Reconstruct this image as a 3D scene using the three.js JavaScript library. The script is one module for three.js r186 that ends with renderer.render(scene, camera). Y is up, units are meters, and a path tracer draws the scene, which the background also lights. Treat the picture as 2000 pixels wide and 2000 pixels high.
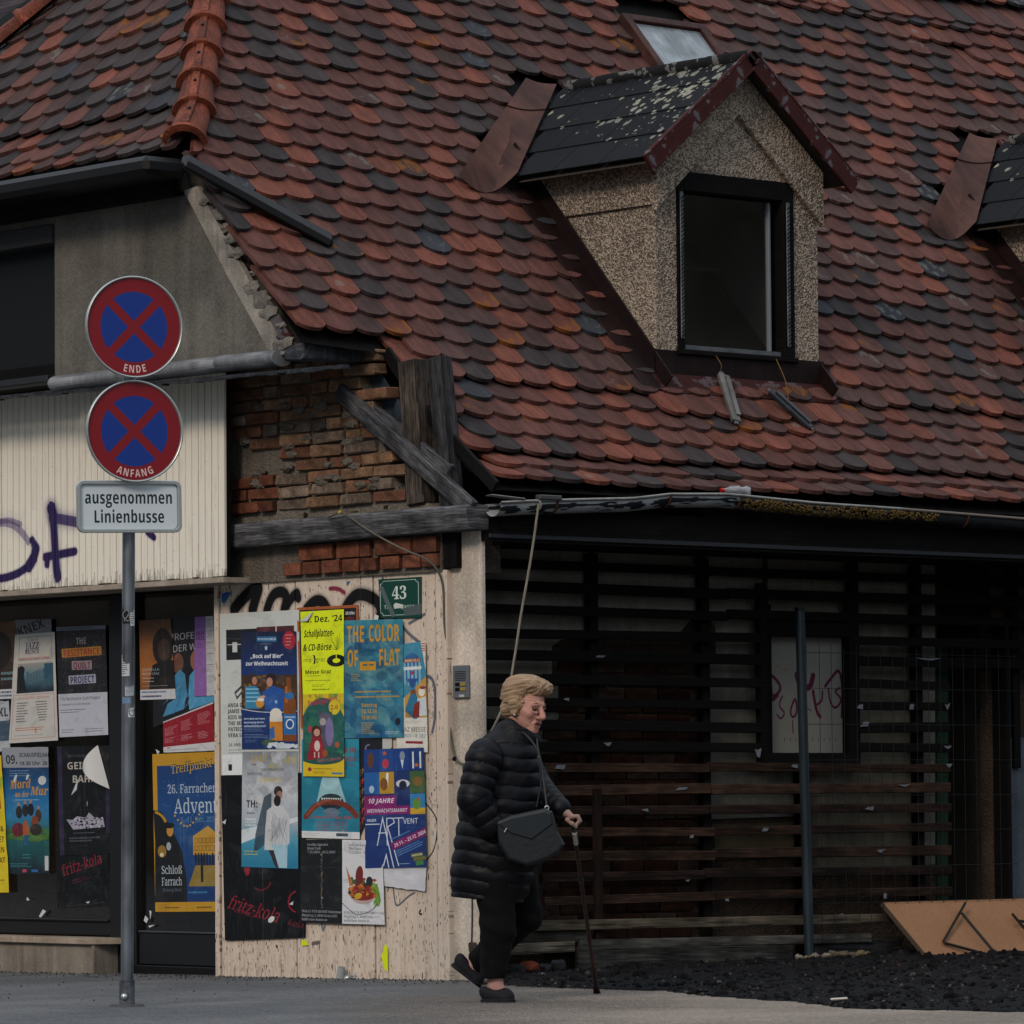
import * as THREE from 'three';
import { ConvexGeometry } from 'three/addons/geometries/ConvexGeometry.js';
import { MarchingCubes } from 'three/addons/objects/MarchingCubes.js';
import { mergeGeometries, mergeVertices } from 'three/addons/utils/BufferGeometryUtils.js';

// ---------------------------------------------------------------- camera, sky, sun, exposure
const scene = new THREE.Scene();
const PHI = 41.3 * Math.PI / 180, FOC = 9400, TILT = Math.atan(566 / FOC), ROLL = 0.008;
const EYE = new THREE.Vector3(-16.645, 0.94, 19.229);      // origin = foot of the house corner, +x along the porch side, -z along the shop side
const F0 = new THREE.Vector3(Math.sin(PHI), 0, -Math.cos(PHI)), RT = new THREE.Vector3(Math.cos(PHI), 0, Math.sin(PHI)), UP = new THREE.Vector3(0, 1, 0);
const FW = F0.clone().multiplyScalar(Math.cos(TILT)).addScaledVector(UP, Math.sin(TILT));
const UU = UP.clone().multiplyScalar(Math.cos(TILT)).addScaledVector(F0, -Math.sin(TILT));
const CR = RT.clone().multiplyScalar(Math.cos(ROLL)).addScaledVector(UU, -Math.sin(ROLL));
const CU = RT.clone().multiplyScalar(Math.sin(ROLL)).addScaledVector(UU, Math.cos(ROLL));
const camera = new THREE.PerspectiveCamera(2 * Math.atan(1000 / FOC) * 180 / Math.PI, 1, 0.5, 900);
camera.position.copy(EYE);
camera.quaternion.setFromRotationMatrix(new THREE.Matrix4().makeBasis(CR, CU, FW.clone().negate()));

{ // overcast sky: bright zenith, dimmer horizon, slightly cool
  const W = 64, H = 32, d = new Float32Array(W * H * 4);
  for (let j = 0; j < H; j++) for (let i = 0; i < W; i++) {
    const el = ((j + 0.5) / H - 0.5) * Math.PI, s = Math.max(0, Math.sin(el));
    const L = el < 0 ? 0.1 : 0.3 + 0.9 * s, k = (j * W + i) * 4;
    d[k] = L * 0.9; d[k + 1] = L; d[k + 2] = L * 1.12; d[k + 3] = 1;
  }
  const sky = new THREE.DataTexture(d, W, H, THREE.RGBAFormat, THREE.FloatType);
  sky.mapping = THREE.EquirectangularReflectionMapping; sky.magFilter = THREE.LinearFilter; sky.needsUpdate = true;
  scene.background = sky; scene.environment = sky;
}
const sun = new THREE.DirectionalLight(0xffe9d4, 1.45);
sun.position.set(-17, 14.5, 7.5); sun.target.position.set(1.5, 1.5, 0);
sun.castShadow = true; sun.shadow.radius = 26; sun.shadow.mapSize.set(2048, 2048);
Object.assign(sun.shadow.camera, { left: -14, right: 14, top: 14, bottom: -14, near: 1, far: 70 });
scene.add(sun, sun.target);
const renderer = new THREE.WebGLRenderer({ antialias: true });
renderer.toneMapping = THREE.LinearToneMapping;
renderer.toneMappingExposure = 1.0;
renderer.shadowMap.enabled = true;

// ---------------------------------------------------------------- helpers
const rnd = (() => { let a = 90210; return () => { a |= 0; a = a + 0x6D2B79F5 | 0; let t = Math.imul(a ^ a >>> 15, 1 | a); t = t + Math.imul(t ^ t >>> 7, 61 | t) ^ t; return ((t ^ t >>> 14) >>> 0) / 4294967296; }; })();
const rr = (a, b) => a + (b - a) * rnd(), V = (x, y, z) => new THREE.Vector3(x, y, z), pick = (a) => a[Math.floor(rnd() * a.length)];
const lerp = (a, b, t) => a + (b - a) * t, clamp = (x, a = 0, b = 1) => Math.min(b, Math.max(a, x)), sstep = (a, b, x) => { const t = clamp((x - a) / (b - a)); return t * t * (3 - 2 * t); };
const hash = (x, y) => { let h = Math.imul(x | 0, 374761393) + Math.imul(y | 0, 668265263) | 0; h = Math.imul(h ^ h >>> 13, 1274126177); return ((h ^ h >>> 16) >>> 0) / 4294967296; };
function vn(x, y, p, p2 = p) { // value noise, periodic in p (and p2) cells
  const X = Math.floor(x), Y = Math.floor(y), u = x - X, v = y - Y, a = u * u * (3 - 2 * u), b = v * v * (3 - 2 * v), m = (q) => ((q % p) + p) % p, n = (q) => ((q % p2) + p2) % p2;
  return lerp(lerp(hash(m(X), n(Y)), hash(m(X + 1), n(Y)), a), lerp(hash(m(X), n(Y + 1)), hash(m(X + 1), n(Y + 1)), a), b);
}
function fbm(x, y, p, o = 4, p2 = p) { let s = 0, a = 0.5, n = 0; for (let i = 0; i < o; i++) { s += a * vn(x + i * 17, y + i * 31, p, p2); n += a; x *= 2; y *= 2; p *= 2; p2 *= 2; a *= 0.5; } return s / n; }
// a pixel of the photograph gives a direction; the plane of the thing it lies on gives its distance
function ray(px, py) { const a = (px - 1000) / FOC, b = -(py - 1000) / FOC; return FW.clone().addScaledVector(CR, a).addScaledVector(CU, b); }
function onPlane(px, py, n, k) { const d = ray(px, py); return EYE.clone().addScaledVector(d, (k - n.dot(EYE)) / n.dot(d)); }
const onX = (px, py, k = 0) => onPlane(px, py, V(1, 0, 0), k), onY = (px, py, k = 0) => onPlane(px, py, V(0, 1, 0), k), onZ = (px, py, k = 0) => onPlane(px, py, V(0, 0, 1), k);
function cnv(w, h, draw) { const c = document.createElement('canvas'); c.width = w; c.height = h; const g = c.getContext('2d'); draw(g, w, h); return c; }
function ctex(w, h, draw, srgb = true) { const t = new THREE.CanvasTexture(cnv(w, h, draw)); if (srgb) t.colorSpace = THREE.SRGBColorSpace; t.wrapS = t.wrapT = THREE.RepeatWrapping; t.anisotropy = 8; return t; }
function dtex(n, fn, srgb = true, m = n) { // fn(u, v) -> [r, g, b] 0..255
  const d = new Uint8Array(n * m * 4);
  for (let j = 0; j < m; j++) for (let i = 0; i < n; i++) { const c = fn(i / n, j / m), k = (j * n + i) * 4; d[k] = clamp(c[0], 0, 255); d[k + 1] = clamp(c[1], 0, 255); d[k + 2] = clamp(c[2], 0, 255); d[k + 3] = 255; }
  const t = new THREE.DataTexture(d, n, m, THREE.RGBAFormat); if (srgb) t.colorSpace = THREE.SRGBColorSpace; t.wrapS = t.wrapT = THREE.RepeatWrapping; t.magFilter = THREE.LinearFilter; t.minFilter = THREE.LinearMipmapLinearFilter; t.generateMipmaps = true; t.needsUpdate = true; return t;
}
function curve(g, q) { g.beginPath(); g.moveTo(...q[0]); for (let i = 1; i + 1 < q.length; i++) g.quadraticCurveTo(q[i][0], q[i][1], (q[i][0] + q[i + 1][0]) / 2, (q[i][1] + q[i + 1][1]) / 2); g.lineTo(...q[q.length - 1]); g.stroke(); }
const M = (o) => new THREE.MeshPhysicalMaterial({ roughness: 0.9, specularIntensity: (o.roughness ?? 0.9) > 0.55 ? 0.35 : 0.8, ...o });
const mix3 = (a, b, t) => [lerp(a[0], b[0], t), lerp(a[1], b[1], t), lerp(a[2], b[2], t)];
// uv in metres: project every triangle along its main axis
function muv(g, scale = 1, off = 0) {
  if (g.index) g = g.toNonIndexed();
  const p = g.attributes.position, n = p.count, uv = new Float32Array(n * 2), a = V(), b = V(), c = V(), N = V();
  for (let i = 0; i < n; i += 3) {
    a.fromBufferAttribute(p, i); b.fromBufferAttribute(p, i + 1); c.fromBufferAttribute(p, i + 2);
    N.subVectors(b, a).cross(V().subVectors(c, a)); const x = Math.abs(N.x), y = Math.abs(N.y), z = Math.abs(N.z);
    for (let k = 0; k < 3; k++) { const q = [a, b, c][k]; let s, t; if (x >= y && x >= z) { s = q.z; t = q.y; } else if (y >= z) { s = q.x; t = q.z; } else { s = q.x; t = q.y; } uv[(i + k) * 2] = s / scale + off; uv[(i + k) * 2 + 1] = t / scale + off * 1.7; }
  }
  g.setAttribute('uv', new THREE.BufferAttribute(uv, 2)); return g;
}
function mesh(name, g, m, parent) { if (!g.attributes.normal) g.computeVertexNormals(); const o = new THREE.Mesh(g, m); o.name = name; o.castShadow = o.receiveShadow = true; parent.add(o); return o; }
const grp = (name, parent) => { const o = new THREE.Group(); o.name = name; parent.add(o); return o; };
const taken = {};
function numbered(n) { const k = taken[n] = (taken[n] ?? -1) + 1; return k ? n + '_' + String(k).padStart(3, '0') : n; }
function tag(o, label, category, group, kind) { if (kind !== 'structure') Object.assign(o.userData, { label, category }); if (group) o.userData.group = group; if (kind) o.userData.kind = kind; return o; }
const thing = (name, label, category, group) => tag(grp(numbered(name), scene), label, category, group);
const one = (name, g, m, label, category, group) => tag(mesh(numbered(name), g, m, scene), label, category, group);
function settle(o) { // move the origin of a thing to its base
  o.updateMatrixWorld(true); const b = new THREE.Box3().setFromObject(o), c = V((b.min.x + b.max.x) / 2, b.min.y, (b.min.z + b.max.z) / 2);
  if (o.isMesh) { o.geometry.translate(-c.x, -c.y, -c.z); o.position.copy(c); } else { for (const k of o.children) k.position.sub(c); o.position.copy(c); }
}
function cham(w, h, d, c = 0.004, j = 0) { // box with chamfered edges, 44 triangles; j = unevenness
  const P = [], X = w / 2, Y = h / 2, Z = d / 2;
  for (const sx of [-1, 1]) for (const sy of [-1, 1]) for (const sz of [-1, 1]) for (const k of [0, 1, 2]) {
    P.push(V(sx * (X - (k === 0 ? 0 : c)) + rr(-j, j), sy * (Y - (k === 1 ? 0 : c)) + rr(-j, j), sz * (Z - (k === 2 ? 0 : c)) + rr(-j, j)));
  }
  return new ConvexGeometry(P);
}
const bx = (x0, x1, y0, y1, z0, z1) => new THREE.BoxGeometry(Math.abs(x1 - x0), Math.abs(y1 - y0), Math.abs(z1 - z0)).translate((x0 + x1) / 2, (y0 + y1) / 2, (z0 + z1) / 2);
const cbx = (x0, x1, y0, y1, z0, z1, c = 0.004, j = 0) => cham(Math.abs(x1 - x0), Math.abs(y1 - y0), Math.abs(z1 - z0), c, j).translate((x0 + x1) / 2, (y0 + y1) / 2, (z0 + z1) / 2);
function basisFrom(along, upHint) { const x = along.clone().normalize(), z = V().crossVectors(x, upHint).normalize(), y = V().crossVectors(z, x); return new THREE.Matrix4().makeBasis(x, y, z); }
function barG(p, q, h, d, upHint = UP, c = 0.004, j = 0, uvs = 1) { // a beam from p to q, h along the hint, d across
  const L = p.distanceTo(q), g = muv(cham(L, h, d, c, j), uvs, rnd() * 5); g.computeVertexNormals();
  g.applyMatrix4(basisFrom(q.clone().sub(p), upHint)); const m = p.clone().add(q).multiplyScalar(0.5); g.translate(m.x, m.y, m.z); return g;
}
const tube = (pts, r, seg = 40, rs = 7) => new THREE.TubeGeometry(new THREE.CatmullRomCurve3(pts), seg, r, rs);
function extr(pts, depth, o = {}) { const s = new THREE.Shape(pts.map(([x, y]) => new THREE.Vector2(x, y))); for (const h of o.holes ?? []) s.holes.push(new THREE.Path(h.map(([x, y]) => new THREE.Vector2(x, y)))); return new THREE.ExtrudeGeometry(s, { depth, bevelEnabled: !!o.bevel, bevelSize: o.bevel ?? 0, bevelThickness: o.bevel ?? 0, bevelSegments: o.bs ?? 1, curveSegments: o.cs ?? 8 }); }
// extrude in the (z, y) plane towards -x: pts are [z, y]; front face at x0, back at x1
function extrX(pts, x0, x1, o) { const g = extr(pts.map(([z, y]) => [-z, y]), x1 - x0, o); g.rotateY(Math.PI / 2); g.translate(x0, 0, 0); return g; }
const gy = (z) => z < 0 ? 0.0105 * Math.max(z, -5) : 0; // the pavement falls a little along the shop
// ---------------------------------------------------------------- materials
const grainT = (n, fn, bump) => ({ map: dtex(n, fn), ...(bump ? {} : {}) });
const T = {};
T.noise = dtex(256, (u, v) => { const a = fbm(u * 16, v * 16, 16, 4) * 255; return [a, a, a]; }, false);
T.grit = dtex(512, (u, v) => { const a = (0.45 * vn(u * 170, v * 170, 170) + 0.35 * vn(u * 80, v * 80, 80) + 0.2 * fbm(u * 8, v * 8, 8, 3)) * 255; return [a, a, a]; }, false);
T.asphalt = dtex(1024, (u, v) => {
  const g = vn(u * 340, v * 340, 340), g2 = vn(u * 170 + 9, v * 170, 170), l = fbm(u * 6, v * 6, 6, 4), s = vn(u * 260, v * 260 + 5, 260);
  let c = mix3([62, 65, 69], [122, 121, 120], 0.55 * g + 0.4 * g2 + 0.5 * (l - 0.5));
  if (s > 0.9) c = mix3(c, [40, 40, 42], 0.7); else if (s < 0.06) c = mix3(c, [170, 164, 154], 0.6);
  return c;
});
T.litGround = dtex(1024, (u, v) => { // asphalt with warm light painted into its colour
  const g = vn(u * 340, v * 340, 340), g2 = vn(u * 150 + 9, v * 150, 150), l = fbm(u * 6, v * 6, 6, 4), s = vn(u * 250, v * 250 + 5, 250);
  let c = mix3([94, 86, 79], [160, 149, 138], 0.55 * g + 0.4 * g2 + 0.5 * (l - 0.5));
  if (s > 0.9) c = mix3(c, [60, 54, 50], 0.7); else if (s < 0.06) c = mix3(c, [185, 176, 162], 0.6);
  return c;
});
T.wood = dtex(512, (u, v) => { // grain along u
  const w = fbm(u * 4, v * 60, 4, 3, 60), k = vn(u * 12, v * 160, 12, 160), l = fbm(u * 5, v * 5, 5, 4), cr = vn(u * 3, v * 90, 3, 90);
  let a = 0.58 + 0.4 * (w - 0.5) + 0.24 * (k - 0.5) + 0.5 * (l - 0.5); if (cr > 0.86) a *= 0.6;
  const q = 255 * clamp(a, 0.08, 1); return [q, q * 0.985, q * 0.97];
});
T.plaster = dtex(512, (u, v) => {
  const g = vn(u * 200, v * 200, 200), l = fbm(u * 5, v * 5, 5, 5), st = fbm(u * 24, v * 2, 24, 3, 2);
  const a = 0.78 + 0.16 * (g - 0.5) + 0.3 * (l - 0.5) + 0.16 * (st - 0.5), q = a * 255; return [q, q * 0.985, q * 0.96];
});
T.rough = dtex(512, (u, v) => { // pebble-dash, dark pits between the grains
  const g = vn(u * 190, v * 190, 190), g2 = vn(u * 90 + 3, v * 90, 90), l = fbm(u * 4, v * 4, 4, 4);
  const a = 0.62 * g + 0.38 * g2, d = sstep(0.22, 0.6, a + 0.25 * (l - 0.5));
  return mix3([84, 76, 69], mix3([150, 135, 119], [170, 156, 139], g2), d);
});
T.roughB = dtex(512, (u, v) => { const a = sstep(0.25, 0.8, 0.62 * vn(u * 190, v * 190, 190) + 0.38 * vn(u * 90 + 3, v * 90, 90)) * 255; return [a, a, a]; }, false);
T.brick = dtex(256, (u, v) => { const g = vn(u * 90, v * 90, 90), l = fbm(u * 6, v * 6, 6, 4), a = (0.75 + 0.3 * (g - 0.5) + 0.55 * (l - 0.5)) * 255; return [a, a * 0.98, a * 0.96]; });
T.metal = dtex(256, (u, v) => { const l = fbm(u * 5, v * 5, 5, 5), s = fbm(u * 30, v * 3, 30, 3, 3), a = (0.72 + 0.5 * (l - 0.5) + 0.22 * (s - 0.5)) * 255; return [a, a, a * 1.01]; });
T.peel = dtex(256, (u, v) => { const l = fbm(u * 7, v * 7, 7, 5), s = fbm(u * 20 + 4, v * 6, 20, 3, 6); return l + 0.25 * s > 0.7 ? mix3([108, 106, 112], [140, 136, 140], s) : mix3([78, 36, 36], [100, 50, 48], l); });
T.fabric = dtex(128, (u, v) => { const a = (0.75 + 0.4 * (vn(u * 60, v * 60, 60) - 0.5)) * 255; return [a, a, a]; });
const mt = {
  asphalt: M({ map: T.asphalt, bumpMap: T.grit, bumpScale: 0.004, roughness: 0.95 }),
  litGround: M({ map: T.litGround, bumpMap: T.grit, bumpScale: 0.004, roughness: 0.97 }),
  soil: M({ map: T.grit, color: 0x17171b, bumpMap: T.grit, bumpScale: 0.02, roughness: 1 }),
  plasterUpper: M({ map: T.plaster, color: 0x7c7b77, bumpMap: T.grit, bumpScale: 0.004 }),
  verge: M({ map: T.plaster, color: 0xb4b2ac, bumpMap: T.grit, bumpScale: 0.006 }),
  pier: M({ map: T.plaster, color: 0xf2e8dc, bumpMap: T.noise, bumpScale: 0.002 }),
  mortar: M({ map: T.plaster, color: 0x8b857c, bumpMap: T.grit, bumpScale: 0.012 }),
  plasterPanel: M({ map: T.plaster, color: 0x94948c, bumpMap: T.noise, bumpScale: 0.002 }),
  rough: M({ map: T.rough, bumpMap: T.roughB, bumpScale: 0.008 }),
  woodGrey: M({ map: T.wood, color: 0x8a8d94, bumpMap: T.wood, bumpScale: 0.003 }),
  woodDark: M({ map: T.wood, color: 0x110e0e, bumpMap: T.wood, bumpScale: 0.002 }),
  woodTar: M({ map: T.wood, color: 0x1d1a1a, bumpMap: T.wood, bumpScale: 0.002, roughness: 0.8 }),
  woodBrown: M({ map: T.wood, color: 0x6b4a38, bumpMap: T.wood, bumpScale: 0.002 }),
  woodOld: M({ map: T.wood, color: 0x55503f, bumpMap: T.wood, bumpScale: 0.003 }),
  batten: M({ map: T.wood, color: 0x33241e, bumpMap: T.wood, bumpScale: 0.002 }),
  black: M({ color: 0x0b0b0d, roughness: 0.9 }),
  darkMetal: M({ map: T.metal, color: 0x121215, roughness: 0.5, metalness: 0.3 }),
  zinc: M({ map: T.metal, color: 0x8d959c, roughness: 0.45, metalness: 0.7 }),
  zincDull: M({ map: T.metal, color: 0x8d9196, roughness: 0.6, metalness: 0.1 }),
  galv: M({ map: T.metal, color: 0xa3adb4, roughness: 0.42, metalness: 0.75 }),
  alu: M({ color: 0xc4c8c8, roughness: 0.35, metalness: 0.8 }),
  flash: M({ map: T.metal, color: 0x6a463c, roughness: 0.7, metalness: 0.1 }),
  flashDark: M({ map: T.metal, color: 0x2c1918, roughness: 0.65, metalness: 0.1 }),
  peel: M({ map: T.peel, color: 0xb4b0b0, roughness: 0.75 }),
  terra: M({ map: T.brick, color: 0x8e4c38, roughness: 0.7, bumpMap: T.noise, bumpScale: 0.002 }),
  whiteRail: M({ map: T.plaster, color: 0xb5aba0 }),
  glass: new THREE.MeshPhysicalMaterial({ color: 0xffffff, transmission: 1, thickness: 0, roughness: 0.03, ior: 1.5 }),
  lead: M({ map: T.metal, color: 0x5c6068, roughness: 0.55, metalness: 0.3, bumpMap: T.noise, bumpScale: 0.01 }),
};
const M2 = (m, o) => { const c = m.clone(); Object.assign(c, { ...o, color: o.color !== undefined ? new THREE.Color(o.color) : c.color }); return c; };

// clay tiles: 128 weathered faces on one sheet
const ATC = 16, ATR = 8;
const tileKinds = [];
for (let i = 0; i < ATC * ATR; i++) {
  const r = hash(i, 77); let c;
  if (r < 0.36) c = mix3([122, 74, 66], [140, 88, 78], hash(i, 3)); else if (r < 0.62) c = mix3([98, 70, 66], [114, 82, 76], hash(i, 4));
  else if (r < 0.79) c = mix3([152, 84, 68], [168, 96, 76], hash(i, 5)); else if (r < 0.94) c = mix3([68, 62, 64], [86, 76, 76], hash(i, 6)); else c = mix3([60, 64, 72], [72, 76, 84], hash(i, 7));
  tileKinds.push({ c, lich: hash(i, 8) < 0.15 ? 1 : 0, rust: hash(i, 9) < 0.06 ? 1 : 0, algae: hash(i, 10), moss: r > 0.79 });
}
T.tiles = dtex(1024, (u, v) => {
  const ci = Math.min(ATC - 1, Math.floor(u * ATC)), ri = Math.min(ATR - 1, Math.floor(v * ATR)), id = ri * ATC + ci, k = tileKinds[id], x = u * ATC - ci, y = v * ATR - ri;
  const st = fbm(x * 9 + id * 3.1, y * 1.6 + id, 999, 3), gr = vn(x * 60 + id * 7, y * 90, 999), pa = fbm(x * 3 + id * 5, y * 4.5 + id, 999, 4), sp = vn(x * 22 + id, y * 33 + id * 2, 999);
  let c = mix3(k.c, [86, 78, 78], 0.14).map((q) => q * 0.71 * (0.82 + 0.34 * st + 0.14 * (gr - 0.5)));
  c = c.map((q) => q * (1.12 - 0.3 * pa * (0.5 + k.algae)));                        // uneven firing of the clay
  if (sp > 0.9) c = mix3(c, [38, 31, 30], 0.5);
  if (k.lich) { const l = fbm(x * 5 + id * 2, y * 8, 999, 4); if (l > 0.6) c = mix3(c, [104, 106, 100], sstep(0.6, 0.7, l) * 0.6); }
  if (k.rust) { const l = fbm(x * 3 + id * 9, y * 4, 999, 4); if (l > 0.5) c = mix3(c, [116, 70, 30], sstep(0.5, 0.62, l) * 0.8); }
  return c;
}, true, 1024);
mt.tile = M({ map: T.tiles, roughness: 0.85, bumpMap: T.grit, bumpScale: 0.002 });
// ---------------------------------------------------------------- ground
{
  const xs = [], zs = [];
  for (let i = 0; i <= 40; i++) { const t = i / 40 * 2 - 1; xs.push(Math.sign(t) * Math.pow(Math.abs(t), 3) * 260); zs.push(Math.sign(t) * Math.pow(Math.abs(t), 3) * 260); }
  const P = [], UV = [], I = [];
  for (const z of zs) for (const x of xs) { P.push(x, gy(z), z); UV.push(x / 2.2, z / 2.2); }
  for (let j = 0; j < 40; j++) for (let i = 0; i < 40; i++) { const a = j * 41 + i; I.push(a, a + 41, a + 1, a + 1, a + 41, a + 42); }
  const g = new THREE.BufferGeometry(); g.setAttribute('position', new THREE.Float32BufferAttribute(P, 3)); g.setAttribute('uv', new THREE.Float32BufferAttribute(UV, 2)); g.setIndex(I); g.computeVertexNormals();
  tag(mesh('pavement', g, mt.asphalt, scene), '', '', null, 'structure');
}
// warm-lit ground painted as beige grain over the asphalt, thinning out towards the shop side
const edgePx = [[1010, 1926], [1120, 1931], [1296, 1936], [1361, 1945], [1550, 1958], [1650, 1970], [1830, 1974], [2000, 1978], [2250, 1984], [2900, 2003]];
const edgeW = edgePx.map(([a, b]) => onY(a, b, 0.004));
{
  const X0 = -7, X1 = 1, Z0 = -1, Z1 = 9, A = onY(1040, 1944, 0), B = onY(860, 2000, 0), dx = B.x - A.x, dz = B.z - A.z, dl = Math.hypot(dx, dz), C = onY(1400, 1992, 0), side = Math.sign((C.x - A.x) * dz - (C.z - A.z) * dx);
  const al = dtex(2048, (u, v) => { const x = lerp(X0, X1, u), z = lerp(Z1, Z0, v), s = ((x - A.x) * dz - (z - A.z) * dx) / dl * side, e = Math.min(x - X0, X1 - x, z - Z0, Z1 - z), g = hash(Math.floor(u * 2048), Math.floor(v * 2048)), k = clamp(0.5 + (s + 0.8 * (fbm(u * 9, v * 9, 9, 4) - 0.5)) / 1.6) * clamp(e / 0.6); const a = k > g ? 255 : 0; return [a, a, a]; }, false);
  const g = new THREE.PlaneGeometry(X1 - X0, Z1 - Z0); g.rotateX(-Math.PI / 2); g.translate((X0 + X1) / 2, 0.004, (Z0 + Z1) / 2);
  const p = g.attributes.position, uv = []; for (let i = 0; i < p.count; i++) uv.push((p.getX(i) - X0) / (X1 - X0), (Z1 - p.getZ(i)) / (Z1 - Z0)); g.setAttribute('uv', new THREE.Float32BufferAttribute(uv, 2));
  const mp = T.litGround.clone(); mp.repeat.set((X1 - X0) / 2.2, (Z1 - Z0) / 2.2); mp.needsUpdate = true;
  tag(mesh('painted_lit_ground', g, M({ map: mp, alphaMap: al, transparent: true, roughness: 0.97 }), scene), '', '', null, 'structure');
}
{ // loose grit gathered along the wall foot
  const gs = []; for (let i = 0; i < 700; i++) { const z = rr(-4.6, 0.6), x = -0.01 - Math.pow(rnd(), 2.2) * 0.5 - (rnd() < 0.15 ? rr(0, 3) : 0), s = rr(0.003, 0.008), g = new THREE.TetrahedronGeometry(s, 0); g.rotateX(rr(0, 3)); g.rotateY(rr(0, 3)); g.translate(x, gy(z) + s * 0.4, z); gs.push(g); }
  const o = mesh('pavement_grit', mergeGeometries(gs), M({ color: 0x3a3835, roughness: 1 }), scene); tag(o, 'fine dark grit lying along the foot of the shop wall', 'grit', null, 'stuff');
}
// mound of dark soil and broken asphalt along the porch wall
const ZW = -0.42;                                         // front plane of the batten wall
const edgeZ = (x) => { // z of the mound's outer edge
  for (let i = 0; i + 1 < edgeW.length; i++) { const a = edgeW[i], b = edgeW[i + 1]; const fa = a.x - 0.0, fb = b.x; if ((x >= fa && x <= fb) || (x <= fa && x >= fb)) return lerp(a.z, b.z, (x - fa) / ((fb - fa) || 1)); } return null;
};
function moundH(x, z) { // signed: distance from the edge polyline (towards the wall), then height
  let best = 1e9, sgn = 1;
  for (let i = 0; i + 1 < edgeW.length; i++) {
    const a = edgeW[i], b = edgeW[i + 1], ex = b.x - a.x, ez = b.z - a.z, t = clamp(((x - a.x) * ex + (z - a.z) * ez) / (ex * ex + ez * ez)), dx = x - a.x - t * ex, dz = z - a.z - t * ez, d = Math.hypot(dx, dz);
    if (d < best) { best = d; sgn = (ex * dz - ez * dx) < 0 ? 1 : -1; }
  }
  if (z < 0.36 && x < 0.06 - 0.4 * z) return -0.02;
  const s = best * sgn, along = sstep(0.2, 3.2, x - z * 0.2);
  return s < 0 ? -0.02 : (0.012 + (0.015 + 0.02 * along) * sstep(0, 1.1, s)) + 0.02 * (fbm(x * 2.3, z * 2.3, 999, 4) - 0.5) * Math.min(1, s * 5) + 0.02 * (vn(x * 9, z * 9, 999) - 0.5) * Math.min(1, s * 6);
}
{
  const P = [], I = [], N = 150, K = 130, x0 = -1.6, x1 = 9.5, z0 = -0.6, z1 = 7.5;
  for (let j = 0; j <= K; j++) for (let i = 0; i <= N; i++) { const x = lerp(x0, x1, i / N), z = lerp(z0, z1, j / K); P.push(x, moundH(x, z) - 0.001, z); }
  for (let j = 0; j < K; j++) for (let i = 0; i < N; i++) { const a = j * (N + 1) + i; if (Math.max(P[a * 3 + 1], P[(a + N + 2) * 3 + 1]) > -0.01) I.push(a, a + N + 1, a + 1, a + 1, a + N + 1, a + N + 2); }
  const g = new THREE.BufferGeometry(); g.setAttribute('position', new THREE.Float32BufferAttribute(P, 3)); g.setIndex(I);
  const q = muv(g, 1.3); q.computeVertexNormals();
  tag(mesh('soil_bank', mergeVertices(q), mt.soil, scene), '', '', null, 'structure');
  // broken asphalt and stones
  const base = new THREE.IcosahedronGeometry(1, 1); const bp = base.attributes.position; for (let i = 0; i < bp.count; i++) { const k = 0.78 + 0.44 * hash(Math.round(bp.getX(i) * 99), Math.round(bp.getY(i) * 99 + bp.getZ(i) * 57)); bp.setXYZ(i, bp.getX(i) * k, bp.getY(i) * k * 0.75, bp.getZ(i) * k); } base.computeVertexNormals();
  const im = new THREE.InstancedMesh(base, M({ map: T.grit, color: 0xffffff, roughness: 1 }), 9000), d = new THREE.Object3D(); let n = 0;
  while (n < 9000) {
    const x = rr(-1.6, 6.5), z = rr(-0.4, 5.6), h = moundH(x, z); if (h < 0.0) continue;
    const s = 0.004 + 0.014 * Math.pow(rnd(), 2.6) + (rnd() < 0.015 ? 0.022 : 0); d.position.set(x, h + s * 0.1 - 0.001, z); d.rotation.set(rr(0, 6), rr(0, 6), rr(0, 6)); d.scale.set(s * rr(0.8, 1.5), s, s * rr(0.8, 1.4)); d.updateMatrix(); im.setMatrixAt(n, d.matrix);
    const k = s > 0.012 ? rnd() * 0.85 : rnd(); im.setColorAt(n, new THREE.Color().setHex(k < 0.84 ? pick([0x15161a, 0x1e1f23, 0x101114, 0x28282b]) : k < 0.94 ? pick([0x4b4743, 0x5a554e]) : pick([0x4c3228, 0x6d665c]))); n++;
  }
  im.name = 'rubble'; im.castShadow = im.receiveShadow = true; scene.add(im); tag(im, 'dark broken asphalt and stones strewn before the batten wall', 'rubble', null, 'stuff');
}
// ---------------------------------------------------------------- the corner house
const house = thing('corner_house', 'run-down corner house with red clay tile roof, dormers and a shop front covered in posters', 'house');
const zL = (px, py, k = 0) => onX(px, py, k).z, yL = (px, py, k = 0) => onX(px, py, k).y;

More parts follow.
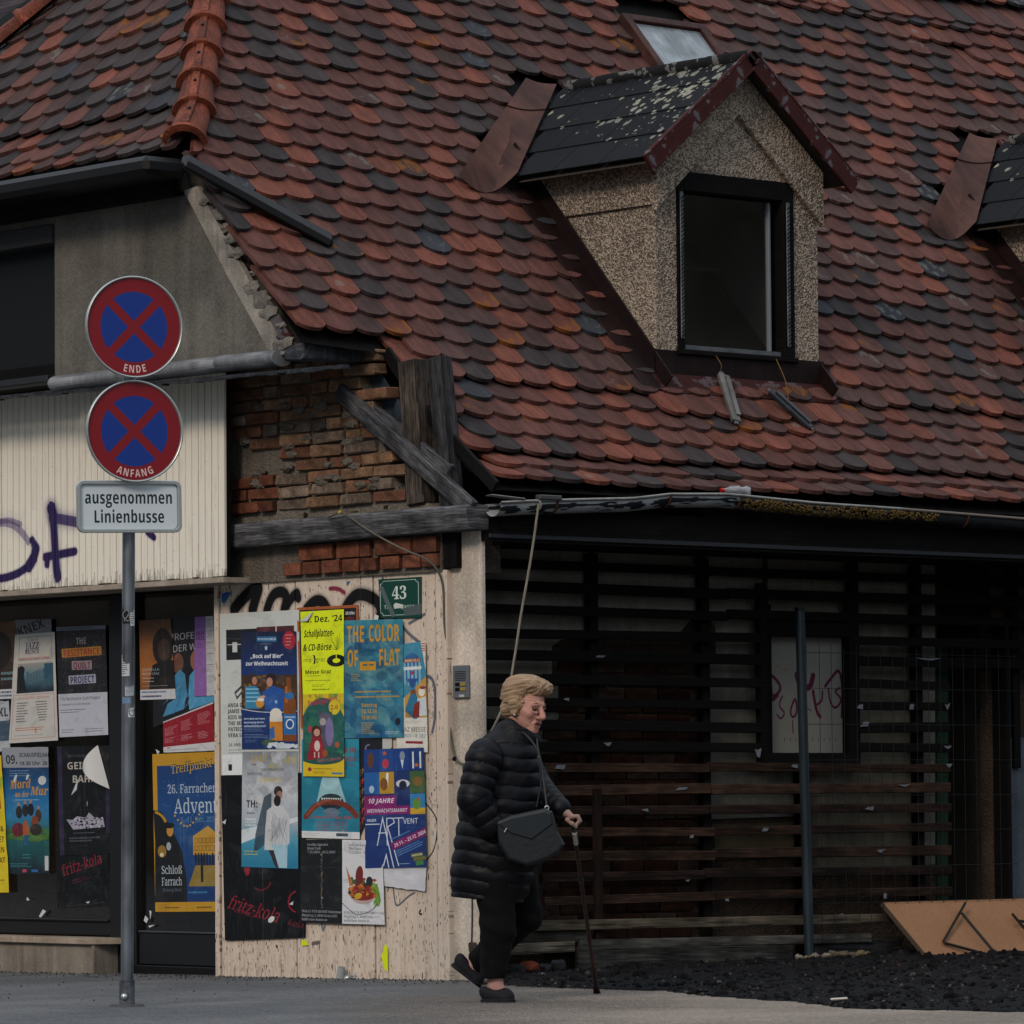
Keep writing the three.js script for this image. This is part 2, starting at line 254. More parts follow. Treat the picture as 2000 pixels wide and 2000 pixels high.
// --- travertine slabs on the corner pillar (face x = 0), with spray paint
const SL = { z0: -2.30, z1: -0.24, y0: 0, y1: 2.19 };
T.stone = ctex(1024, 1088, (g, W, H) => {
  g.fillStyle = '#cdbfaf'; g.fillRect(0, 0, W, H);
  const s = rnd; for (let i = 0; i < 900; i++) { g.fillStyle = pick(['rgba(190,172,152,.25)', 'rgba(214,204,190,.25)', 'rgba(168,150,130,.2)', 'rgba(200,186,170,.3)']); g.fillRect(s() * W, s() * H - 60, 2 + s() * 10, 60 + s() * 260); }
  for (let i = 0; i < 4200; i++) { const x = s() * W, y = s() * H, d = Math.pow(s(), 2.4) * 2.4 + 0.6; g.fillStyle = `rgba(${50 + s() * 40},${44 + s() * 34},${38 + s() * 28},${0.35 + 0.5 * s()})`; g.beginPath(); g.ellipse(x, y, d * 0.7, d * (1 + 2.5 * s()), 0, 0, 7); g.fill(); }
  for (let k = 0; k < 26; k++) { const x = s() * W, y = s() * H; for (let i = 0; i < 30; i++) { g.fillStyle = 'rgba(70,60,52,.45)'; g.beginPath(); g.ellipse(x + rr(-12, 12), y + rr(-90, 90), 0.8 + s() * 1.3, 1.2 + s() * 3, 0, 0, 7); g.fill(); } }
  for (let i = 0; i < 500; i++) { g.fillStyle = 'rgba(70,62,56,.12)'; g.fillRect(s() * W, H - 150 * Math.pow(s(), 2) - 8, 1 + s() * 8, 4 + s() * 26); } // splashed dirt at the foot
  const m = (px, py) => { const p = onX(px, py, 0); return [(p.z - SL.z0) / (SL.z1 - SL.z0) * W, (1 - (p.y - SL.y0) / (SL.y1 - SL.y0)) * H]; };
  const stroke = (pts, w, col, bl = 0) => { g.save(); g.strokeStyle = col; g.lineWidth = w; g.lineCap = g.lineJoin = 'round'; if (bl) { g.shadowColor = col; g.shadowBlur = bl; } curve(g, pts.map((p) => m(...p))); g.restore(); };
  const B = 'rgba(14,15,18,.93)';
  stroke([[458, 1190], [480, 1162], [508, 1144], [503, 1160], [494, 1190]], 36, B, 14); stroke([[522, 1192], [530, 1164], [548, 1154], [562, 1162], [556, 1190]], 30, B, 14); stroke([[556, 1190], [580, 1152], [584, 1168]], 26, B, 12);
  stroke([[600, 1190], [614, 1172], [632, 1174], [640, 1188]], 30, B, 12); stroke([[676, 1188], [690, 1163], [712, 1160], [736, 1172], [746, 1192], [742, 1204]], 32, B, 14);
  stroke([[646, 1150], [660, 1148], [674, 1158]], 11, 'rgba(120,40,58,.85)', 4);
  const Gy = 'rgba(92,96,104,.8)'; stroke([[748, 1130], [756, 1180], [770, 1206], [800, 1240], [826, 1260]], 9, Gy, 3); stroke([[800, 1218], [830, 1200]], 8, Gy, 3); stroke([[836, 1322], [850, 1322], [851, 1400], [845, 1430]], 9, 'rgba(80,86,100,.75)', 3);
  stroke([[705, 1100], [705, 1150], [704, 1300]], 2, 'rgba(60,54,50,.8)');
  stroke([[758, 1740], [762, 1722], [768, 1726], [770, 1748], [774, 1775], [796, 1752], [810, 1744]], 5, 'rgba(90,94,100,.8)', 2);
  stroke([[828, 1566], [848, 1585], [856, 1612], [850, 1660], [832, 1682]], 4, 'rgba(26,28,36,.9)'); stroke([[630, 1805], [632, 1822], [636, 1808]], 8, 'rgba(110,112,114,.8)', 2); stroke([[612, 1843], [625, 1841]], 10, 'rgba(84,78,74,.7)', 3); stroke([[822, 1778], [818, 1784], [824, 1786]], 5, 'rgba(18,16,16,.9)');
  stroke([[541, 1848], [542, 1850]], 8, 'rgba(60,54,52,.7)', 2);
});
T.stone.wrapS = T.stone.wrapT = THREE.ClampToEdgeWrapping;
const stoneMat = M({ map: T.stone, roughness: 0.8, bumpMap: T.stone, bumpScale: 0.003 });
const stoneUV = (g) => { g = g.index ? g.toNonIndexed() : g; const p = g.attributes.position, u = []; for (let i = 0; i < p.count; i++) u.push((p.getZ(i) - SL.z0) / (SL.z1 - SL.z0), (p.getY(i) - SL.y0) / (SL.y1 - SL.y0)); g.setAttribute('uv', new THREE.Float32BufferAttribute(u, 2)); return g; };
{
  const pillar = grp('stone_pillar', house);
  const top = [[419, 1144], [430, 1142], [577, 1132], [729, 1122], [851, 1115], [876, 1114]].map(([a, b]) => onX(a, b, 0)), gap = 0.009;
  for (let i = 0; i + 1 < top.length; i++) {
    const za = top[i].z + gap, zb = top[i + 1].z - gap, thick = [0.05, 0.03, 0.033, 0.03, 0.036][i];
    const g = extrX([[za, gy(za) - 0.02], [zb, gy(zb) - 0.02], [zb, top[i + 1].y], [za, top[i].y]], [-0.008, 0, -0.002, 0.001, -0.006][i], thick, { bevel: 0.003 });
    mesh('stone_slab', stoneUV(g), stoneMat, pillar);
  }
  const core = extrX([[-2.28, -0.05], [-0.264, -0.02], [-0.264, 2.16], [-2.28, 2.16]], 0.038, 0.09); mesh('pillar_core', muv(core, 1), mt.mortar, pillar);
}
// plaster pier at the very corner, with a rounded arris
{
  const z0 = -0.262;
  const s2 = new THREE.Shape([[0.025, 0.262], [0.025, 0.014], [0.028, 0.005], [0.036, 0], [0.055, 0], [0.055, 0.262]].map(([x, y]) => new THREE.Vector2(x, y)));
  const g = new THREE.ExtrudeGeometry(s2, { depth: 2.52, bevelEnabled: false }); g.rotateX(-Math.PI / 2); g.translate(0, -0.02, 0);
  mesh('plaster_pier', muv(g, 1.4), mt.pier, house);
}
// --- masonry above the pillar
const brickG = []; for (let i = 0; i < 10; i++) brickG.push(muv(cham(0.1, 0.06, 0.262, 0.007, 0.004), 0.35, i * 0.37));
const brickH = []; for (let i = 0; i < 6; i++) brickH.push(muv(cham(0.1, 0.06, 0.118, 0.004, 0.002), 0.35, i * 0.41));
const oldB = [0xb08c6e, 0xa5866c, 0xb89476, 0x9e7860, 0xb09c8a, 0xa0705a, 0x9c8c7e].map((c) => M({ map: T.brick, color: c, bumpMap: T.grit, bumpScale: 0.008 }));
const newB = [0x8a5641, 0x7e5040, 0x915c48].map((c) => M({ map: T.brick, color: c, bumpMap: T.noise, bumpScale: 0.002 }));
{
  const wall = grp('brick_wall', house), XB = -0.05;
  mesh('wall_core', muv(extrX([[-2.8, 2.17], [-0.27, 2.17], [-0.27, 2.5], [-0.62, 2.62], [-0.98, 3.36], [-2.8, 3.36]], XB + 0.03, 0.4), 0.8), mt.mortar, wall);
  // fresh orange bricks just above the slabs
  const rows = [[2.185, 0.068, [[552, 585], [590, 622], [628, 662], [667, 699], [704, 734], [741, 778], [785, 818], [822, 852]]], [2.262, 0.085, [[583, 649], [656, 700], [702, 721], [732, 802], [806, 852]]]];
  rows.forEach(([y, h, L], k) => L.forEach(([a, b]) => { const pa = zL(a, k ? 1085 : 1113, XB), pb = zL(b, k ? 1080 : 1110, XB); const g = muv(cham(0.1, h, pb - pa, 0.003, 0.001), 0.35, rnd() * 4); mesh('brick', g, pick(newB), wall).position.set(XB + 0.05 + rr(-0.004, 0.004), y + h / 2 + 0.012, (pa + pb) / 2); }));
  // hollow block glimpsed in the dark hole
  const hz = zL(492, 1100, 0.12); for (let i = 0; i < 4; i++) mesh('block_rib', bx(0.08, 0.16, 2.27 + i * 0.022, 2.28 + i * 0.022, hz - 0.16, hz + 0.16), newB[0], wall);
  // old brickwork: edge rises with the lost roof verge
  let y = 2.56, r = 0;
  while (y < 3.4) {
    const zr = y < 2.62 ? -0.62 : -0.62 - (y - 2.62) * 0.42; let z = -2.62 - (r % 2) * 0.13 + rr(-0.02, 0.02);
    while (z < zr - 0.1) {
      const L = rnd() < 0.2 ? 0.13 : 0.268, b = L > 0.2 ? pick(brickG) : pick(brickH), left = z < -1.75;
      if (!(left && y > 2.72 && y < 2.92 && rnd() < 0.75)) {
        const o = mesh('brick', b, (left && y < 2.72) ? pick(newB) : pick(oldB), wall); o.position.set(XB + 0.055 + rr(-0.014, 0.014), y + 0.03 + rr(-0.003, 0.003), z + L / 2); o.rotation.set(rr(-0.02, 0.02), rr(-0.02, 0.02), 0);
      }
      z += L + rr(0.008, 0.02);
    }
    y += 0.0705; r++;
  }
  // mortar smears left on the brick faces
  for (let i = 0; i < 34; i++) { const q = onX(rr(470, 780), rr(790, 950), XB); if (q.z > -0.75 - (q.y - 2.6) * 0.4) continue; const g = new THREE.IcosahedronGeometry(1, 1); const p = g.attributes.position; for (let k = 0; k < p.count; k++) { const f = 0.7 + 0.6 * hash(Math.round(p.getX(k) * 50) + i * 7, Math.round(p.getY(k) * 50 + p.getZ(k) * 91)); p.setXYZ(k, p.getX(k) * 0.016 * f, p.getY(k) * rr(0.02, 0.024) * f, p.getZ(k) * 0.05 * f); } g.computeVertexNormals(); mesh('mortar_lump', muv(g, 0.4, i), mt.mortar, wall).position.set(XB + 0.004, q.y, q.z); }
}
// --- exposed timber: beam, posts, brace, and the sheet-metal flashing
{
  const P = (px, py, k) => onX(px, py, k);
  const beam = barG(P(404, 1055, -0.03), P(934, 1011, -0.03), 0.135, 0.16, UP, 0.008, 0.004, 0.6); mesh('timber_beam', beam, mt.woodGrey, house);
  mesh('wall_plate', barG(P(940, 1014, 0.09), V(0.2, 2.43, 0.012), 0.1, 0.1, UP, 0.006), mt.woodTar, house);
  const post = (px0, py0, px1, py1, w, k, m) => mesh('timber_post', barG(P(px1, py1, k), P(px0, py0, k), w, 0.09, V(0, 0, 1), 0.006, 0.003, 0.5), m, house);
  post(805, 704, 822, 985, 0.145, 0.0, M2(mt.woodGrey, { color: 0x6f665e })); post(858, 698, 884, 990, 0.115, 0.02, M2(mt.woodGrey, { color: 0x54555a }));
  mesh('timber_brace', barG(P(662, 764, -0.06), P(922, 995, -0.06), 0.1, 0.045, UP, 0.006, 0.003, 0.5), mt.woodGrey, house);
  mesh('timber_brace', barG(P(706, 785, -0.02), P(880, 922, -0.02), 0.08, 0.04, UP, 0.006, 0.003, 0.5), M2(mt.woodGrey, { color: 0x777a80 }), house);
  mesh('post_stub', barG(P(885, 1110, 0.01), P(884, 1030, 0.01), 0.11, 0.05, V(0, 0, 1), 0.004), mt.woodTar, house);
  const a = [[690, 707], [730, 704], [762, 758], [792, 800], [792, 842], [755, 815], [716, 756]].map(([x, y]) => { const p = P(x, y, 0.03); return [p.z, p.y]; });
  mesh('flashing_sheet', muv(extrX(a, 0.03, 0.034), 0.6), M2(mt.zincDull, { color: 0x4c5a66 }), house);
  // debris and laths lying on the beam
  const lath = []; for (let i = 0; i < 26; i++) { const q = P(rr(520, 790), rr(968, 1008), 0.0), L = rr(0.08, 0.3); lath.push(barG(q, q.clone().add(V(rr(-0.03, 0.04), rr(-0.05, 0.05), L)), 0.006, 0.012)); }
  mesh('straw_and_laths', mergeGeometries(lath), mt.woodOld, house).userData.kind = 'stuff';
  const cl = []; for (let i = 0; i < 90; i++) { const q = P(rr(500, 800), rr(975, 1015), 0.03), g = new THREE.IcosahedronGeometry(rr(0.012, 0.034), 0); g.scale(1, rr(0.5, 0.9), rr(0.8, 1.6)); g.rotateY(rr(0, 3)); g.translate(q.x + rr(-0.03, 0.03), q.y - 0.02, q.z); cl.push(muv(g, 0.3, i)); }
  const dm = mesh('mortar_debris', mergeGeometries(cl), M2(mt.mortar, { color: 0x3f3a36 }), house); dm.userData.kind = 'stuff';
}
// --- white board panel over the shop, with purple spray paint
{
  const pan = grp('fascia_panel', house), X = -0.2, zl = -5.6, zr = zL(437, 940, X), yt = 3.36, yb = 2.205;
  const toC = (px, py, W, H) => { const p = onX(px, py, X); return [(p.z - zl) / (zr - zl) * W, (yt - p.y) / (yt - yb) * H]; };
  T.panel = ctex(1400, 460, (g, W, H) => {
    g.fillStyle = '#e4e0d2'; g.fillRect(0, 0, W, H);
    for (let i = 0; i < 700; i++) { g.fillStyle = pick(['rgba(190,182,166,.18)', 'rgba(230,226,216,.2)', 'rgba(150,142,128,.1)']); g.fillRect(rnd() * W, rnd() * H, 1 + rnd() * 5, 10 + rnd() * 150); }
    for (let i = 0; i < 160; i++) { g.fillStyle = 'rgba(70,66,60,.6)'; g.fillRect(rnd() * W, rnd() * H, 1.4, 1.4 + rnd() * 2); }
    for (let i = 0; i < 420; i++) { g.fillStyle = 'rgba(52,48,44,.22)'; const h = 8 + 22 * Math.pow(rnd(), 2); g.fillRect(rnd() * W, H - h, 1 + rnd() * 3, h); }
    const st = (pts, w, col, bl) => { g.save(); g.strokeStyle = col; g.lineWidth = w; g.lineCap = g.lineJoin = 'round'; g.lineWidth = w * 2; g.shadowColor = col; g.shadowBlur = bl * 1.6; curve(g, pts.map((p) => toC(p[0], p[1], W, H))); g.restore(); };
    const C = 'rgba(44,34,78,.95)', D = 'rgba(60,48,96,.42)';
    st([[-60, 1035], [-20, 1022], [20, 1020], [44, 1040], [55, 1058]], 9, D, 16); st([[-40, 1030], [10, 1012], [40, 1024]], 7, D, 20);
    st([[62, 1055], [70, 1068], [69, 1082], [58, 1102], [40, 1118], [15, 1128], [-10, 1131]], 9, C, 3); st([[70, 1072], [66, 1090], [56, 1106]], 14, C, 4);
    st([[103, 1000], [106, 1040], [108, 1082], [112, 1128]], 12, C, 7); st([[100, 992], [104, 1012]], 15, C, 12); st([[106, 1012], [130, 1016], [150, 1020]], 12, 'rgba(50,40,86,.75)', 14); st([[88, 1088], [110, 1084], [130, 1080], [146, 1077]], 9, C, 3); st([[93, 1090], [92, 1102]], 9, C, 4); st([[288, 1040], [296, 1046], [301, 1050]], 7, C, 3);
  });
  T.panel.wrapS = T.panel.wrapT = THREE.ClampToEdgeWrapping;
  const pm = M({ map: T.panel, roughness: 0.6, bumpMap: T.noise, bumpScale: 0.0006 }), w = 0.0595;
  for (let z = zr; z > zl; z -= w) {
    const g = cbx(X, X + 0.022, yb + rr(-0.004, 0.004), yt, z - w + 0.0075, z, 0.004), p = g.attributes.position, u = [];
    for (let i = 0; i < p.count; i++) u.push((p.getZ(i) - zl) / (zr - zl), (p.getY(i) - yb) / (yt - yb)); g.setAttribute('uv', new THREE.Float32BufferAttribute(u, 2));
    const o = mesh('panel_board', g, pm, pan); o.position.x = rr(-0.0015, 0.0015);
  }
  mesh('panel_backing', bx(X + 0.024, X + 0.05, yb + 0.01, yt, zl, zr - 0.004), mt.black, pan);
  mesh('bottom_rail', muv(cbx(X - 0.012, X + 0.3, yb - 0.036, yb - 0.004, zl, zr + 0.004, 0.004), 1), mt.whiteRail, pan);
}
// --- shop front under the panel, set back
const XG = 0.2;
{
  const sh = grp('shop_front', house), zr = -2.31, zl = -5.6, y1 = 2.17;
  const zp = zL(231, 1500, XG), zd = zL(262, 1500, XG);
  const fr = M({ color: 0x191b1e, roughness: 0.5, metalness: 0.3 });
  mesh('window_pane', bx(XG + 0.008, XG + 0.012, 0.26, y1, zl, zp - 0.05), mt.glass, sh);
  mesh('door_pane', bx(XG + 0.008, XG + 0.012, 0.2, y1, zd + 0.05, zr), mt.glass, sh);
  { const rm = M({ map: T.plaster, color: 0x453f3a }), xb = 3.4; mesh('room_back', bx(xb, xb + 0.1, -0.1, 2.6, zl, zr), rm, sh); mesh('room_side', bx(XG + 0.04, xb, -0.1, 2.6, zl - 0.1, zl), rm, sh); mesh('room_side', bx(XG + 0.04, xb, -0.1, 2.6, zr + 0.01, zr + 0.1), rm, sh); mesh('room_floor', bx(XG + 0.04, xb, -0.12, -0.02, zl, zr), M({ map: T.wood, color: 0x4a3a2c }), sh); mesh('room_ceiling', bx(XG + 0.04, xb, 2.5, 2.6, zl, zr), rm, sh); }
  mesh('mullion', cbx(XG - 0.03, XG + 0.04, -0.08, y1, zp - 0.05, zd + 0.05, 0.004), fr, sh);
  mesh('door_kick_plate', cbx(XG - 0.012, XG + 0.004, 0.02, 0.20, zd + 0.06, zr - 0.005, 0.003), M({ color: 0x1d2023, roughness: 0.6 }), sh);
  mesh('door_threshold', muv(cbx(XG - 0.08, XG + 0.1, -0.09, 0.016, zd - 0.02, zr - 0.004, 0.004), 1), mt.darkMetal, sh);
  mesh('door_rail', cbx(XG - 0.02, XG + 0.003, 0.203, 0.213, zd + 0.06, zr - 0.005, 0.002), M({ color: 0x3a4046, roughness: 0.5 }), sh);
  mesh('window_bottom_rail', cbx(XG - 0.03, XG + 0.004, 0.18, 0.255, zl, zp - 0.052, 0.004), fr, sh);
  mesh('window_sill_strip', cbx(XG - 0.04, XG - 0.008, 0.26, 0.272, zl, zp - 0.054, 0.003), M({ map: T.metal, color: 0x4a5056, roughness: 0.4, metalness: 0.5 }), sh);
  mesh('shop_head', bx(0.11, XG + 0.034, y1 + 0.002, y1 + 0.25, zl, zr), mt.woodTar, sh);
  // plinth with a coping slab and a chamfered end
  const ze = zL(183, 1860, 0.0), yt = yL(150, 1834, 0);
  const pl = extrX([[zl, -0.12], [ze, -0.12], [ze, yt - 0.03], [zl, yt - 0.03]], 0.0, XG + 0.1, { bevel: 0.004 }); mesh('plinth', muv(pl, 0.8), M2(mt.pier, { color: 0xa39c93 }), sh);
  const cp = new THREE.Shape([[-0.03, -zl], [-0.03, -ze + 0.02], [0.0, -ze - 0.02], [XG, -ze - 0.12], [XG, -zl]].map(([a, b]) => new THREE.Vector2(a, b)));
  const cg = new THREE.ExtrudeGeometry(cp, { depth: 0.03, bevelEnabled: true, bevelSize: 0.003, bevelThickness: 0.003, bevelSegments: 1 }); cg.rotateX(-Math.PI / 2); cg.translate(0, yt - 0.026, 0); mesh('plinth_coping', muv(cg, 0.8), M2(mt.pier, { color: 0xb4a89a }), sh);
}
// ---------------------------------------------------------------- roofs
const rad = (d) => d * Math.PI / 180;
function profile(a0, y0, segs) { // horizontal run and height along a bent slope
  const P = [[a0, y0, 0]]; for (const [L, deg] of segs) { const [a, y, s] = P[P.length - 1]; P.push([a + L * Math.cos(rad(deg)), y + L * Math.sin(rad(deg)), s + L]); }
  const at = (s) => { let i = 0; while (i < P.length - 2 && s > P[i + 1][2]) i++; const A = P[i], B = P[i + 1], t = (s - A[2]) / (B[2] - A[2]); return { a: lerp(A[0], B[0], t), y: lerp(A[1], B[1], t), c: (B[0] - A[0]) / (B[2] - A[2]), s: (B[1] - A[1]) / (B[2] - A[2]) }; };
  const h = (a) => { let i = 0; while (i < P.length - 2 && a > P[i + 1][0]) i++; const A = P[i], B = P[i + 1]; return lerp(A[1], B[1], (a - A[0]) / (B[0] - A[0])); };
  return { P, at, h, len: P[P.length - 1][2] };
}
const RP = profile(-0.12, 2.6, [[0.25, 29], [0.55, 42], [6, 48]]);                 // porch-side slope: run is -z
const XE = -0.58, YE = onX(358, 303, XE).y, XU = -0.46;
const LP = profile(XE, YE, [[0.3, 43], [6, 50]]);                                  // shop-side slope: run is +x
const RIDGE_Y = 6.46;
const nR = V(0, Math.cos(rad(48)), Math.sin(rad(48))), kR = nR.dot(V(0, RP.P[2][1], -RP.P[2][0]));
const onR = (px, py, off = 0) => onPlane(px, py, nR, kR + off);
const nL = V(-Math.sin(rad(50)), Math.cos(rad(50)), 0), kL = nL.dot(V(LP.P[1][0], LP.P[1][1], 0));
const onL = (px, py, off = 0) => onPlane(px, py, nL, kL + off);

// one plain tile: tail at y = 0, rounded, head at y = LEN
const TW = 0.2, TL = 0.39, TH = 0.022;
function tileGeo(id, w = TW, L = TL, arc = 0.045) {
  const n = 8, top = []; for (let i = 0; i <= n; i++) { const x = (i / n * 2 - 1); top.push([x * w / 2, arc * Math.pow(Math.abs(x), 2.3)]); } top.push([w / 2, L], [-w / 2, L]);
  const P = [], U = [], N = [], ci = id % ATC, ri = Math.floor(id / ATC) % ATR, uv = (x, y) => [(ci + 0.04 + 0.92 * (x / w + 0.5)) / ATC, (ri + 0.03 + 0.94 * y / L) / ATR];
  const tri = (a, b, c, nn) => { for (const q of [a, b, c]) { P.push(...q); U.push(...uv(q[0], q[1])); N.push(...nn(q)); } };
  const zt = (x, y) => TH - 0.0035 * Math.pow(2 * x / w, 2);                         // faint camber
  const up = (q) => { const s = 0.0035 * 8 * q[0] / (w * w); const l = Math.hypot(s, 1); return [s / l, 0, 1 / l]; };
  const c = [0, L * 0.5, zt(0, 0)]; const T3 = top.map(([x, y]) => [x, y, zt(x, y)]);
  for (let i = 0; i < T3.length; i++) tri(c, T3[i], T3[(i + 1) % T3.length], up);
  for (let i = 0; i <= n; i++) { const a = T3[i], b = T3[i + 1], dx = b[0] - a[0], dy = b[1] - a[1], l = Math.hypot(dx, dy), nn = () => [dy / l, -dx / l, 0]; tri(a, [a[0], a[1], -0.001], b, nn); tri(b, [a[0], a[1], -0.001], [b[0], b[1], -0.001], nn); }
  { const a = T3[T3.length - 1], b = T3[0], nn = () => [-1, 0, 0]; tri(a, [a[0], a[1], 0], b, nn); tri(b, [a[0], a[1], 0], [b[0], b[1], 0], nn); }
  const g = new THREE.BufferGeometry(); g.setAttribute('position', new THREE.Float32BufferAttribute(P, 3)); g.setAttribute('normal', new THREE.Float32BufferAttribute(N, 3)); g.setAttribute('uv', new THREE.Float32BufferAttribute(U, 2)); return g;
}
const tileVar = []; for (let i = 0; i < ATC * ATR - 1; i++) tileVar.push(tileGeo(i, TW * (0.985 + 0.03 * hash(i, 1)), TL, 0.036 + 0.022 * hash(i, 2)));
const proj = (p) => { const v = p.clone().sub(EYE), w = v.dot(FW); return [1000 + FOC * v.dot(CR) / w, 1000 - FOC * v.dot(CU) / w, w]; };
function tileField(part, o) { // o: prof, A (along), O(a, y) -> world point, rows [[s, lift]], a0, a1, inside(p), keep
  const list = [];
  o.rows.forEach(([s, extra, len], r) => {
    const k = o.prof.at(s + 0.01), T0 = o.up(k), N0 = V().crossVectors(o.A, T0);
    const sag = o.sag ?? (() => 0);
    for (let a = o.a0 + (r % 2 ? TW / 2 + 0.002 : 0) + rr(-0.006, 0.006); a < o.a1; a += TW + 0.004) {
      const P = o.at(a, k), w = o.inside(P, a, s); if (!w) continue;
      const tilt = Math.atan2(0.046 + (extra ?? 0) + rr(-0.003, 0.005) + (rnd() < 0.05 ? 0.012 : 0), 0.32), ss = rr(-0.007, 0.007) + (rnd() < 0.03 ? -0.03 : 0), tw = rr(-0.02, 0.02) + (rnd() < 0.03 ? rr(-0.05, 0.05) : 0);
      const Y = T0.clone().multiplyScalar(Math.cos(tilt)).addScaledVector(N0, -Math.sin(tilt)), Z = V().crossVectors(o.A, Y), m = new THREE.Matrix4().makeBasis(o.A, Y, Z);
      m.multiply(new THREE.Matrix4().makeRotationZ(tw)); const pos = P.clone().addScaledVector(T0, ss).addScaledVector(N0, 0.048 + (extra ?? 0)); pos.y += sag(a); m.setPosition(pos);
      list.push({ m, id: o.kind ? o.kind(a, s, w) : Math.floor(rnd() * 127), d: proj(pos) });
    }
  });
  const vis = list.filter((t) => t.d[0] > -20 && t.d[0] < 2020 && t.d[1] > -10 && t.d[1] < 2000 && (!o.hidden || !o.hidden(t.d))).sort((a, b) => a.d[2] - b.d[2]).slice(0, o.keep), set = new Set(vis), rest = [];
  for (const t of list) {
    const cg = o.clip ? o.clip(t.m, tileVar[t.id]) : null;
    if (set.has(t)) { const q = mesh('roof_tile', cg ?? tileVar[t.id], mt.tile, part); if (!cg) q.applyMatrix4(t.m); } else rest.push(cg ?? tileVar[t.id].clone().applyMatrix4(t.m));
  }
  if (rest.length) { const q = mesh('roof_tile_field', mergeGeometries(rest), mt.tile, part); q.userData.kind = 'stuff'; }
  console.log('tiles', list.length);
}
const hipX = (y) => { let lo = XE, hi = 4; for (let i = 0; i < 30; i++) { const m = (lo + hi) / 2; if (LP.h(m) < y) lo = m; else hi = m; } return lo; }, hipZ = (y) => { let lo = -5, hi = 0.12; for (let i = 0; i < 30; i++) { const m = (lo + hi) / 2; if (RP.h(-m) > y) lo = m; else hi = m; } return lo; };
const hL = (x) => LP.h(x), hR = (z) => RP.h(-z);
// courses of the porch side: close-set double courses under the dormers and at the ridge, long tiles above them
const rowsR = []; for (let s = 0.0, i = 0; s < 5.4; i++) { rowsR.push([s, 0]); s += 0.157 + 0.004 * Math.sin(i * 2.1); }
const sTop = RP.at(4.85); rowsR.splice(rowsR.findIndex(([s]) => s > 4.86)); rowsR.push([4.88, 0.006], [4.94, 0.014], [5.22, 0.022]);
const dormerX = 2.605, D2 = onR(1855, 425).x - onR(985, 365).x;
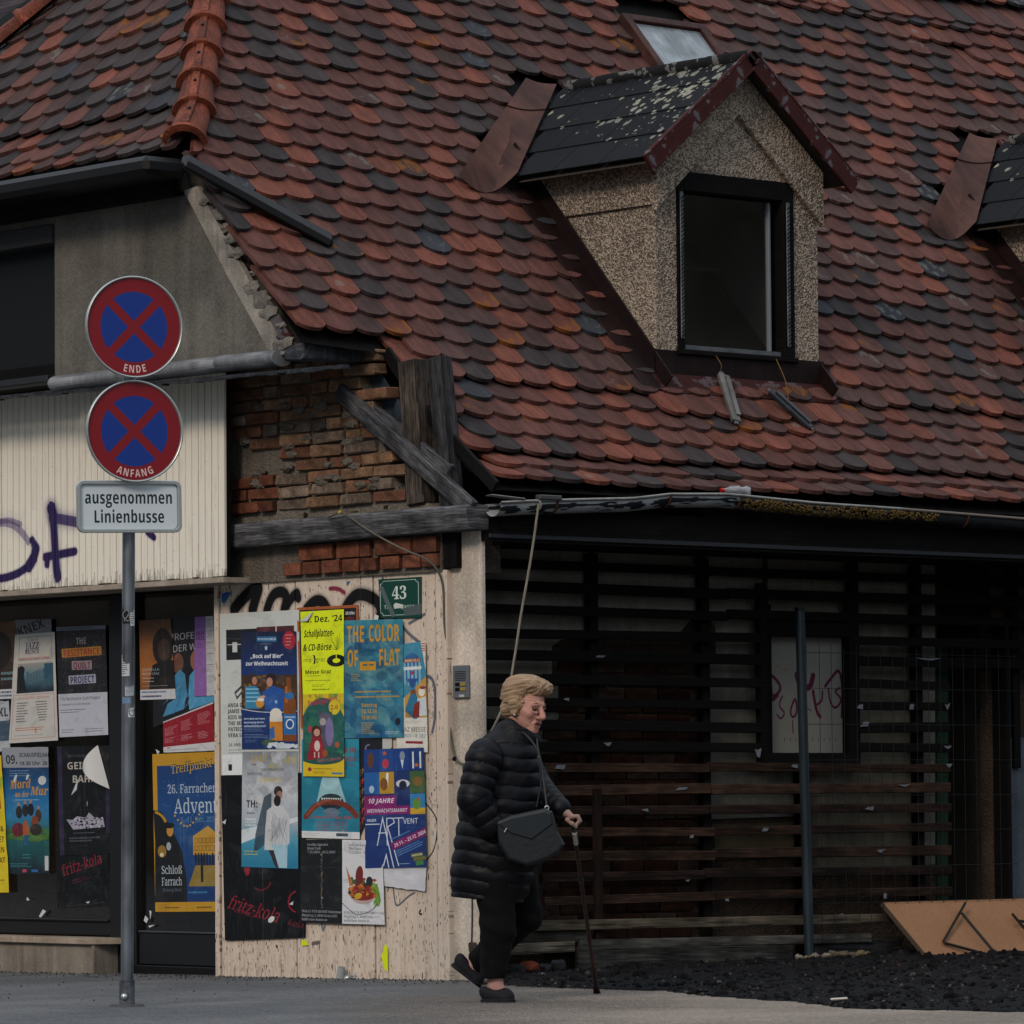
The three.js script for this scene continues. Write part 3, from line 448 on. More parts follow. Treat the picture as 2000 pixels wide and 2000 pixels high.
// tiles that meet a hip or a verge are cut there
function clipper(f) { const v = V(); return (m, g0) => { const g = g0.clone().applyMatrix4(m), p = g.attributes.position; let hit = 0; for (let i = 0; i < p.count; i++) { v.fromBufferAttribute(p, i); if (f(v)) { hit = 1; p.setXYZ(i, v.x, v.y, v.z); } } return hit ? g : null; }; }
const dormerCut = (p) => { for (const x of [dormerX, dormerX + D2]) { const half = p.z > -0.62 ? 0 : 0.82; if (Math.abs(p.x - x) < 0.66 && p.z < -0.62 && p.y < 4.75) return true; if (p.y >= 4.44 && p.y < 5.2 && Math.abs(p.x - x) < 0.12 + (5.2 - p.y) * 1.3) return true; } return false; };
const skyA = onR(1196, 44), skyB = onR(1352, 56);
{
  const slope = grp('porch_side_roof', house);
  tileField(slope, {
    prof: RP, A: V(1, 0, 0), up: (k) => V(0, k.s, -k.c), at: (a, k) => V(a, k.y, -k.a), rows: rowsR, a0: -0.66, a1: 10.4, keep: 300, sag: (a) => -0.012 * Math.sin(a * 1.3) * sstep(0, 1, a),
    inside: (p, a, s) => {
      if (p.y < 3.40 && p.x < 0.09) return 0; if (p.y >= 3.4 && p.x < -0.66) return 0; if (hL(p.x) < p.y - 0.05) return 0;
      if (dormerCut(p)) return 0; if (p.y < 6.25 && p.y > 5.62 && p.x > skyA.x + 0.02 && p.x < skyB.x + 0.04 && s < 4.7) return 0;
      if (Math.abs(p.x - 6.93) < 0.1 && Math.abs(s - 4.58) < 0.09) return 0;        // slipped-out tile
      return 1;
    },
    clip: clipper((v) => { const lim = v.y < 3.3 ? -9 : Math.max(-0.585, v.y < YE - 0.1 ? -9 : hipX(v.y)); if (v.x < lim) { v.x = lim; return 1; } return 0; }),
    hidden: (d) => d[0] > 1290 && d[0] < 1600 && d[1] > 120 && d[1] < 690,
    kind: (a, s) => { const near = hL(a) < RP.at(s).y + 0.16; let id; do { id = Math.floor(rnd() * 127); } while (near && tileKinds[id].c[0] < 145); return id; },
  });
  // boarding under the tiles
  const prof = RP.P.map(([a, y]) => [-a, y]); const top = [-(RP.at(5.2).a), RP.at(5.2).y];
  const pts = [[prof[0][0], prof[0][1] - 0.01], [prof[1][0], prof[1][1] - 0.012], [prof[2][0], prof[2][1] - 0.012], [top[0], top[1] - 0.012], [top[0], top[1] - 0.1], [prof[2][0] - 0.06, prof[2][1] - 0.05], [prof[0][0] - 0.04, prof[0][1] - 0.05]];
  const bd = [], SS = []; for (let s = 0; s <= 5.42; s += s < 1.3 ? 0.05 : 0.12) SS.push(s);
  for (let i = 0; i + 1 < SS.length; i++) { const row = [SS[i], SS[i + 1]].map((s) => { const k = RP.at(s), xl = k.y < 3.42 ? 0.02 : Math.max(-0.54, k.y > YE - 0.1 ? hipX(k.y) + 0.06 : -9); return [V(xl, k.y - 0.014, -k.a), V(10.5, k.y - 0.014, -k.a)]; }); bd.push(row[0][0], row[0][1], row[1][0], row[1][0], row[0][1], row[1][1]); }
  const dk = new THREE.BufferGeometry().setFromPoints(bd); dk.computeVertexNormals(); mesh('roof_boarding', dk, M2(mt.woodTar, { side: THREE.DoubleSide }), house);
  const cut = RP.at(1.28), p2_ = [[-cut.a, cut.y - 0.012], [-RP.at(3.2).a, RP.at(3.2).y - 0.012], [-RP.at(3.2).a, RP.at(3.2).y - 0.09], [-cut.a - 0.05, cut.y - 0.07]]; 
  mesh('verge_board', barG(V(0.03, RP.at(0.0).y + 0.0, -RP.at(0.0).a), V(0.03, RP.at(0.72).y, -RP.at(0.72).a), 0.07, 0.024), mt.woodTar, house); mesh('verge_board', barG(V(0.03, RP.at(0.72).y, -RP.at(0.72).a), V(0.03, RP.at(1.2).y, -RP.at(1.2).a), 0.07, 0.024), mt.woodTar, house);
}
// shop-side slope, its two hips
const hipTop = onL(152, -14), hipLow = onL(-30, 136);
{
  const slope = grp('shop_side_roof', house), rows = []; for (let s = 0, i = 0; s < 2.6; i++) { rows.push([s, 0]); s += i < 1 ? 0.1 : 0.157; }
  const dz = (hipTop.z - hipLow.z) / (hipTop.y - hipLow.y);
  tileField(slope, { prof: LP, clip: clipper((v) => { const lim = hipZ(v.y), l2 = hipLow.z + (v.y - hipLow.y) * dz; if (v.z > lim) { v.z = lim; return 1; } if (v.z < l2) { v.z = l2; return 1; } return 0; }), A: V(0, 0, 1), up: (k) => V(k.c, k.s, 0), at: (a, k) => V(k.a, k.y, a), rows, a0: -7.2, a1: -1.2, keep: 170, inside: (p) => (hR(p.z) < p.y - 0.03 || p.z < hipLow.z + (p.y - hipLow.y) * dz - 0.05) ? 0 : 1, kind: (a, s) => { const dark = rnd() < 0.5; let id; do { id = Math.floor(rnd() * 127); } while (dark && tileKinds[id].c[0] > 104); return id; } });
  const A = LP.at(0), B = LP.at(2.6); const q = [[A.a, A.y - 0.02], [B.a, B.y - 0.02], [B.a, B.y - 0.1], [A.a + 0.05, A.y - 0.05]];
  const poly = [V(A.a + 0.02, A.y - 0.05, -7.2), V(A.a + 0.02, A.y - 0.05, hipZ(A.y) - 0.04), V(B.a + 0.03, B.y - 0.05, hipZ(B.y) - 0.04), V(B.a + 0.03, B.y - 0.05, hipTop.z)];
  const g = new THREE.BufferGeometry().setFromPoints([poly[0], poly[1], poly[2], poly[0], poly[2], poly[3]].flatMap((p) => [p])); g.computeVertexNormals(); mesh('shop_roof_boarding', g, M2(mt.woodTar, { side: THREE.DoubleSide }), house);
}
function ridgeTile(p, q, r, mat, parent, nrm, clip = true) { // half-round ridge tile from q (lower, wide, with a raised collar) towards p
  const n = 12, ring = (t, rad_, lift) => { const c = q.clone().lerp(p, t), ax = p.clone().sub(q).normalize(), s = V().crossVectors(ax, nrm).normalize(), up = V().crossVectors(s, ax), R = []; for (let i = 0; i <= n; i++) { const a = Math.PI * (i / n); R.push(c.clone().addScaledVector(s, Math.cos(a) * rad_).addScaledVector(up, Math.sin(a) * rad_ * 0.92 + lift)); } return R; };
  const rings = [[0, r * 0.98, -0.02], [0, r * 1.22, 0], [0.07, r * 1.24, 0], [0.12, r * 1.1, 0], [0.16, r * 1.03, 0], [1.1, r * 0.86, 0]].map((a) => ring(...a)), P = [];
  for (let k = 0; k + 1 < rings.length; k++) for (let i = 0; i < n; i++) { const a = rings[k][i], b = rings[k][i + 1], c = rings[k + 1][i], d = rings[k + 1][i + 1]; P.push(a, c, b, b, c, d); }
  let g = new THREE.BufferGeometry().setFromPoints(P); g = muv(g, 0.5, rnd() * 3); g.deleteAttribute('normal'); g = mergeVertices(g, 1e-4); g.computeVertexNormals(); mesh('ridge_tile', g, M2(mat, { side: THREE.DoubleSide }), parent);
  if (clip) { const ax = p.clone().sub(q).normalize(), s = V().crossVectors(ax, nrm).normalize(), up = V().crossVectors(s, ax).normalize(); const a = q.clone().lerp(p, 0.1).addScaledVector(up, r * 1.02), b = q.clone().lerp(p, 1).addScaledVector(up, r * 0.86); mesh('ridge_strip', barG(a, b, 0.018, r * 0.42, up), mat, parent); const sc = new THREE.SphereGeometry(0.011, 8, 6); const o = mesh('ridge_screw', sc, mt.darkMetal, parent); o.position.copy(q.clone().lerp(p, 0.62).addScaledVector(up, r * 0.98 + 0.006)); }
}
{
  const hip = grp('corner_hip', house), nh = V(-0.8, 1, 0.8).normalize(), pt = (y) => { let x = XE; while (hL(x) < y && x < 4) x += 0.002; let z = 0; while (hR(z) < y && z > -5) z -= 0.002; return V(x, y + 0.03, z); };
  let y = YE + 0.05; for (let i = 0; i < 7; i++) { const a = pt(y), b = pt(y + 0.196); ridgeTile(b, a, 0.104, mt.terra, hip, nh); y += 0.196; }
  const h2 = grp('far_hip', house), dir = hipTop.clone().sub(hipLow), L = dir.length(); dir.normalize(); for (let i = -2; i * 0.36 < L + 0.7; i++) { const a = hipLow.clone().addScaledVector(dir, i * 0.36).addScaledVector(nL, 0.06), b = a.clone().addScaledVector(dir, 0.36); ridgeTile(b, a, 0.095, M2(mt.terra, { color: 0x8f4c38 }), h2, V(-0.5, 1, -0.3).normalize(), false); }
  const rg = grp('main_ridge', house), rz = -RP.at(5.42).a - 0.06, ry = RP.at(5.42).y + 0.0; for (let i = 0; i < 14; i++) ridgeTile(V(5 + i * 0.38 + 0.38, ry, rz), V(5 + i * 0.38, ry, rz), 0.1, mt.terra, rg, V(0, 1, 0.2).normalize(), false);
}
// back of the house, so that the roof is closed
mesh('rear_wall', bx(0.5, 10.4, 0, 6.3, -9.2, -9.0), mt.plasterUpper, house); mesh('end_wall', bx(10.2, 10.4, 0, 6.3, -9.0, -0.6), mt.plasterUpper, house);
{ const z0 = -RP.at(5.42).a, y0 = RP.at(5.42).y + 0.0; mesh('rear_roof', muv(extrX([[z0, y0], [z0, y0 - 0.1], [-9.3, 5.2], [-9.3, 5.3]], 1.2, 10.5), 1), mt.flashDark, house); }
// --- upper storey over the shop: jutting plaster wall, gutter coping, shuttered window
{
  const up = grp('upper_wall', house), P = (px, py, k = XU) => { const p = onX(px, py, k); return [p.z, p.y]; };
  const zl = -7.2, wz1 = P(107, 600)[0], wz0 = wz1 - 1.15, wy0 = yL(60, 738, XU), wy1 = yL(60, 446, XU), yb = 3.385;
  const hole = [[wz0, wy0], [wz0, wy1], [wz1, wy1], [wz1, wy0]].map(([z, y]) => [-z, y]);
  const out = [[zl, yb], [P(556, 695)[0], yb], P(372, 374), [P(340, 330)[0], 4.66], [zl, 4.66]].map(([z, y]) => [-z, y]);
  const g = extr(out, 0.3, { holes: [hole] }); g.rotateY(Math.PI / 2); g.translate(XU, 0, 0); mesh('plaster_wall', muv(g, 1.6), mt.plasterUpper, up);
  mesh('roller_box', cbx(XU - 0.02, XU + 0.1, yL(60, 482, XU), wy1 + 0.005, wz0, wz1 - 0.004, 0.006), M2(mt.plasterUpper, { color: 0x62656a }), up);
  mesh('roller_shutter', bx(XU + 0.1, XU + 0.12, wy0 + 0.07, wy1 - 0.08, wz0, wz1), M({ color: 0x14171b, roughness: 0.6 }), up);
  mesh('window_frame', cbx(XU + 0.03, XU + 0.1, wy0, wy0 + 0.07, wz0, wz1, 0.004), mt.woodTar, up);
  mesh('window_sill', cbx(XU - 0.07, XU + 0.06, wy0 - 0.045, wy0 - 0.004, wz0 - 0.04, wz1 + 0.02, 0.005), M({ color: 0x1b1e22, roughness: 0.5 }), up);
  // metal coping: rounded segments with a ragged drip edge
  const seg = (pa, pb, m) => { const a = onX(...pa, XU - 0.03), b = onX(...pb, XU - 0.03); const s = new THREE.Shape(); s.absellipse(0, 0, 0.07, 0.046, 0, Math.PI * 2); const q = new THREE.ExtrudeGeometry(s, { depth: b.z - a.z - 0.006, bevelEnabled: false, curveSegments: 12 }); q.translate(0, 0, 0); const sh = (b.y - a.y) / (b.z - a.z); q.translate(a.x, a.y, a.z); const p = q.attributes.position; for (let i = 0; i < p.count; i++) p.setY(i, p.getY(i) + (p.getZ(i) - a.z) * sh); mesh('coping_segment', muv(q, 0.7, rnd()), m, up); };
  seg([112, 750], [437, 711], M2(mt.zincDull, { color: 0xb4b8bb })); seg([437, 710], [552, 699], M2(mt.zincDull, { color: 0x9a9ea2 }));
  const dp = [], a = onX(-300, 800, XU - 0.06), b = onX(668, 712, XU - 0.06), n = 60; for (let i = 0; i < n; i++) { const t0 = i / n, t1 = (i + 1) / n, h = 0.014 + 0.012 * hash(i, 4), p = a.clone().lerp(b, t0), q = a.clone().lerp(b, t1); dp.push(bx(p.x, p.x + 0.05, p.y - h, p.y, p.z, q.z + 0.001)); }
  mesh('drip_edge', muv(mergeGeometries(dp), 0.5), M2(mt.lead, { color: 0x3e4248 }), up);
  mesh('soffit', muv(bx(XU + 0.0, 0.09, yb - 0.02, yb - 0.002, zl, P(690, 700, 0)[0]), 1), mt.woodTar, up);
  // verge: plaster edge strip and lumps of mortar under the tiles
  const vs = extrX([P(370, 374), P(394, 366), P(484, 528), P(570, 690), P(544, 700), P(454, 538)].map((q) => q), XU - 0.035, XU - 0.002, { bevel: 0.004 }); mesh('verge_strip', muv(vs, 0.5), mt.verge, up);
  for (let i = 0; i < 11; i++) { const t = i / 10, px = lerp(398, 552, t) + rr(0, 30) * (1 - t * 0.4), py = lerp(384, 668, t) + rr(-4, 14), q = onX(px, py, XU - 0.04), g2 = new THREE.IcosahedronGeometry(1, 1), p = g2.attributes.position, sx = rr(0.02, 0.045); for (let k = 0; k < p.count; k++) { const f = 0.6 + 0.8 * hash(Math.round(p.getX(k) * 40) + i * 13, Math.round(p.getY(k) * 40 + p.getZ(k) * 77)); p.setXYZ(k, p.getX(k) * 0.014 * f, p.getY(k) * sx * 0.9 * f, p.getZ(k) * sx * 1.9 * f); } g2.computeVertexNormals(); mesh('mortar_lump', muv(g2, 0.3, i), M2(mt.verge, { color: 0xa09e99 }), up).position.copy(q); }
  mesh('verge_trim', barG(onX(520, 590, XU - 0.03), onX(578, 692, XU - 0.03), 0.07, 0.02, V(0, 1, 1)), mt.peel, up);
  mesh('lead_tray', barG(onX(572, 688, -0.5), onX(700, 690, -0.03), 0.1, 0.16, UP, 0.012, 0.008, 0.5), mt.lead, up); mesh('lead_lip', barG(onX(562, 668, -0.5), onX(680, 672, -0.03), 0.03, 0.2, V(0, 1, 0.5), 0.008, 0.008, 0.3), M2(mt.lead, { color: 0x6d6668 }), up);
  // eaves: fascia, box gutter, and the short gutter running down over the tiles
  mesh('eaves_fascia', bx(XE + 0.03, XE + 0.06, YE - 0.2, YE - 0.03, zl, -1.93), mt.woodTar, up); mesh('eaves_soffit', bx(XE + 0.06, XU + 0.02, YE - 0.2, YE - 0.18, zl, -1.93), mt.woodTar, up);
  const c0 = onX(352, 308, XE - 0.03); mesh('eaves_gutter', cbx(XE - 0.27, XE + 0.025, YE - 0.125, YE - 0.02, zl, c0.z, 0.03), mt.darkMetal, up);  // box gutter widened outwards to throw more shade on the wall below
  const d0 = onR(356, 312, 0.13), d1 = onR(650, 474, 0.075), du = nR.clone(); mesh('diverter_gutter', barG(d0, d1, 0.06, 0.11, du, 0.024), mt.darkMetal, up);
}
let gutY;
// --- gutter of the porch side, sagging; fascia and soffit
{
  const gt = grp('porch_gutter', house), ZG = 0.17, rim = [[900, 979], [1040, 979], [1160, 976], [1240, 974], [1310, 966], [1420, 966], [1500, 974], [1600, 984], [1750, 994], [2000, 1014], [2400, 1046]].map(([a, b]) => onZ(a, b, ZG));
  rim[0].x = 0.02; const yAt = (x) => { for (let i = 0; i + 1 < rim.length; i++) if (x <= rim[i + 1].x) return lerp(rim[i].y, rim[i + 1].y, clamp((x - rim[i].x) / (rim[i + 1].x - rim[i].x))); return rim[rim.length - 1].y + (rim[rim.length - 1].x - x) * 0.005; };
  const Rg = 0.068; T.gut = dtex(512, (u, v) => { const l = fbm(u * 5, v * 8, 5, 5, 8), s = fbm(u * 14, v * 4 + 2, 14, 3, 4), k = l + 0.3 * (s - 0.5); return k > 0.57 ? mix3([46, 50, 56], [30, 32, 36], s) : mix3([176, 178, 176], [140, 146, 152], s); });
  const gm = [M({ map: T.gut, roughness: 0.6, metalness: 0.1 }), M({ map: T.gut, color: 0x8a8c90, roughness: 0.6 }), M({ map: T.metal, color: 0x3c3e42, roughness: 0.7 })];
  const segs = [[0.02, 1.25, 0], [1.25, 1.78, 0], [1.78, 3.05, 1], [3.05, 5.2, 2], [5.2, 10.3, 2]];
  segs.forEach(([xa, xb, mi]) => {
    const n = Math.max(3, Math.ceil((xb - xa) / 0.15)), m = 10, P = [], U = [], I = [];
    for (let i = 0; i <= n; i++) { const x = lerp(xa + 0.003, xb - 0.003, i / n), y = yAt(x); for (let k = 0; k <= m; k++) { const a = Math.PI * k / m; P.push(x, y - Math.sin(a) * Rg, ZG - Rg + Math.cos(a) * Rg); U.push(x / 0.9, k / m * 0.98); } }
    for (let i = 0; i < n; i++) for (let k = 0; k < m; k++) { const a = i * (m + 1) + k; I.push(a, a + 1, a + m + 1, a + 1, a + m + 2, a + m + 1); }
    const g = new THREE.BufferGeometry(); g.setAttribute('position', new THREE.Float32BufferAttribute(P, 3)); g.setAttribute('uv', new THREE.Float32BufferAttribute(U, 2)); g.setIndex(I); g.computeVertexNormals();
    const mm = gm[mi].clone(); mm.side = THREE.DoubleSide; mesh('gutter_length', g, mm, gt);
    const pts = []; for (let i = 0; i <= n; i++) { const x = lerp(xa, xb, i / n); pts.push(V(x, yAt(x) + 0.002, ZG)); } mesh('gutter_bead', tube(pts, 0.009, n * 2, 6), mi === 2 ? M({ color: 0x6d6560, roughness: 0.6 }) : M({ map: T.metal, color: 0xb9b8b2, roughness: 0.5, metalness: 0.2 }), gt);
  });
  for (const x of [0.42, 1.25, 1.78, 2.7, 3.6, 4.5]) { const y = yAt(x), pts = []; for (let k = 0; k <= 8; k++) { const a = Math.PI * k / 8; pts.push(V(x, y - Math.sin(a) * (Rg + 0.004), ZG - Rg + Math.cos(a) * (Rg + 0.004))); } mesh('gutter_bracket', tube(pts, 0.008, 14, 5), M({ map: T.brick, color: 0x5a3a2a, roughness: 0.9 }), gt); }
  mesh('gutter_end_flashing', muv(barG(V(0.03, 2.56, 0.06), V(0.2, 2.54, 0.14), 0.006, 0.12), 0.4), M2(mt.zincDull, { color: 0xa9a7a2 }), gt);
  mesh('eaves_bracket', cbx(0.28, 0.44, yAt(0.36) + 0.005, yAt(0.36) + 0.03, ZG - 0.02, ZG + 0.02, 0.004), M({ map: T.metal, color: 0x9a9c9c, roughness: 0.5, metalness: 0.4 }), gt);
  const ms = []; for (let i = 0; i < 900; i++) { const x = rr(1.82, 3.35), a = rr(0.15, 1.1) * (x > 3 ? 0.7 : 1), dens = fbm(x * 3, 2, 99, 3); if (dens < rnd() * 0.75) continue; const s = rr(0.004, 0.011), g = new THREE.IcosahedronGeometry(s, 0); g.translate(x, yAt(x) - Math.sin(a) * (Rg + 0.002), ZG - Rg + Math.cos(a) * (Rg + 0.002)); ms.push(g); }
  const mo = mesh('gutter_moss', mergeGeometries(ms), M({ color: 0x5e4d2c, roughness: 1 }), gt); mo.userData.kind = 'stuff';
  mesh('porch_fascia', muv(bx(0.03, 10.3, 2.32, 2.50, 0.0, 0.03), 1), mt.woodTar, house); mesh('porch_fascia_strip', cbx(0.05, 10.3, 2.335, 2.36, 0.032, 0.045, 0.004), M({ color: 0x22262b, roughness: 0.5 }), house); mesh('porch_soffit', bx(0.34, 10.3, 2.32, 2.34, -0.6, -0.002), mt.woodTar, house);
  gutY = yAt;
}
// ---------------------------------------------------------------- dormers
const ZD = -0.69, ZF = -0.55;      // front wall plane, barge-board plane
T.slate = ctex(1024, 512, (g, W, H) => { // slope 2.0 x 1.02 m, u along depth (0 = back), v up the slope
  g.fillStyle = '#1f2226'; g.fillRect(0, 0, W, H);
  for (let i = 0; i < 1500; i++) { g.fillStyle = pick(['rgba(50,54,58,.14)', 'rgba(12,14,17,.2)', 'rgba(64,60,54,.1)']); g.fillRect(rnd() * W, rnd() * H, 2 + rnd() * 50, 1 + rnd() * 5); }
  for (let i = 0; i < 300; i++) { g.fillStyle = 'rgba(150,152,150,.25)'; g.fillRect(rnd() * W, rnd() * H, 1 + rnd() * 2, 1); }
  const spot = (x, y, r) => { const n = 16, ph = rnd() * 6, path = (k) => { g.beginPath(); for (let i = 0; i <= n; i++) { const a = i / n * 6.283, q = r * k * (0.86 + 0.2 * Math.sin(a * 3 + ph) * 0.5 + 0.1 * Math.sin(a * 5 + ph * 2)); const X = x + Math.cos(a) * q, Y = y + Math.sin(a) * q; i ? g.lineTo(X, Y) : g.moveTo(X, Y); } g.closePath(); }; const c = pick(['#a9a792', '#b5b2a0', '#9c9b8a']); path(1); g.fillStyle = c; g.fill(); if (r > 8) { path(0.78); g.fillStyle = '#6e7068'; g.fill(); path(0.62); g.fillStyle = c; g.fill(); if (rnd() < 0.6) { path(0.3); g.fillStyle = '#77786e'; g.fill(); } } };
  for (let i = 0; i < 150; i++) { const u = Math.pow(rnd(), 0.55), x = W * (0.12 + 0.86 * u), y = H * rr(0.05, 0.85); if (y > H * (0.25 + 0.75 * u)) continue; spot(x, y, Math.pow(rnd(), 2) * 13 + 2); }
  for (let i = 0; i < 70; i++) spot(W * rr(0.66, 0.99), H * rr(0.02, 0.4), Math.pow(rnd(), 1.8) * 17 + 3);
  g.fillStyle = '#6b7430'; g.beginPath(); g.ellipse(W * 0.26, H * 0.86, 30, 10, -0.15, 0, 7); g.fill();
});
T.slate.wrapS = T.slate.wrapT = THREE.ClampToEdgeWrapping;
function makeDormer(X, second) {
  const d = grp('dormer', house), P = (px, py, k = ZD) => { const p = onZ(px, py, k); return [p.x, p.y]; };
  const x0 = X - 0.645, x1 = X + 0.65, yb = 3.50, ya = 5.20, ye = 4.57, sl = 0.82, w0 = X - 0.485, w1 = X + 0.45, wy0 = 3.51, wy1 = 4.535;
  const zAt = (y) => -(RP.at(1).a) - (y - RP.at(1).y) / Math.tan(rad(48));
  // walls
  const fr = extr([[x0, yb - 0.26], [x1, yb - 0.26], [x1, ye + 0.07], [X, ya - 0.02], [x0, ye + 0.07]], 0.12, { holes: [[[w0, wy0], [w0, wy1], [w1, wy1], [w1, wy0]]] }); fr.translate(0, 0, ZD - 0.12); mesh('front_wall', muv(fr, 1.1), mt.rough, d);
  const bd = extr([[x0 - 0.02, 4.30], [X - 0.01, 4.90], [x1 + 0.02, 4.30], [x1 + 0.02, ye + 0.04], [X, ya - 0.03], [x0 - 0.02, ye + 0.04]], 0.03, { bevel: 0.006 }); bd.translate(0, 0, ZD); mesh('gable_band', muv(bd, 1.1), mt.rough, d);
  for (const s of [0, 1]) {
    const xa = s ? x1 - 0.1 : x0, tri = [[ZD - 0.121, yb - 0.2], [ZD - 0.121, ye + 0.06], [zAt(ye + 0.06) - 0.05, ye + 0.06]]; const g = extrX(tri, xa, xa + 0.1); mesh('cheek_wall', muv(g, 1.1), mt.rough, d);
    const b2 = extrX([[ZD - 0.002, 4.33], [ZD - 0.002, ye + 0.05], [zAt(ye + 0.05), ye + 0.05], [zAt(4.33), 4.33]], s ? x1 : x0 - 0.02, s ? x1 + 0.02 : x0); mesh('cheek_band', muv(b2, 1.1), mt.rough, d);
  }
  // roof slopes: slates in courses
  const slateM = M({ map: T.slate, roughness: 0.85, specularIntensity: 0.25, color: 0xd8d8d8 }), zb = zAt(ya) + 0.5;
  for (const s of [-1, 1]) {
    const ex = X + s * sl, edge = V(ex, ye, 0), top = V(X, ya + 0.03, 0), dn = edge.clone().sub(top), L = dn.length(), u = dn.clone().normalize(), nr = V(-u.y * s, u.x * s, 0).normalize(); if (nr.y < 0) nr.negate();
    const zEnd = (t) => zAt(lerp(ye, ya, t)) + 0.16; // back edge follows the main roof
    const nC = 4, e = L / nC;
    for (let r = 0; r < nC; r++) {
      const t0 = r / nC, t1 = Math.min(1, (r + 1) / nC + 0.12), z1 = zEnd((t0 + 0.5 / nC)) ; let z = ZF - 0.015 - (r % 2 ? 0.21 : 0);
      if (r % 2) z += 0.21;
      let first = true;
      while (z > z1) {
        const len = first && r % 2 ? 0.2 : 0.4, za = z, zc = Math.max(z - len, z1); first = false;
        const c0 = edge.clone().lerp(top, t0).addScaledVector(nr, 0.012), c1 = edge.clone().lerp(top, t1).addScaledVector(nr, 0.002), th = nr.clone().multiplyScalar(-0.007);
        const q = [V(c0.x, c0.y, za - 0.003), V(c0.x, c0.y, zc + 0.003), V(c1.x, c1.y, zc + 0.003), V(c1.x, c1.y, za - 0.003)], q2 = q.map((p) => p.clone().add(th));
        const F = [[q[0], q[1], q[2]], [q[0], q[2], q[3]], [q[0], q2[0], q2[1]], [q[0], q2[1], q[1]], [q[1], q2[1], q2[2]], [q[1], q2[2], q[2]], [q[3], q2[3], q2[0]], [q[3], q2[0], q[0]]];
        const g = new THREE.BufferGeometry().setFromPoints(F.flat()), uvs = []; for (const f of F.flat()) { const tt = clamp((f.y - ye) / (ya + 0.03 - ye)); uvs.push(clamp((f.z - (ZF - 2.0)) / 2.0), tt); } g.setAttribute('uv', new THREE.Float32BufferAttribute(uvs, 2)); g.computeVertexNormals();
        const sm = slateM.clone(); sm.side = THREE.DoubleSide; mesh('roof_slate', g, r % 2 ? slateDark(sm) : sm, d); z -= len;
      }
    }
    const bo = barG(V(ex + s * 0.0, ye - 0.025, (ZF - 0.02 + zEnd(0)) / 2), V(X, ya - 0.0, (ZF - 0.02 + zEnd(0)) / 2), 0.02, 0.02); // soffit board
    const so = [V(ex - s * 0.01, ye - 0.03, ZF - 0.02), V(X, ya - 0.02, ZF - 0.02), V(X, ya - 0.02, zAt(ya)), V(ex - s * 0.01, ye - 0.03, zEnd(0))]; const sg = new THREE.BufferGeometry().setFromPoints([so[0], so[1], so[2], so[0], so[2], so[3]]); sg.computeVertexNormals(); mesh('soffit', sg, M2(mt.plasterUpper, { side: THREE.DoubleSide, color: 0x6d6862 }), d);
    // barge board, peeling paint
    const bb = barG(V(ex + s * 0.012, ye - 0.04, ZF), V(X + s * 0.028, ya - 0.012, ZF), 0.115, 0.022, UP, 0.004, 0.002, 0.45); mesh('barge_board', bb, mt.peel, d);
    const bc = barG(V(ex + s * 0.02, ye + 0.02, ZF - 0.005), V(X + s * 0.008, ya + 0.055, ZF - 0.005), 0.01, 0.04, UP, 0.003, 0.001, 0.4); mesh('barge_cap', bc, M2(mt.peel, { color: 0xb8b4b8 }), d);
    // flashing along the cheek, lying on the main roof
    const f0 = V(X + s * 0.75, 0, 0), ya0 = 3.22, ya1 = 4.72; const q0 = V(X + s * 0.74, ya0, zAt(ya0)).addScaledVector(nR, 0.05), q1 = V(X + s * 0.74, ya1, zAt(ya1)).addScaledVector(nR, 0.05); mesh('cheek_flashing', barG(q0, q1, 0.012, 0.2, nR, 0.003, 0, 0.6), mt.flashDark, d);
    const k0 = V(X + s * 0.662, ya0 + 0.02, zAt(ya0 + 0.02)).addScaledVector(nR, 0.06), k1 = V(X + s * 0.662, ya1, zAt(ya1)).addScaledVector(nR, 0.06); mesh('upstand_flashing', barG(k0, k1, 0.16, 0.012, nR, 0.003, 0, 0.6), mt.flashDark, d);
    // valley sheet between dormer roof and main roof
    const R = 10, C = 10, PP = [], II = [];
    for (let i = 0; i <= R; i++) for (let j = 0; j <= C; j++) { // i down the valley, j from dormer slope to main roof
      const t = i / R, a = top.clone().lerp(edge, t).addScaledVector(nr, 0.035); a.z = zEnd(1 - t) + 0.03; const yb2 = lerp(ya + 0.02, ye - 0.1, t), b = V(lerp(X + s * 0.16, X + s * (sl + 0.46), t), yb2, zAt(yb2)).addScaledVector(nR, 0.115), w = j / C, q = a.clone().lerp(b, w);
      q.addScaledVector(nR, -0.015 * Math.sin(Math.PI * w)); q.y -= 0.10 * Math.sin(Math.PI * w) * t * t * t; PP.push(q.x, q.y, q.z);
    }
    for (let i = 0; i < R; i++) for (let j = 0; j < C; j++) { const a = i * (C + 1) + j; II.push(a, a + 1, a + C + 1, a + 1, a + C + 2, a + C + 1); }
    const vg = new THREE.BufferGeometry(); vg.setAttribute('position', new THREE.Float32BufferAttribute(PP, 3)); vg.setIndex(II); let v2 = muv(vg, 0.9); v2.deleteAttribute('normal'); v2 = mergeVertices(v2, 1e-4); v2.computeVertexNormals(); mesh('valley_sheet', v2, M2(mt.flash, { side: THREE.DoubleSide }), d);
    const wl = []; for (let j = 0; j <= C; j++) { const k = (3 * (C + 1) + j) * 3; wl.push(V(PP[k], PP[k + 1], PP[k + 2]).addScaledVector(nR, 0.004)); } mesh('sheet_seam', tube(wl, 0.004, 20, 5), mt.flashDark, d);
  }
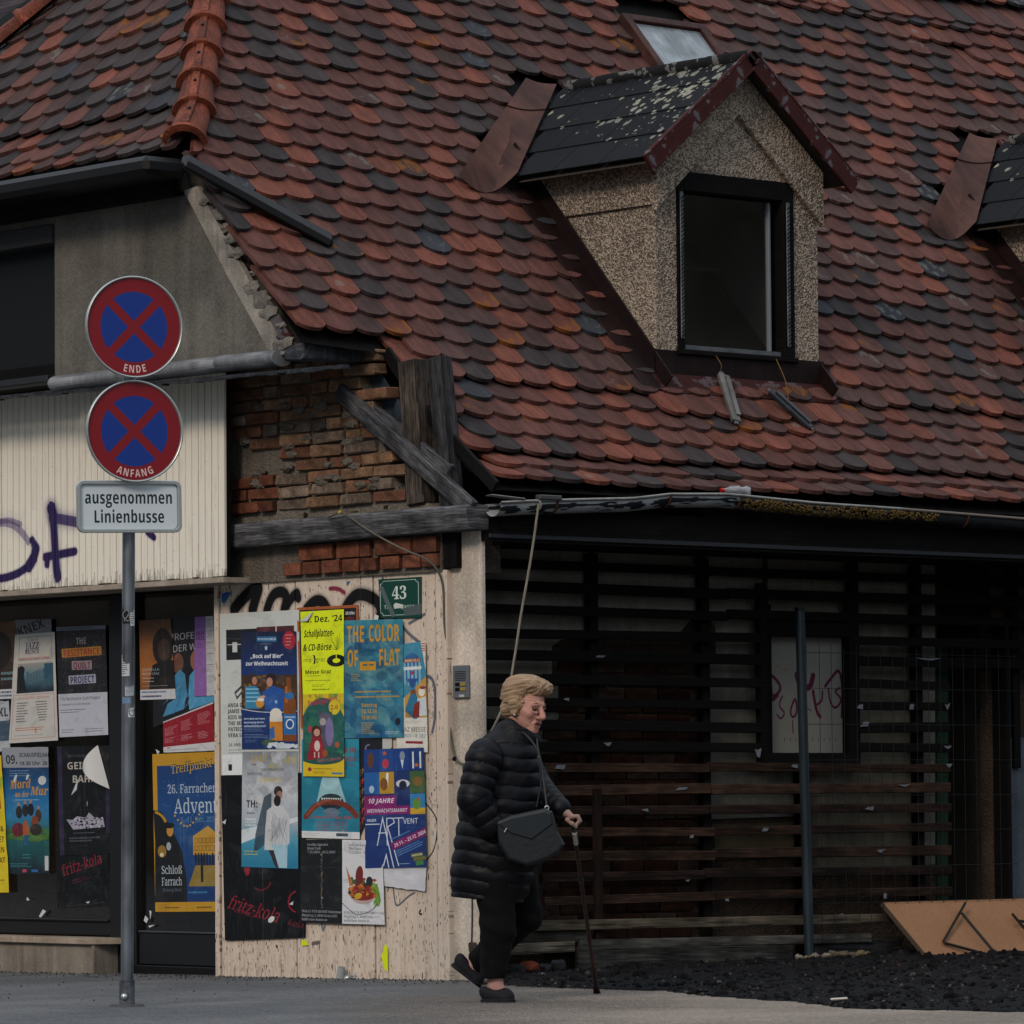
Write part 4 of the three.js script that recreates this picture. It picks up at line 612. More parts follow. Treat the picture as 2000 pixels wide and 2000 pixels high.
  // ridge caps
  const n = 5, zr0 = ZF + 0.02, zr1 = zAt(ya) + 0.36; for (let i = 0; i < n; i++) { const a = lerp(zr0, zr1, i / n), b = lerp(zr0, zr1, (i + 1) / n) - 0.03, r = 0.066; const g = new THREE.CylinderGeometry(r * 0.9, r, a - b, 12, 1, true, -Math.PI / 2 - 0.3, Math.PI + 0.6); g.rotateX(Math.PI / 2); mesh('ridge_cap', muv(g.toNonIndexed(), 0.4, i), M({ map: T.slateCap ??= dtex(128, (u, v) => { const l = fbm(u * 8, v * 8, 8, 4); return l > 0.62 ? [104, 106, 104] : mix3([24, 26, 29], [44, 46, 48], l); }), side: THREE.DoubleSide, roughness: 0.85 }), d).position.set(X, ya + 0.035, (a + b) / 2); }
  // window: frame, shutter rails, sash, pane, dark room
  const F = (a, b, c, e, z0, z1, nm, m) => mesh(nm, muv(cbx(a, b, c, e, z0, z1, 0.004), 0.5, rnd()), m, d);
  F(w0, w0 + 0.055, wy0, wy1, ZD - 0.1, ZD + 0.012, 'window_frame', mt.woodDark); F(w1 - 0.09, w1, wy0, wy1, ZD - 0.1, ZD + 0.012, 'window_frame', mt.woodDark); F(w0 + 0.056, w1 - 0.091, wy1 - 0.11, wy1, ZD - 0.1, ZD + 0.01, 'window_frame', mt.woodDark); F(w0 - 0.01, w1 + 0.01, wy0 - 0.03, wy0 - 0.001, ZD - 0.1, ZD + 0.03, 'window_sill', mt.woodDark);
  F(w0 + 0.058, w1 - 0.093, wy0 + 0.002, wy0 + 0.03, ZD - 0.06, ZD - 0.01, 'sash_rail', M({ map: T.metal, color: 0x70767a, roughness: 0.5, metalness: 0.3 }));
  F(w1 - 0.16, w1 - 0.14, wy0 + 0.03, wy1 - 0.12, ZD - 0.07, ZD - 0.04, 'sash_stile', M({ color: 0x6a7076, roughness: 0.5 })); F(w0 + 0.058, w0 + 0.075, wy0 + 0.03, wy1 - 0.12, ZD - 0.07, ZD - 0.04, 'sash_stile', M({ color: 0x33383c, roughness: 0.5 }));
  const rail = (xa) => { F(xa, xa + 0.028, wy0 + 0.06, wy1 - 0.12, ZD + 0.013, ZD + 0.022, 'shutter_rail', M({ map: T.metal, color: 0x8b8d8e, roughness: 0.5, metalness: 0.3 })); const nt = []; for (let y = wy0 + 0.08; y < wy1 - 0.15; y += 0.024) { const g = new THREE.BoxGeometry(0.03, 0.006, 0.003); g.rotateZ(0.7); g.translate(xa + 0.014, y, ZD + 0.024); nt.push(g); } mesh('rail_notches', mergeGeometries(nt), mt.black, d).userData.kind = 'stuff'; };
  rail(w0 + 0.014); rail(w1 - 0.07);
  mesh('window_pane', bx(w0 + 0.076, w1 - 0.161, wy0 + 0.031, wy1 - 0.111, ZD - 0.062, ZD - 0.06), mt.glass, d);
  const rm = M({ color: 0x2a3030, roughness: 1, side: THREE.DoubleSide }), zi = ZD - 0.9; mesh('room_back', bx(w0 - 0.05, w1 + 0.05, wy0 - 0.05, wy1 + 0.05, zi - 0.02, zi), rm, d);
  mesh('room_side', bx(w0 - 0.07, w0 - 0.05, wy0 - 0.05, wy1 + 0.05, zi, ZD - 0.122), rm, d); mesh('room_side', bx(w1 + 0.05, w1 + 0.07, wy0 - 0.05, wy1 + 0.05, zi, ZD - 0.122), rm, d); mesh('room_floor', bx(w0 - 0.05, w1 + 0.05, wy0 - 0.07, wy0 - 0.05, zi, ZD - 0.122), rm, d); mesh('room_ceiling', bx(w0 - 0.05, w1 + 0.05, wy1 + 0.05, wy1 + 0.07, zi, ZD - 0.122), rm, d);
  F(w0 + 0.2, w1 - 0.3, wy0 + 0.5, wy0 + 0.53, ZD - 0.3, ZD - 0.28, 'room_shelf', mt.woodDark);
  // apron below the window
  mesh('apron', muv(bx(x0 - 0.03, x1 + 0.03, 3.24, yb + 0.0, ZD + 0.001, ZD + 0.012), 0.7), mt.flashDark, d);
  const a0 = V(X - 0.7, 3.27, zAt(3.27)).addScaledVector(nR, 0.052), a1 = V(X + 0.7, 3.27, zAt(3.27)).addScaledVector(nR, 0.052); const ap = barG(a0, a1, 0.01, 0.16, nR, 0.003, 0, 0.5); mesh('apron_flange', ap, M2(mt.peel, { color: 0x9c8c8c }), d);
  // longer tiles right below the apron
  for (let i = 0; i < 8; i++) { const id = [3, 19, 40, 7, 66, 25, 90, 12][i], q = mesh('apron_tile', tileVar[(id * 5) % 127], mt.tile, d); const T0 = V(0, Math.sin(rad(45)), -Math.cos(rad(45))), tl = 0.14, Y = T0.clone().multiplyScalar(Math.cos(tl)).addScaledVector(nR, -Math.sin(tl)), A = V(1, 0, 0), Z = V().crossVectors(A, Y); const m = new THREE.Matrix4().makeBasis(A, Y, Z); const yy = 3.055; m.setPosition(V(X - 0.72 + i * 0.205, yy, zAt(yy)).addScaledVector(nR, 0.068)); q.applyMatrix4(m); }
  return d;
}
const slateDark = (m) => { m.color = new THREE.Color(0xc4c6ca); return m; };
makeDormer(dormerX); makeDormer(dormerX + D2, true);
// --- roof light
{
  const s = grp('skylight', house), A = onR(1196, 52), w = onR(1346, 60).x - A.x, L = 0.6, up = V(0, Math.sin(rad(48)), -Math.cos(rad(48))), o = A.clone().addScaledVector(up, 0.0).addScaledVector(nR, 0.02), B = (x0, x1, s0, s1, h0, h1, nm, m) => { const g = muv(cbx(x0, x1, -s1, -s0, h0, h1, 0.004), 0.5); g.computeVertexNormals(); const q = new THREE.Matrix4().makeBasis(V(1, 0, 0), up, nR); q.setPosition(o); g.applyMatrix4(q); return mesh(nm, g, m, s); };
  const fm = M2(mt.flashDark, { color: 0x5c3a34 });
  B(0, 0.06, 0, L, 0, 0.1, 'skylight_frame', fm); B(w - 0.06, w, 0, L, 0, 0.1, 'skylight_frame', fm); B(0.061, w - 0.061, 0, 0.06, 0, 0.1, 'skylight_frame', fm); B(0.061, w - 0.061, L - 0.06, L, 0, 0.09, 'skylight_frame', fm);
  B(0.062, w - 0.062, 0.062, L - 0.062, 0.07, 0.076, 'skylight_pane', M({ map: T.metal, color: 0xa4afb4, roughness: 0.25 }));  // sky reflection painted into the pane as an opaque grey-blue tone
}
// ---------------------------------------------------------------- batten wall under the porch eaves
{
  const pw = grp('porch_wall', house), Z = (px, py, k = ZW) => onZ(px, py, k), xEnd = 9.5;
  const xdoor0 = Z(1862, 1500).x, xdoor1 = Z(1968, 1500).x;
  mesh('wall_backing', muv(bx(0.09, xdoor0, -0.05, 2.34, ZW - 0.22, ZW - 0.12), 1), M2(mt.mortar, { color: 0x54483f }), pw);
  mesh('wall_backing', muv(bx(xdoor1, xEnd, -0.05, 2.34, ZW - 0.22, ZW - 0.12), 1), M2(mt.mortar, { color: 0x54483f }), pw); mesh('door_head', bx(xdoor0, xdoor1, 2.0, 2.34, ZW - 0.22, ZW - 0.12), mt.woodTar, pw);
  mesh('passage_back', bx(xdoor0 - 0.4, xdoor1 + 0.6, -0.05, 2.4, ZW - 2.2, ZW - 2.1), M({ map: T.plaster, color: 0x4a443e }), pw); mesh('passage_side', bx(xdoor1 + 0.02, xdoor1 + 0.1, -0.05, 2.4, ZW - 2.1, ZW - 0.221), M({ map: T.plaster, color: 0x4a443e }), pw); mesh('passage_side', bx(xdoor0 - 0.1, xdoor0 - 0.02, -0.05, 2.4, ZW - 2.1, ZW - 0.221), M({ map: T.plaster, color: 0x4a443e }), pw); mesh('passage_top', bx(xdoor0 - 0.1, xdoor1 + 0.1, 2.34, 2.4, ZW - 2.1, ZW - 0.221), M({ map: T.plaster, color: 0x4a443e }), pw);
  mesh('door_jamb', muv(cbx(xdoor1 + 0.0, xdoor1 + 0.03, 0, 2.0, ZW - 0.12, ZW, 0.003), 1), mt.woodDark, pw); mesh('door_leaf', muv(cbx(xdoor1 + 0.05, xdoor1 + 0.6, 0.2, 1.3, ZW - 0.1, ZW - 0.06, 0.004), 1), M2(mt.plasterPanel, { color: 0x6c7884 }), pw);
  const kb = ZW - 0.112; // pale sheets and bare brick between the studs
  const sheet = (pxs, m, t = 0.02) => { const p = pxs.map(([a, b]) => { const q = Z(a, b, kb); return [q.x, q.y]; }); const g = extr(p, t); g.translate(0, 0, kb - t); mesh('plaster_sheet', muv(g, 1.2, rnd()), m, pw); };
  const pl = mt.plasterPanel, pl2 = M2(mt.plasterPanel, { color: 0x8a887c }), pl3 = M2(mt.plasterPanel, { color: 0x8a8068 });
  sheet([[930, 1440], [1062, 1455], [1082, 1430], [1092, 1400], [1090, 1335], [1078, 1315], [1078, 1262], [1096, 1250], [1150, 1246], [1150, 1075], [930, 1070]], pl); sheet([[1162, 1248], [1325, 1238], [1366, 1190], [1366, 1085], [1162, 1078]], pl); sheet([[1384, 1600], [1560, 1594], [1560, 1475], [1488, 1475], [1488, 1086], [1376, 1084], [1376, 1190], [1398, 1230], [1398, 1275], [1384, 1300]], pl); sheet([[1500, 1240], [1660, 1240], [1660, 1092], [1500, 1088]], pl2); sheet([[1582, 1700], [1782, 1690], [1782, 1100], [1672, 1096], [1672, 1475], [1582, 1475]], pl2); sheet([[1794, 1690], [1826, 1688], [1826, 1104], [1794, 1102]], pl); sheet([[1830, 1760], [1852, 1758], [1852, 1260], [1830, 1260]], M2(mt.plasterPanel, { color: 0x2c4a38 })); sheet([[1400, 1680], [1560, 1672], [1560, 1606], [1390, 1610]], M2(pl3, { color: 0x6a624e }));
  // bare brick in the middle
  const bk = [0x4a2e22, 0x54382b, 0x42291f, 0x5c4e44].map((c) => M({ map: T.brick, color: c, bumpMap: T.grit, bumpScale: 0.006 })), bg = []; for (let i = 0; i < 5; i++) bg.push(muv(cham(0.235, 0.062, 0.06, 0.005, 0.003), 0.35, i * 0.4));
  const xa = Z(1086, 1500).x, xb = Z(1384, 1500).x; let r = 0; for (let y = 0.1; y < 1.66; y += 0.074, r++) for (let x = xa + (r % 2) * 0.12; x < xb - 0.1; x += 0.25) { const o = mesh('brick', pick(bg), pick(bk), pw); o.position.set(x + 0.12, y + 0.031, kb - 0.018 + rr(-0.006, 0.006)); }
  // studs behind the battens
  for (const [px, y0, y1] of [[1154, 1070, 1500], [1371, 1070, 1900], [1493, 1180, 1490], [1562, 1470, 1900], [1663, 1080, 1500], [1786, 1080, 1760], [1976, 1090, 1500]]) { const a = Z(px, y0, ZW - 0.065), b = Z(px, y1, ZW - 0.065); mesh('stud', barG(V(a.x, Math.max(b.y, 0.05), ZW - 0.065), V(a.x, Math.min(a.y, 2.31), ZW - 0.065), 0.06, 0.055, V(1, 0, 0)), mt.woodDark, pw); }
  // horizontal battens; the window gap cuts some of them
  const xs = 0.1, xr = Z(1858, 1500).x, g0 = Z(1500, 1350).x, g1 = Z(1668, 1350).x;
  const rows = [1110, 1153, 1197, 1242, 1284, 1330, 1374, 1418, 1459, 1500, 1542, 1583, 1625, 1671, 1711, 1755];
  rows.forEach((py, i) => {
    const y = Z(1256, py).y, h = [0.05, 0.058, 0.052][i % 3], put = (a, b, m) => { const t = rr(-0.008, 0.008); mesh('batten', barG(V(a, y - t, ZW - 0.018), V(b, y + t, ZW - 0.018), h, 0.034, UP, 0.004, 0.002, 0.8), m, pw); };
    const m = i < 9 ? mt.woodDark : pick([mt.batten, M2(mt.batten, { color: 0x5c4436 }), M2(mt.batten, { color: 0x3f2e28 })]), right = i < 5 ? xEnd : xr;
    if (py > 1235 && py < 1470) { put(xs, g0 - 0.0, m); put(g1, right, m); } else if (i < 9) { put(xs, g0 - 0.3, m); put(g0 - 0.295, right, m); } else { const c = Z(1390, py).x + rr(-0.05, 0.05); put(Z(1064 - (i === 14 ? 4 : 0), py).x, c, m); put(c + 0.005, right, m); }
  });
  // longer grey planks near the ground
  const plank = (a, b, h, k, m) => { const p = Z(...a, k), q = Z(...b, k); mesh('plank', barG(p, q, h, 0.03, UP, 0.004, 0.002, 0.9), m, pw); };
  plank([1042, 1808], [2040, 1787], 0.055, ZW + 0.02, M2(mt.woodOld, { color: 0x7d7464 })); plank([985, 1856], [1120, 1848], 0.06, ZW + 0.03, M2(mt.woodOld, { color: 0x8d8676 })); plank([985, 1826], [1150, 1822], 0.11, ZW + 0.0, M2(mt.woodOld, { color: 0x6c6a60 })); plank([1130, 1845], [1700, 1832], 0.05, ZW + 0.015, M2(mt.woodOld, { color: 0x84847e }));
  plank([1126, 1878], [1546, 1872], 0.15, ZW + 0.05, M2(mt.woodOld, { color: 0x646462 })); plank([1590, 1858], [1760, 1852], 0.12, ZW + 0.0, M2(mt.woodOld, { color: 0x5c5e62 }));
  mesh('plank', barG(Z(1165, 1540, ZW + 0.0), Z(1170, 1905, ZW + 0.0), 0.06, 0.024, V(1, 0, 0)), mt.batten, pw);
  // board in the window gap, with magenta spray paint, in a dark frame
  const b0 = Z(1503, 1470), b1 = Z(1660, 1245), kz = ZW - 0.07, toC = (px, py, W, H) => { const p = Z(px, py, kz); return [(p.x - b0.x) / (b1.x - b0.x) * W, (b1.y - p.y) / (b1.y - b0.y) * H]; };
  T.gboard = ctex(256, 256, (g, W, H) => {
    g.fillStyle = '#77766f'; g.fillRect(0, 0, W, H); for (let i = 0; i < 200; i++) { g.fillStyle = 'rgba(120,116,104,.12)'; g.fillRect(rnd() * W, rnd() * H, 3 + rnd() * 9, 8 + rnd() * 50); }
    const st = (p, w, c = '#4c1430') => { g.strokeStyle = c; g.lineWidth = w; g.lineCap = g.lineJoin = 'round'; curve(g, p.map((q) => toC(...q, W, H))); };
    st([[1506, 1318], [1532, 1340], [1508, 1366], [1506, 1340]], 7); st([[1510, 1366], [1518, 1358]], 9); st([[1528, 1360], [1518, 1378], [1535, 1392], [1524, 1406], [1518, 1396]], 4); st([[1552, 1366], [1542, 1385], [1548, 1405], [1558, 1390], [1554, 1366]], 5); st([[1548, 1408], [1549, 1432]], 3);
    st([[1556, 1318], [1560, 1340], [1582, 1346], [1588, 1320]], 14); st([[1588, 1350], [1594, 1390], [1602, 1400]], 8); st([[1592, 1378], [1606, 1372], [1606, 1350]], 5); st([[1612, 1340], [1626, 1320], [1640, 1305], [1646, 1345], [1644, 1400]], 7); st([[1618, 1345], [1620, 1372], [1632, 1386], [1646, 1366], [1628, 1350], [1640, 1344]], 5); st([[1512, 1296], [1520, 1302], [1528, 1310], [1538, 1308]], 2, '#8a5a46'); st([[1572, 1380], [1584, 1388]], 3, '#3a4060');
    g.fillStyle = '#3c3c38'; for (let i = 0; i < 10; i++) { const q = toC(1532 + i * 11, 1441, W, H); g.fillRect(q[0], q[1], 2, 7); }
  });
  const bg2 = new THREE.PlaneGeometry(1, 1); const bb = bx(b0.x, b1.x, b0.y, b1.y, kz - 0.02, kz); mesh('sprayed_board', bb, M({ map: T.gboard, roughness: 0.8 }), pw);
  const fm = mt.woodDark; mesh('gap_frame', barG(V(b0.x - 0.02, b0.y - 0.05, ZW - 0.03), V(b1.x + 0.06, b0.y - 0.05, ZW - 0.03), 0.09, 0.05), fm, pw); mesh('gap_frame', barG(V(b0.x - 0.02, b1.y + 0.04, ZW - 0.03), V(b1.x + 0.06, b1.y + 0.04, ZW - 0.03), 0.08, 0.05), fm, pw); mesh('gap_frame', barG(V(b1.x + 0.035, b0.y - 0.1, ZW - 0.028), V(b1.x + 0.035, b1.y + 0.24, ZW - 0.028), 0.075, 0.05, V(1, 0, 0)), fm, pw); mesh('gap_frame', barG(V(b0.x - 0.03, b0.y - 0.1, ZW - 0.028), V(b0.x - 0.03, b1.y + 0.3, ZW - 0.028), 0.055, 0.05, V(1, 0, 0)), fm, pw);
}
// --- wire mesh of a site fence and its steel post
{
  const k = ZW + 0.08, f = thing('wire_fence', 'dark welded wire mesh hung over the battens beside the steel post', 'fence'), wm = M({ color: 0x23272a, roughness: 0.5, metalness: 0.5 });
  const x0 = onZ(1578, 1500, k).x, x1 = onZ(1985, 1500, k).x, y1 = onZ(1700, 1262, k).y; for (let x = x0; x < x1; x += 0.1) mesh('wire', new THREE.CylinderGeometry(0.0017, 0.0017, y1 - 0.12, 5).translate(x + rr(-0.004, 0.004), (y1 + 0.12) / 2, k), wm, f); for (let y = 0.14; y <= y1; y += 0.205) mesh('wire', new THREE.CylinderGeometry(0.0018, 0.0018, x1 - x0, 5).rotateZ(Math.PI / 2).translate((x0 + x1) / 2, y, k + 0.0035), wm, f);
  const p = onZ(1581, 1878, ZW + 0.16), q = onZ(1562, 1190, ZW + 0.16); p.y = 0.03;
  const pm = thing('steel_post', 'slim blue-grey steel post standing upright before the batten wall', 'post'); const g = new THREE.CylinderGeometry(0.028, 0.028, p.distanceTo(q), 16); const m = basisFrom(q.clone().sub(p), V(0, 0, 1)); g.rotateZ(-Math.PI / 2); g.applyMatrix4(m); const c = p.clone().add(q).multiplyScalar(0.5); g.translate(c.x, c.y, c.z); mesh('tube', g, M({ map: T.metal, color: 0x44555e, roughness: 0.45, metalness: 0.5 }), pm); const cap = new THREE.CylinderGeometry(0.03, 0.03, 0.02, 16); cap.translate(q.x, q.y, q.z); mesh('cap', cap, mt.darkMetal, pm);
}
// torn paper left on the battens
{
  const pm = M({ color: 0x6a6f76, roughness: 0.9, side: THREE.DoubleSide }), S = [[1095, 1498, 28, 12], [1333, 1540, 34, 10], [1186, 1454, 18, 12], [1173, 1282, 24, 7], [1260, 1582, 18, 9], [1350, 1634, 10, 10], [1342, 1720, 12, 7], [1420, 1758, 12, 8], [1106, 1366, 14, 8], [1700, 1580, 30, 12], [1720, 1662, 22, 10], [1765, 1535, 32, 10], [1640, 1787, 20, 10], [1812, 1288, 66, 9], [1680, 1380, 20, 16], [1780, 1382, 12, 18], [1850, 1380, 14, 24], [1690, 1415, 28, 14], [1850, 1460, 22, 12], [1853, 1495, 18, 12], [1495, 1620, 20, 8], [1552, 1497, 18, 12], [1728, 1750, 10, 16], [1480, 1470, 16, 22]];
  for (const [px, py, w, h] of S) {
    const c = onZ(px, py, ZW + 0.004), W = w / 300, H = h / 390, n = 3 + Math.floor(rnd() * 3), pts = rnd() < 0.5 ? [[-W / 2, H * rr(0.2, 0.5)], [0, H * rr(0.1, 0.4)], [W / 2, H * rr(0.3, 0.5)], [W * rr(0.05, 0.3), -H * rr(0.2, 0.5)], [-W * rr(0, 0.2), -H * rr(0.1, 0.4)]] : [[-W / 2, -H * rr(0, 0.5)], [-W * rr(0.1, 0.3), H * rr(0.1, 0.5)], [W * rr(0.2, 0.5), H * rr(0.3, 0.5)], [W * rr(0.1, 0.4), -H * rr(0.2, 0.5)]]; const g = extr(pts, 0.0012); const p = g.attributes.position; for (let i = 0; i < p.count; i++) p.setZ(i, p.getZ(i) + 0.012 * Math.pow(Math.abs(p.getX(i) / W), 2)); g.computeVertexNormals(); g.translate(c.x, c.y, c.z);
    one('paper_scrap', g, pm, 'small torn scrap of grey-white paper left on the dark battens', 'paper scrap', 'torn paper scraps on the battens');
  }
}
// ---------------------------------------------------------------- posters
const sans = (s, w = 'bold') => `${w} ${s}px sans-serif`, serif = (s, w = 'bold') => `${w} ${s}px serif`;
function tx(g, s, x, y, f, c, o = {}) { g.save(); g.translate(x, y); if (o.rot) g.rotate(o.rot); g.font = f; g.fillStyle = c; g.textAlign = o.al ?? 'left'; g.textBaseline = 'middle'; const w = g.measureText(s).width; g.scale(o.w ? o.w / w : (o.sx ?? 1), o.sy ?? 1); if (o.skew) g.transform(1, 0, o.skew, 1, 0, 0); g.fillText(s, 0, 0); g.restore(); }
function lines(g, x, y, w, n, dy, c, h = 2) { g.fillStyle = c; for (let i = 0; i < n; i++) { let q = x; const e = x + w * (0.6 + 0.4 * hash(i + Math.round(y), Math.round(x))); while (q < e) { const k = 3 + 9 * hash(Math.round(q), i + Math.round(y)); g.fillRect(q, y + i * dy, Math.min(k, e - q), h); q += k + 2; } } }
function blob(g, x, y, rx, ry, c, rot = 0) { g.fillStyle = c; g.beginPath(); g.ellipse(x, y, rx, ry, rot, 0, 7); g.fill(); }
function poly(g, p, c) { g.fillStyle = c; g.beginPath(); p.forEach((q, i) => i ? g.lineTo(...q) : g.moveTo(...q)); g.closePath(); g.fill(); }
function grad(g, W, H, cs) { const k = g.createLinearGradient(0, 0, 0, H); cs.forEach((c, i) => k.addColorStop(i / (cs.length - 1), c)); g.fillStyle = k; g.fillRect(0, 0, W, H); }
const spray = (g, W, H, n, cs, a, b) => { for (let i = 0; i < n; i++) { g.globalAlpha = rr(0.1, 0.5); blob(g, rnd() * W, rnd() * H, rr(a, b), rr(a, b) * 0.6, pick(cs), rnd() * 3); } g.globalAlpha = 1; };
function wear(g, W, H) { // paste blotches, printing grain and creases of pasted paper
  if (W < 100) return; for (let i = 0; i < 90; i++) { g.globalAlpha = rr(0.02, 0.07); blob(g, rnd() * W, rnd() * H, rr(4, W * 0.16), rr(4, H * 0.05), pick(['#e6e4de', '#1a1c20', '#8a8880']), rnd() * 3); }
  for (let i = 0; i < W * H / 110; i++) { g.globalAlpha = rr(0.04, 0.16); g.fillStyle = pick(['#f0eee8', '#0c0d10', '#6a625a', '#3c4650']); g.fillRect(rnd() * W, rnd() * H, rr(1, 3), rr(1, 3)); }
  for (let i = 0; i < 5; i++) { const y = rnd() * H, v = rnd() < 0.4; g.globalAlpha = rr(0.12, 0.3); g.strokeStyle = pick(['#dcdad4', '#c8c6c0']); g.lineWidth = rr(0.6, 1.6); g.beginPath(); let x = 0, q = y; g.moveTo(v ? q * W / H : x, v ? x : q); for (let k = 0; k < 8; k++) { x += (v ? H : W) / 8; q += rr(-6, 6); g.lineTo(v ? q * W / H : x, v ? x : q); } g.stroke(); }
  g.globalAlpha = 1;
}
let posterN = 0;
function poster(label, c4, k, W, H, draw, o = {}) {
  const q = c4.map(([a, b]) => onX(a, b, k)), nx = 9, ny = 12, P = [], U = [], I = [], sd = ++posterN * 13.7, amp = o.amp ?? 0.0034;
  for (let j = 0; j <= ny; j++) for (let i = 0; i <= nx; i++) {
    const u = i / nx, v = j / ny, t = q[0].clone().lerp(q[1], u), b = q[3].clone().lerp(q[2], u), p = t.lerp(b, v);
    let d = amp * fbm(u * 3 + sd, v * 4, 999, 3) + 0.0006; if ((i === 0 || i === nx) && o.curl) d += o.curl * hash(j, posterN); const jit = (i === 0 || i === nx || j === 0 || j === ny) && o.torn ? o.torn * (hash(i + 3 * posterN, j) - 0.5) : 0;
    P.push(p.x - d, p.y + jit, p.z + jit); U.push(u, 1 - v);
  }
  for (let j = 0; j < ny; j++) for (let i = 0; i < nx; i++) { const a = j * (nx + 1) + i; I.push(a, a + nx + 1, a + 1, a + 1, a + nx + 1, a + nx + 2); }
  const g = new THREE.BufferGeometry(); g.setAttribute('position', new THREE.Float32BufferAttribute(P, 3)); g.setAttribute('uv', new THREE.Float32BufferAttribute(U, 2)); g.setIndex(I); g.computeVertexNormals();
  const t = ctex(W, H, (g2) => { draw(g2, W, H); wear(g2, W, H); }); t.wrapS = t.wrapT = THREE.ClampToEdgeWrapping;
  return one('poster', g, M({ map: t, roughness: o.rough ?? 0.55, side: THREE.DoubleSide }), label, 'poster', 'posters pasted on the shop and pillar');
}
const A1 = -0.012, A2 = -0.0165, A3 = -0.021, A4 = -0.0255;
poster('large pale grey poster with black and red bar, mostly covered by a blue beer poster', [[430, 1199], [585, 1191], [584, 1512], [433, 1514]], A1, 256, 512, (g, W, H) => {
  g.fillStyle = '#c4cac6'; g.fillRect(0, 0, W, H); g.fillStyle = '#111417'; g.fillRect(20, 52, 130, 96); g.fillStyle = '#4a1c22'; g.fillRect(120, 48, 120, 40); g.fillStyle = '#c4cac6'; g.fillRect(24, 98, 60, 3); g.fillRect(40, 92, 16, 32); g.fillRect(72, 70, 4, 28); g.fillRect(180, 48, 4, 22);
  poly(g, [[46, 250], [80, 220], [84, 240], [54, 274]], '#33383c'); poly(g, [[50, 256], [80, 228], [82, 234], [56, 264]], '#c4cac6');
  ['ANSA SAUERMANN', 'JAMIE LAWSON', 'KIDS WITH BUNS', 'THE MISERABLE', 'PATRICK', 'VERA SOLA'].forEach((s, i) => tx(g, s, 24, 292 + i * 19, sans(17, 'bold'), '#23272b', { sx: 0.8 })); tx(g, '22. UND 23.', 26, 416, sans(13), '#3a3e42', { sx: 0.8 }); lines(g, 26, 432, 200, 3, 9, '#6d7276'); g.fillStyle = '#dde2e4'; g.fillRect(4, 448, W, 64); g.fillStyle = '#14171a'; g.fillRect(24, 478, 12, 20);
});
const kola = (g, W, H) => { g.fillStyle = '#0c0e11'; g.fillRect(0, 0, W, H); for (let i = 0; i < 120; i++) { g.fillStyle = pick(['rgba(60,64,70,.2)', 'rgba(120,124,130,.14)', 'rgba(0,0,0,.3)']); g.fillRect(rnd() * W, rnd() * H, 2 + rnd() * 3, 6 + rnd() * 60); } };
poster('black drinks poster with red script lettering at the foot of the stone pillar', [[432, 1515], [596, 1509], [597, 1831], [440, 1837]], A1, 256, 512, (g, W, H) => {
  kola(g, W, H); tx(g, 'fritz-kola', 14, 392, serif(52, 'italic'), '#9c2434', { rot: 0.32, w: 170, sy: 1.1 }); lines(g, 40, 410, 90, 1, 9, '#5c1c28'); g.save(); g.translate(34, 412); g.rotate(0.3); lines(g, 0, 0, 110, 2, 9, '#64202c', 3); g.restore();
  g.strokeStyle = '#8c2030'; g.lineWidth = 5; g.beginPath(); g.arc(238, 400, 34, 1.9, 4.4); g.stroke(); tx(g, 'kola', 200, 462, serif(26, 'italic'), '#7a1e2c', { rot: 0.25 }); blob(g, 76, 290, 9, 24, '#8a1f2e'); g.strokeStyle = '#5a1a26'; g.beginPath(); g.arc(120, 330, 30, 0.2, 2.4); g.stroke(); blob(g, 150, 452, 8, 12, '#d8dadb', 0.8);
}, { rough: 0.3, amp: 0.004 });
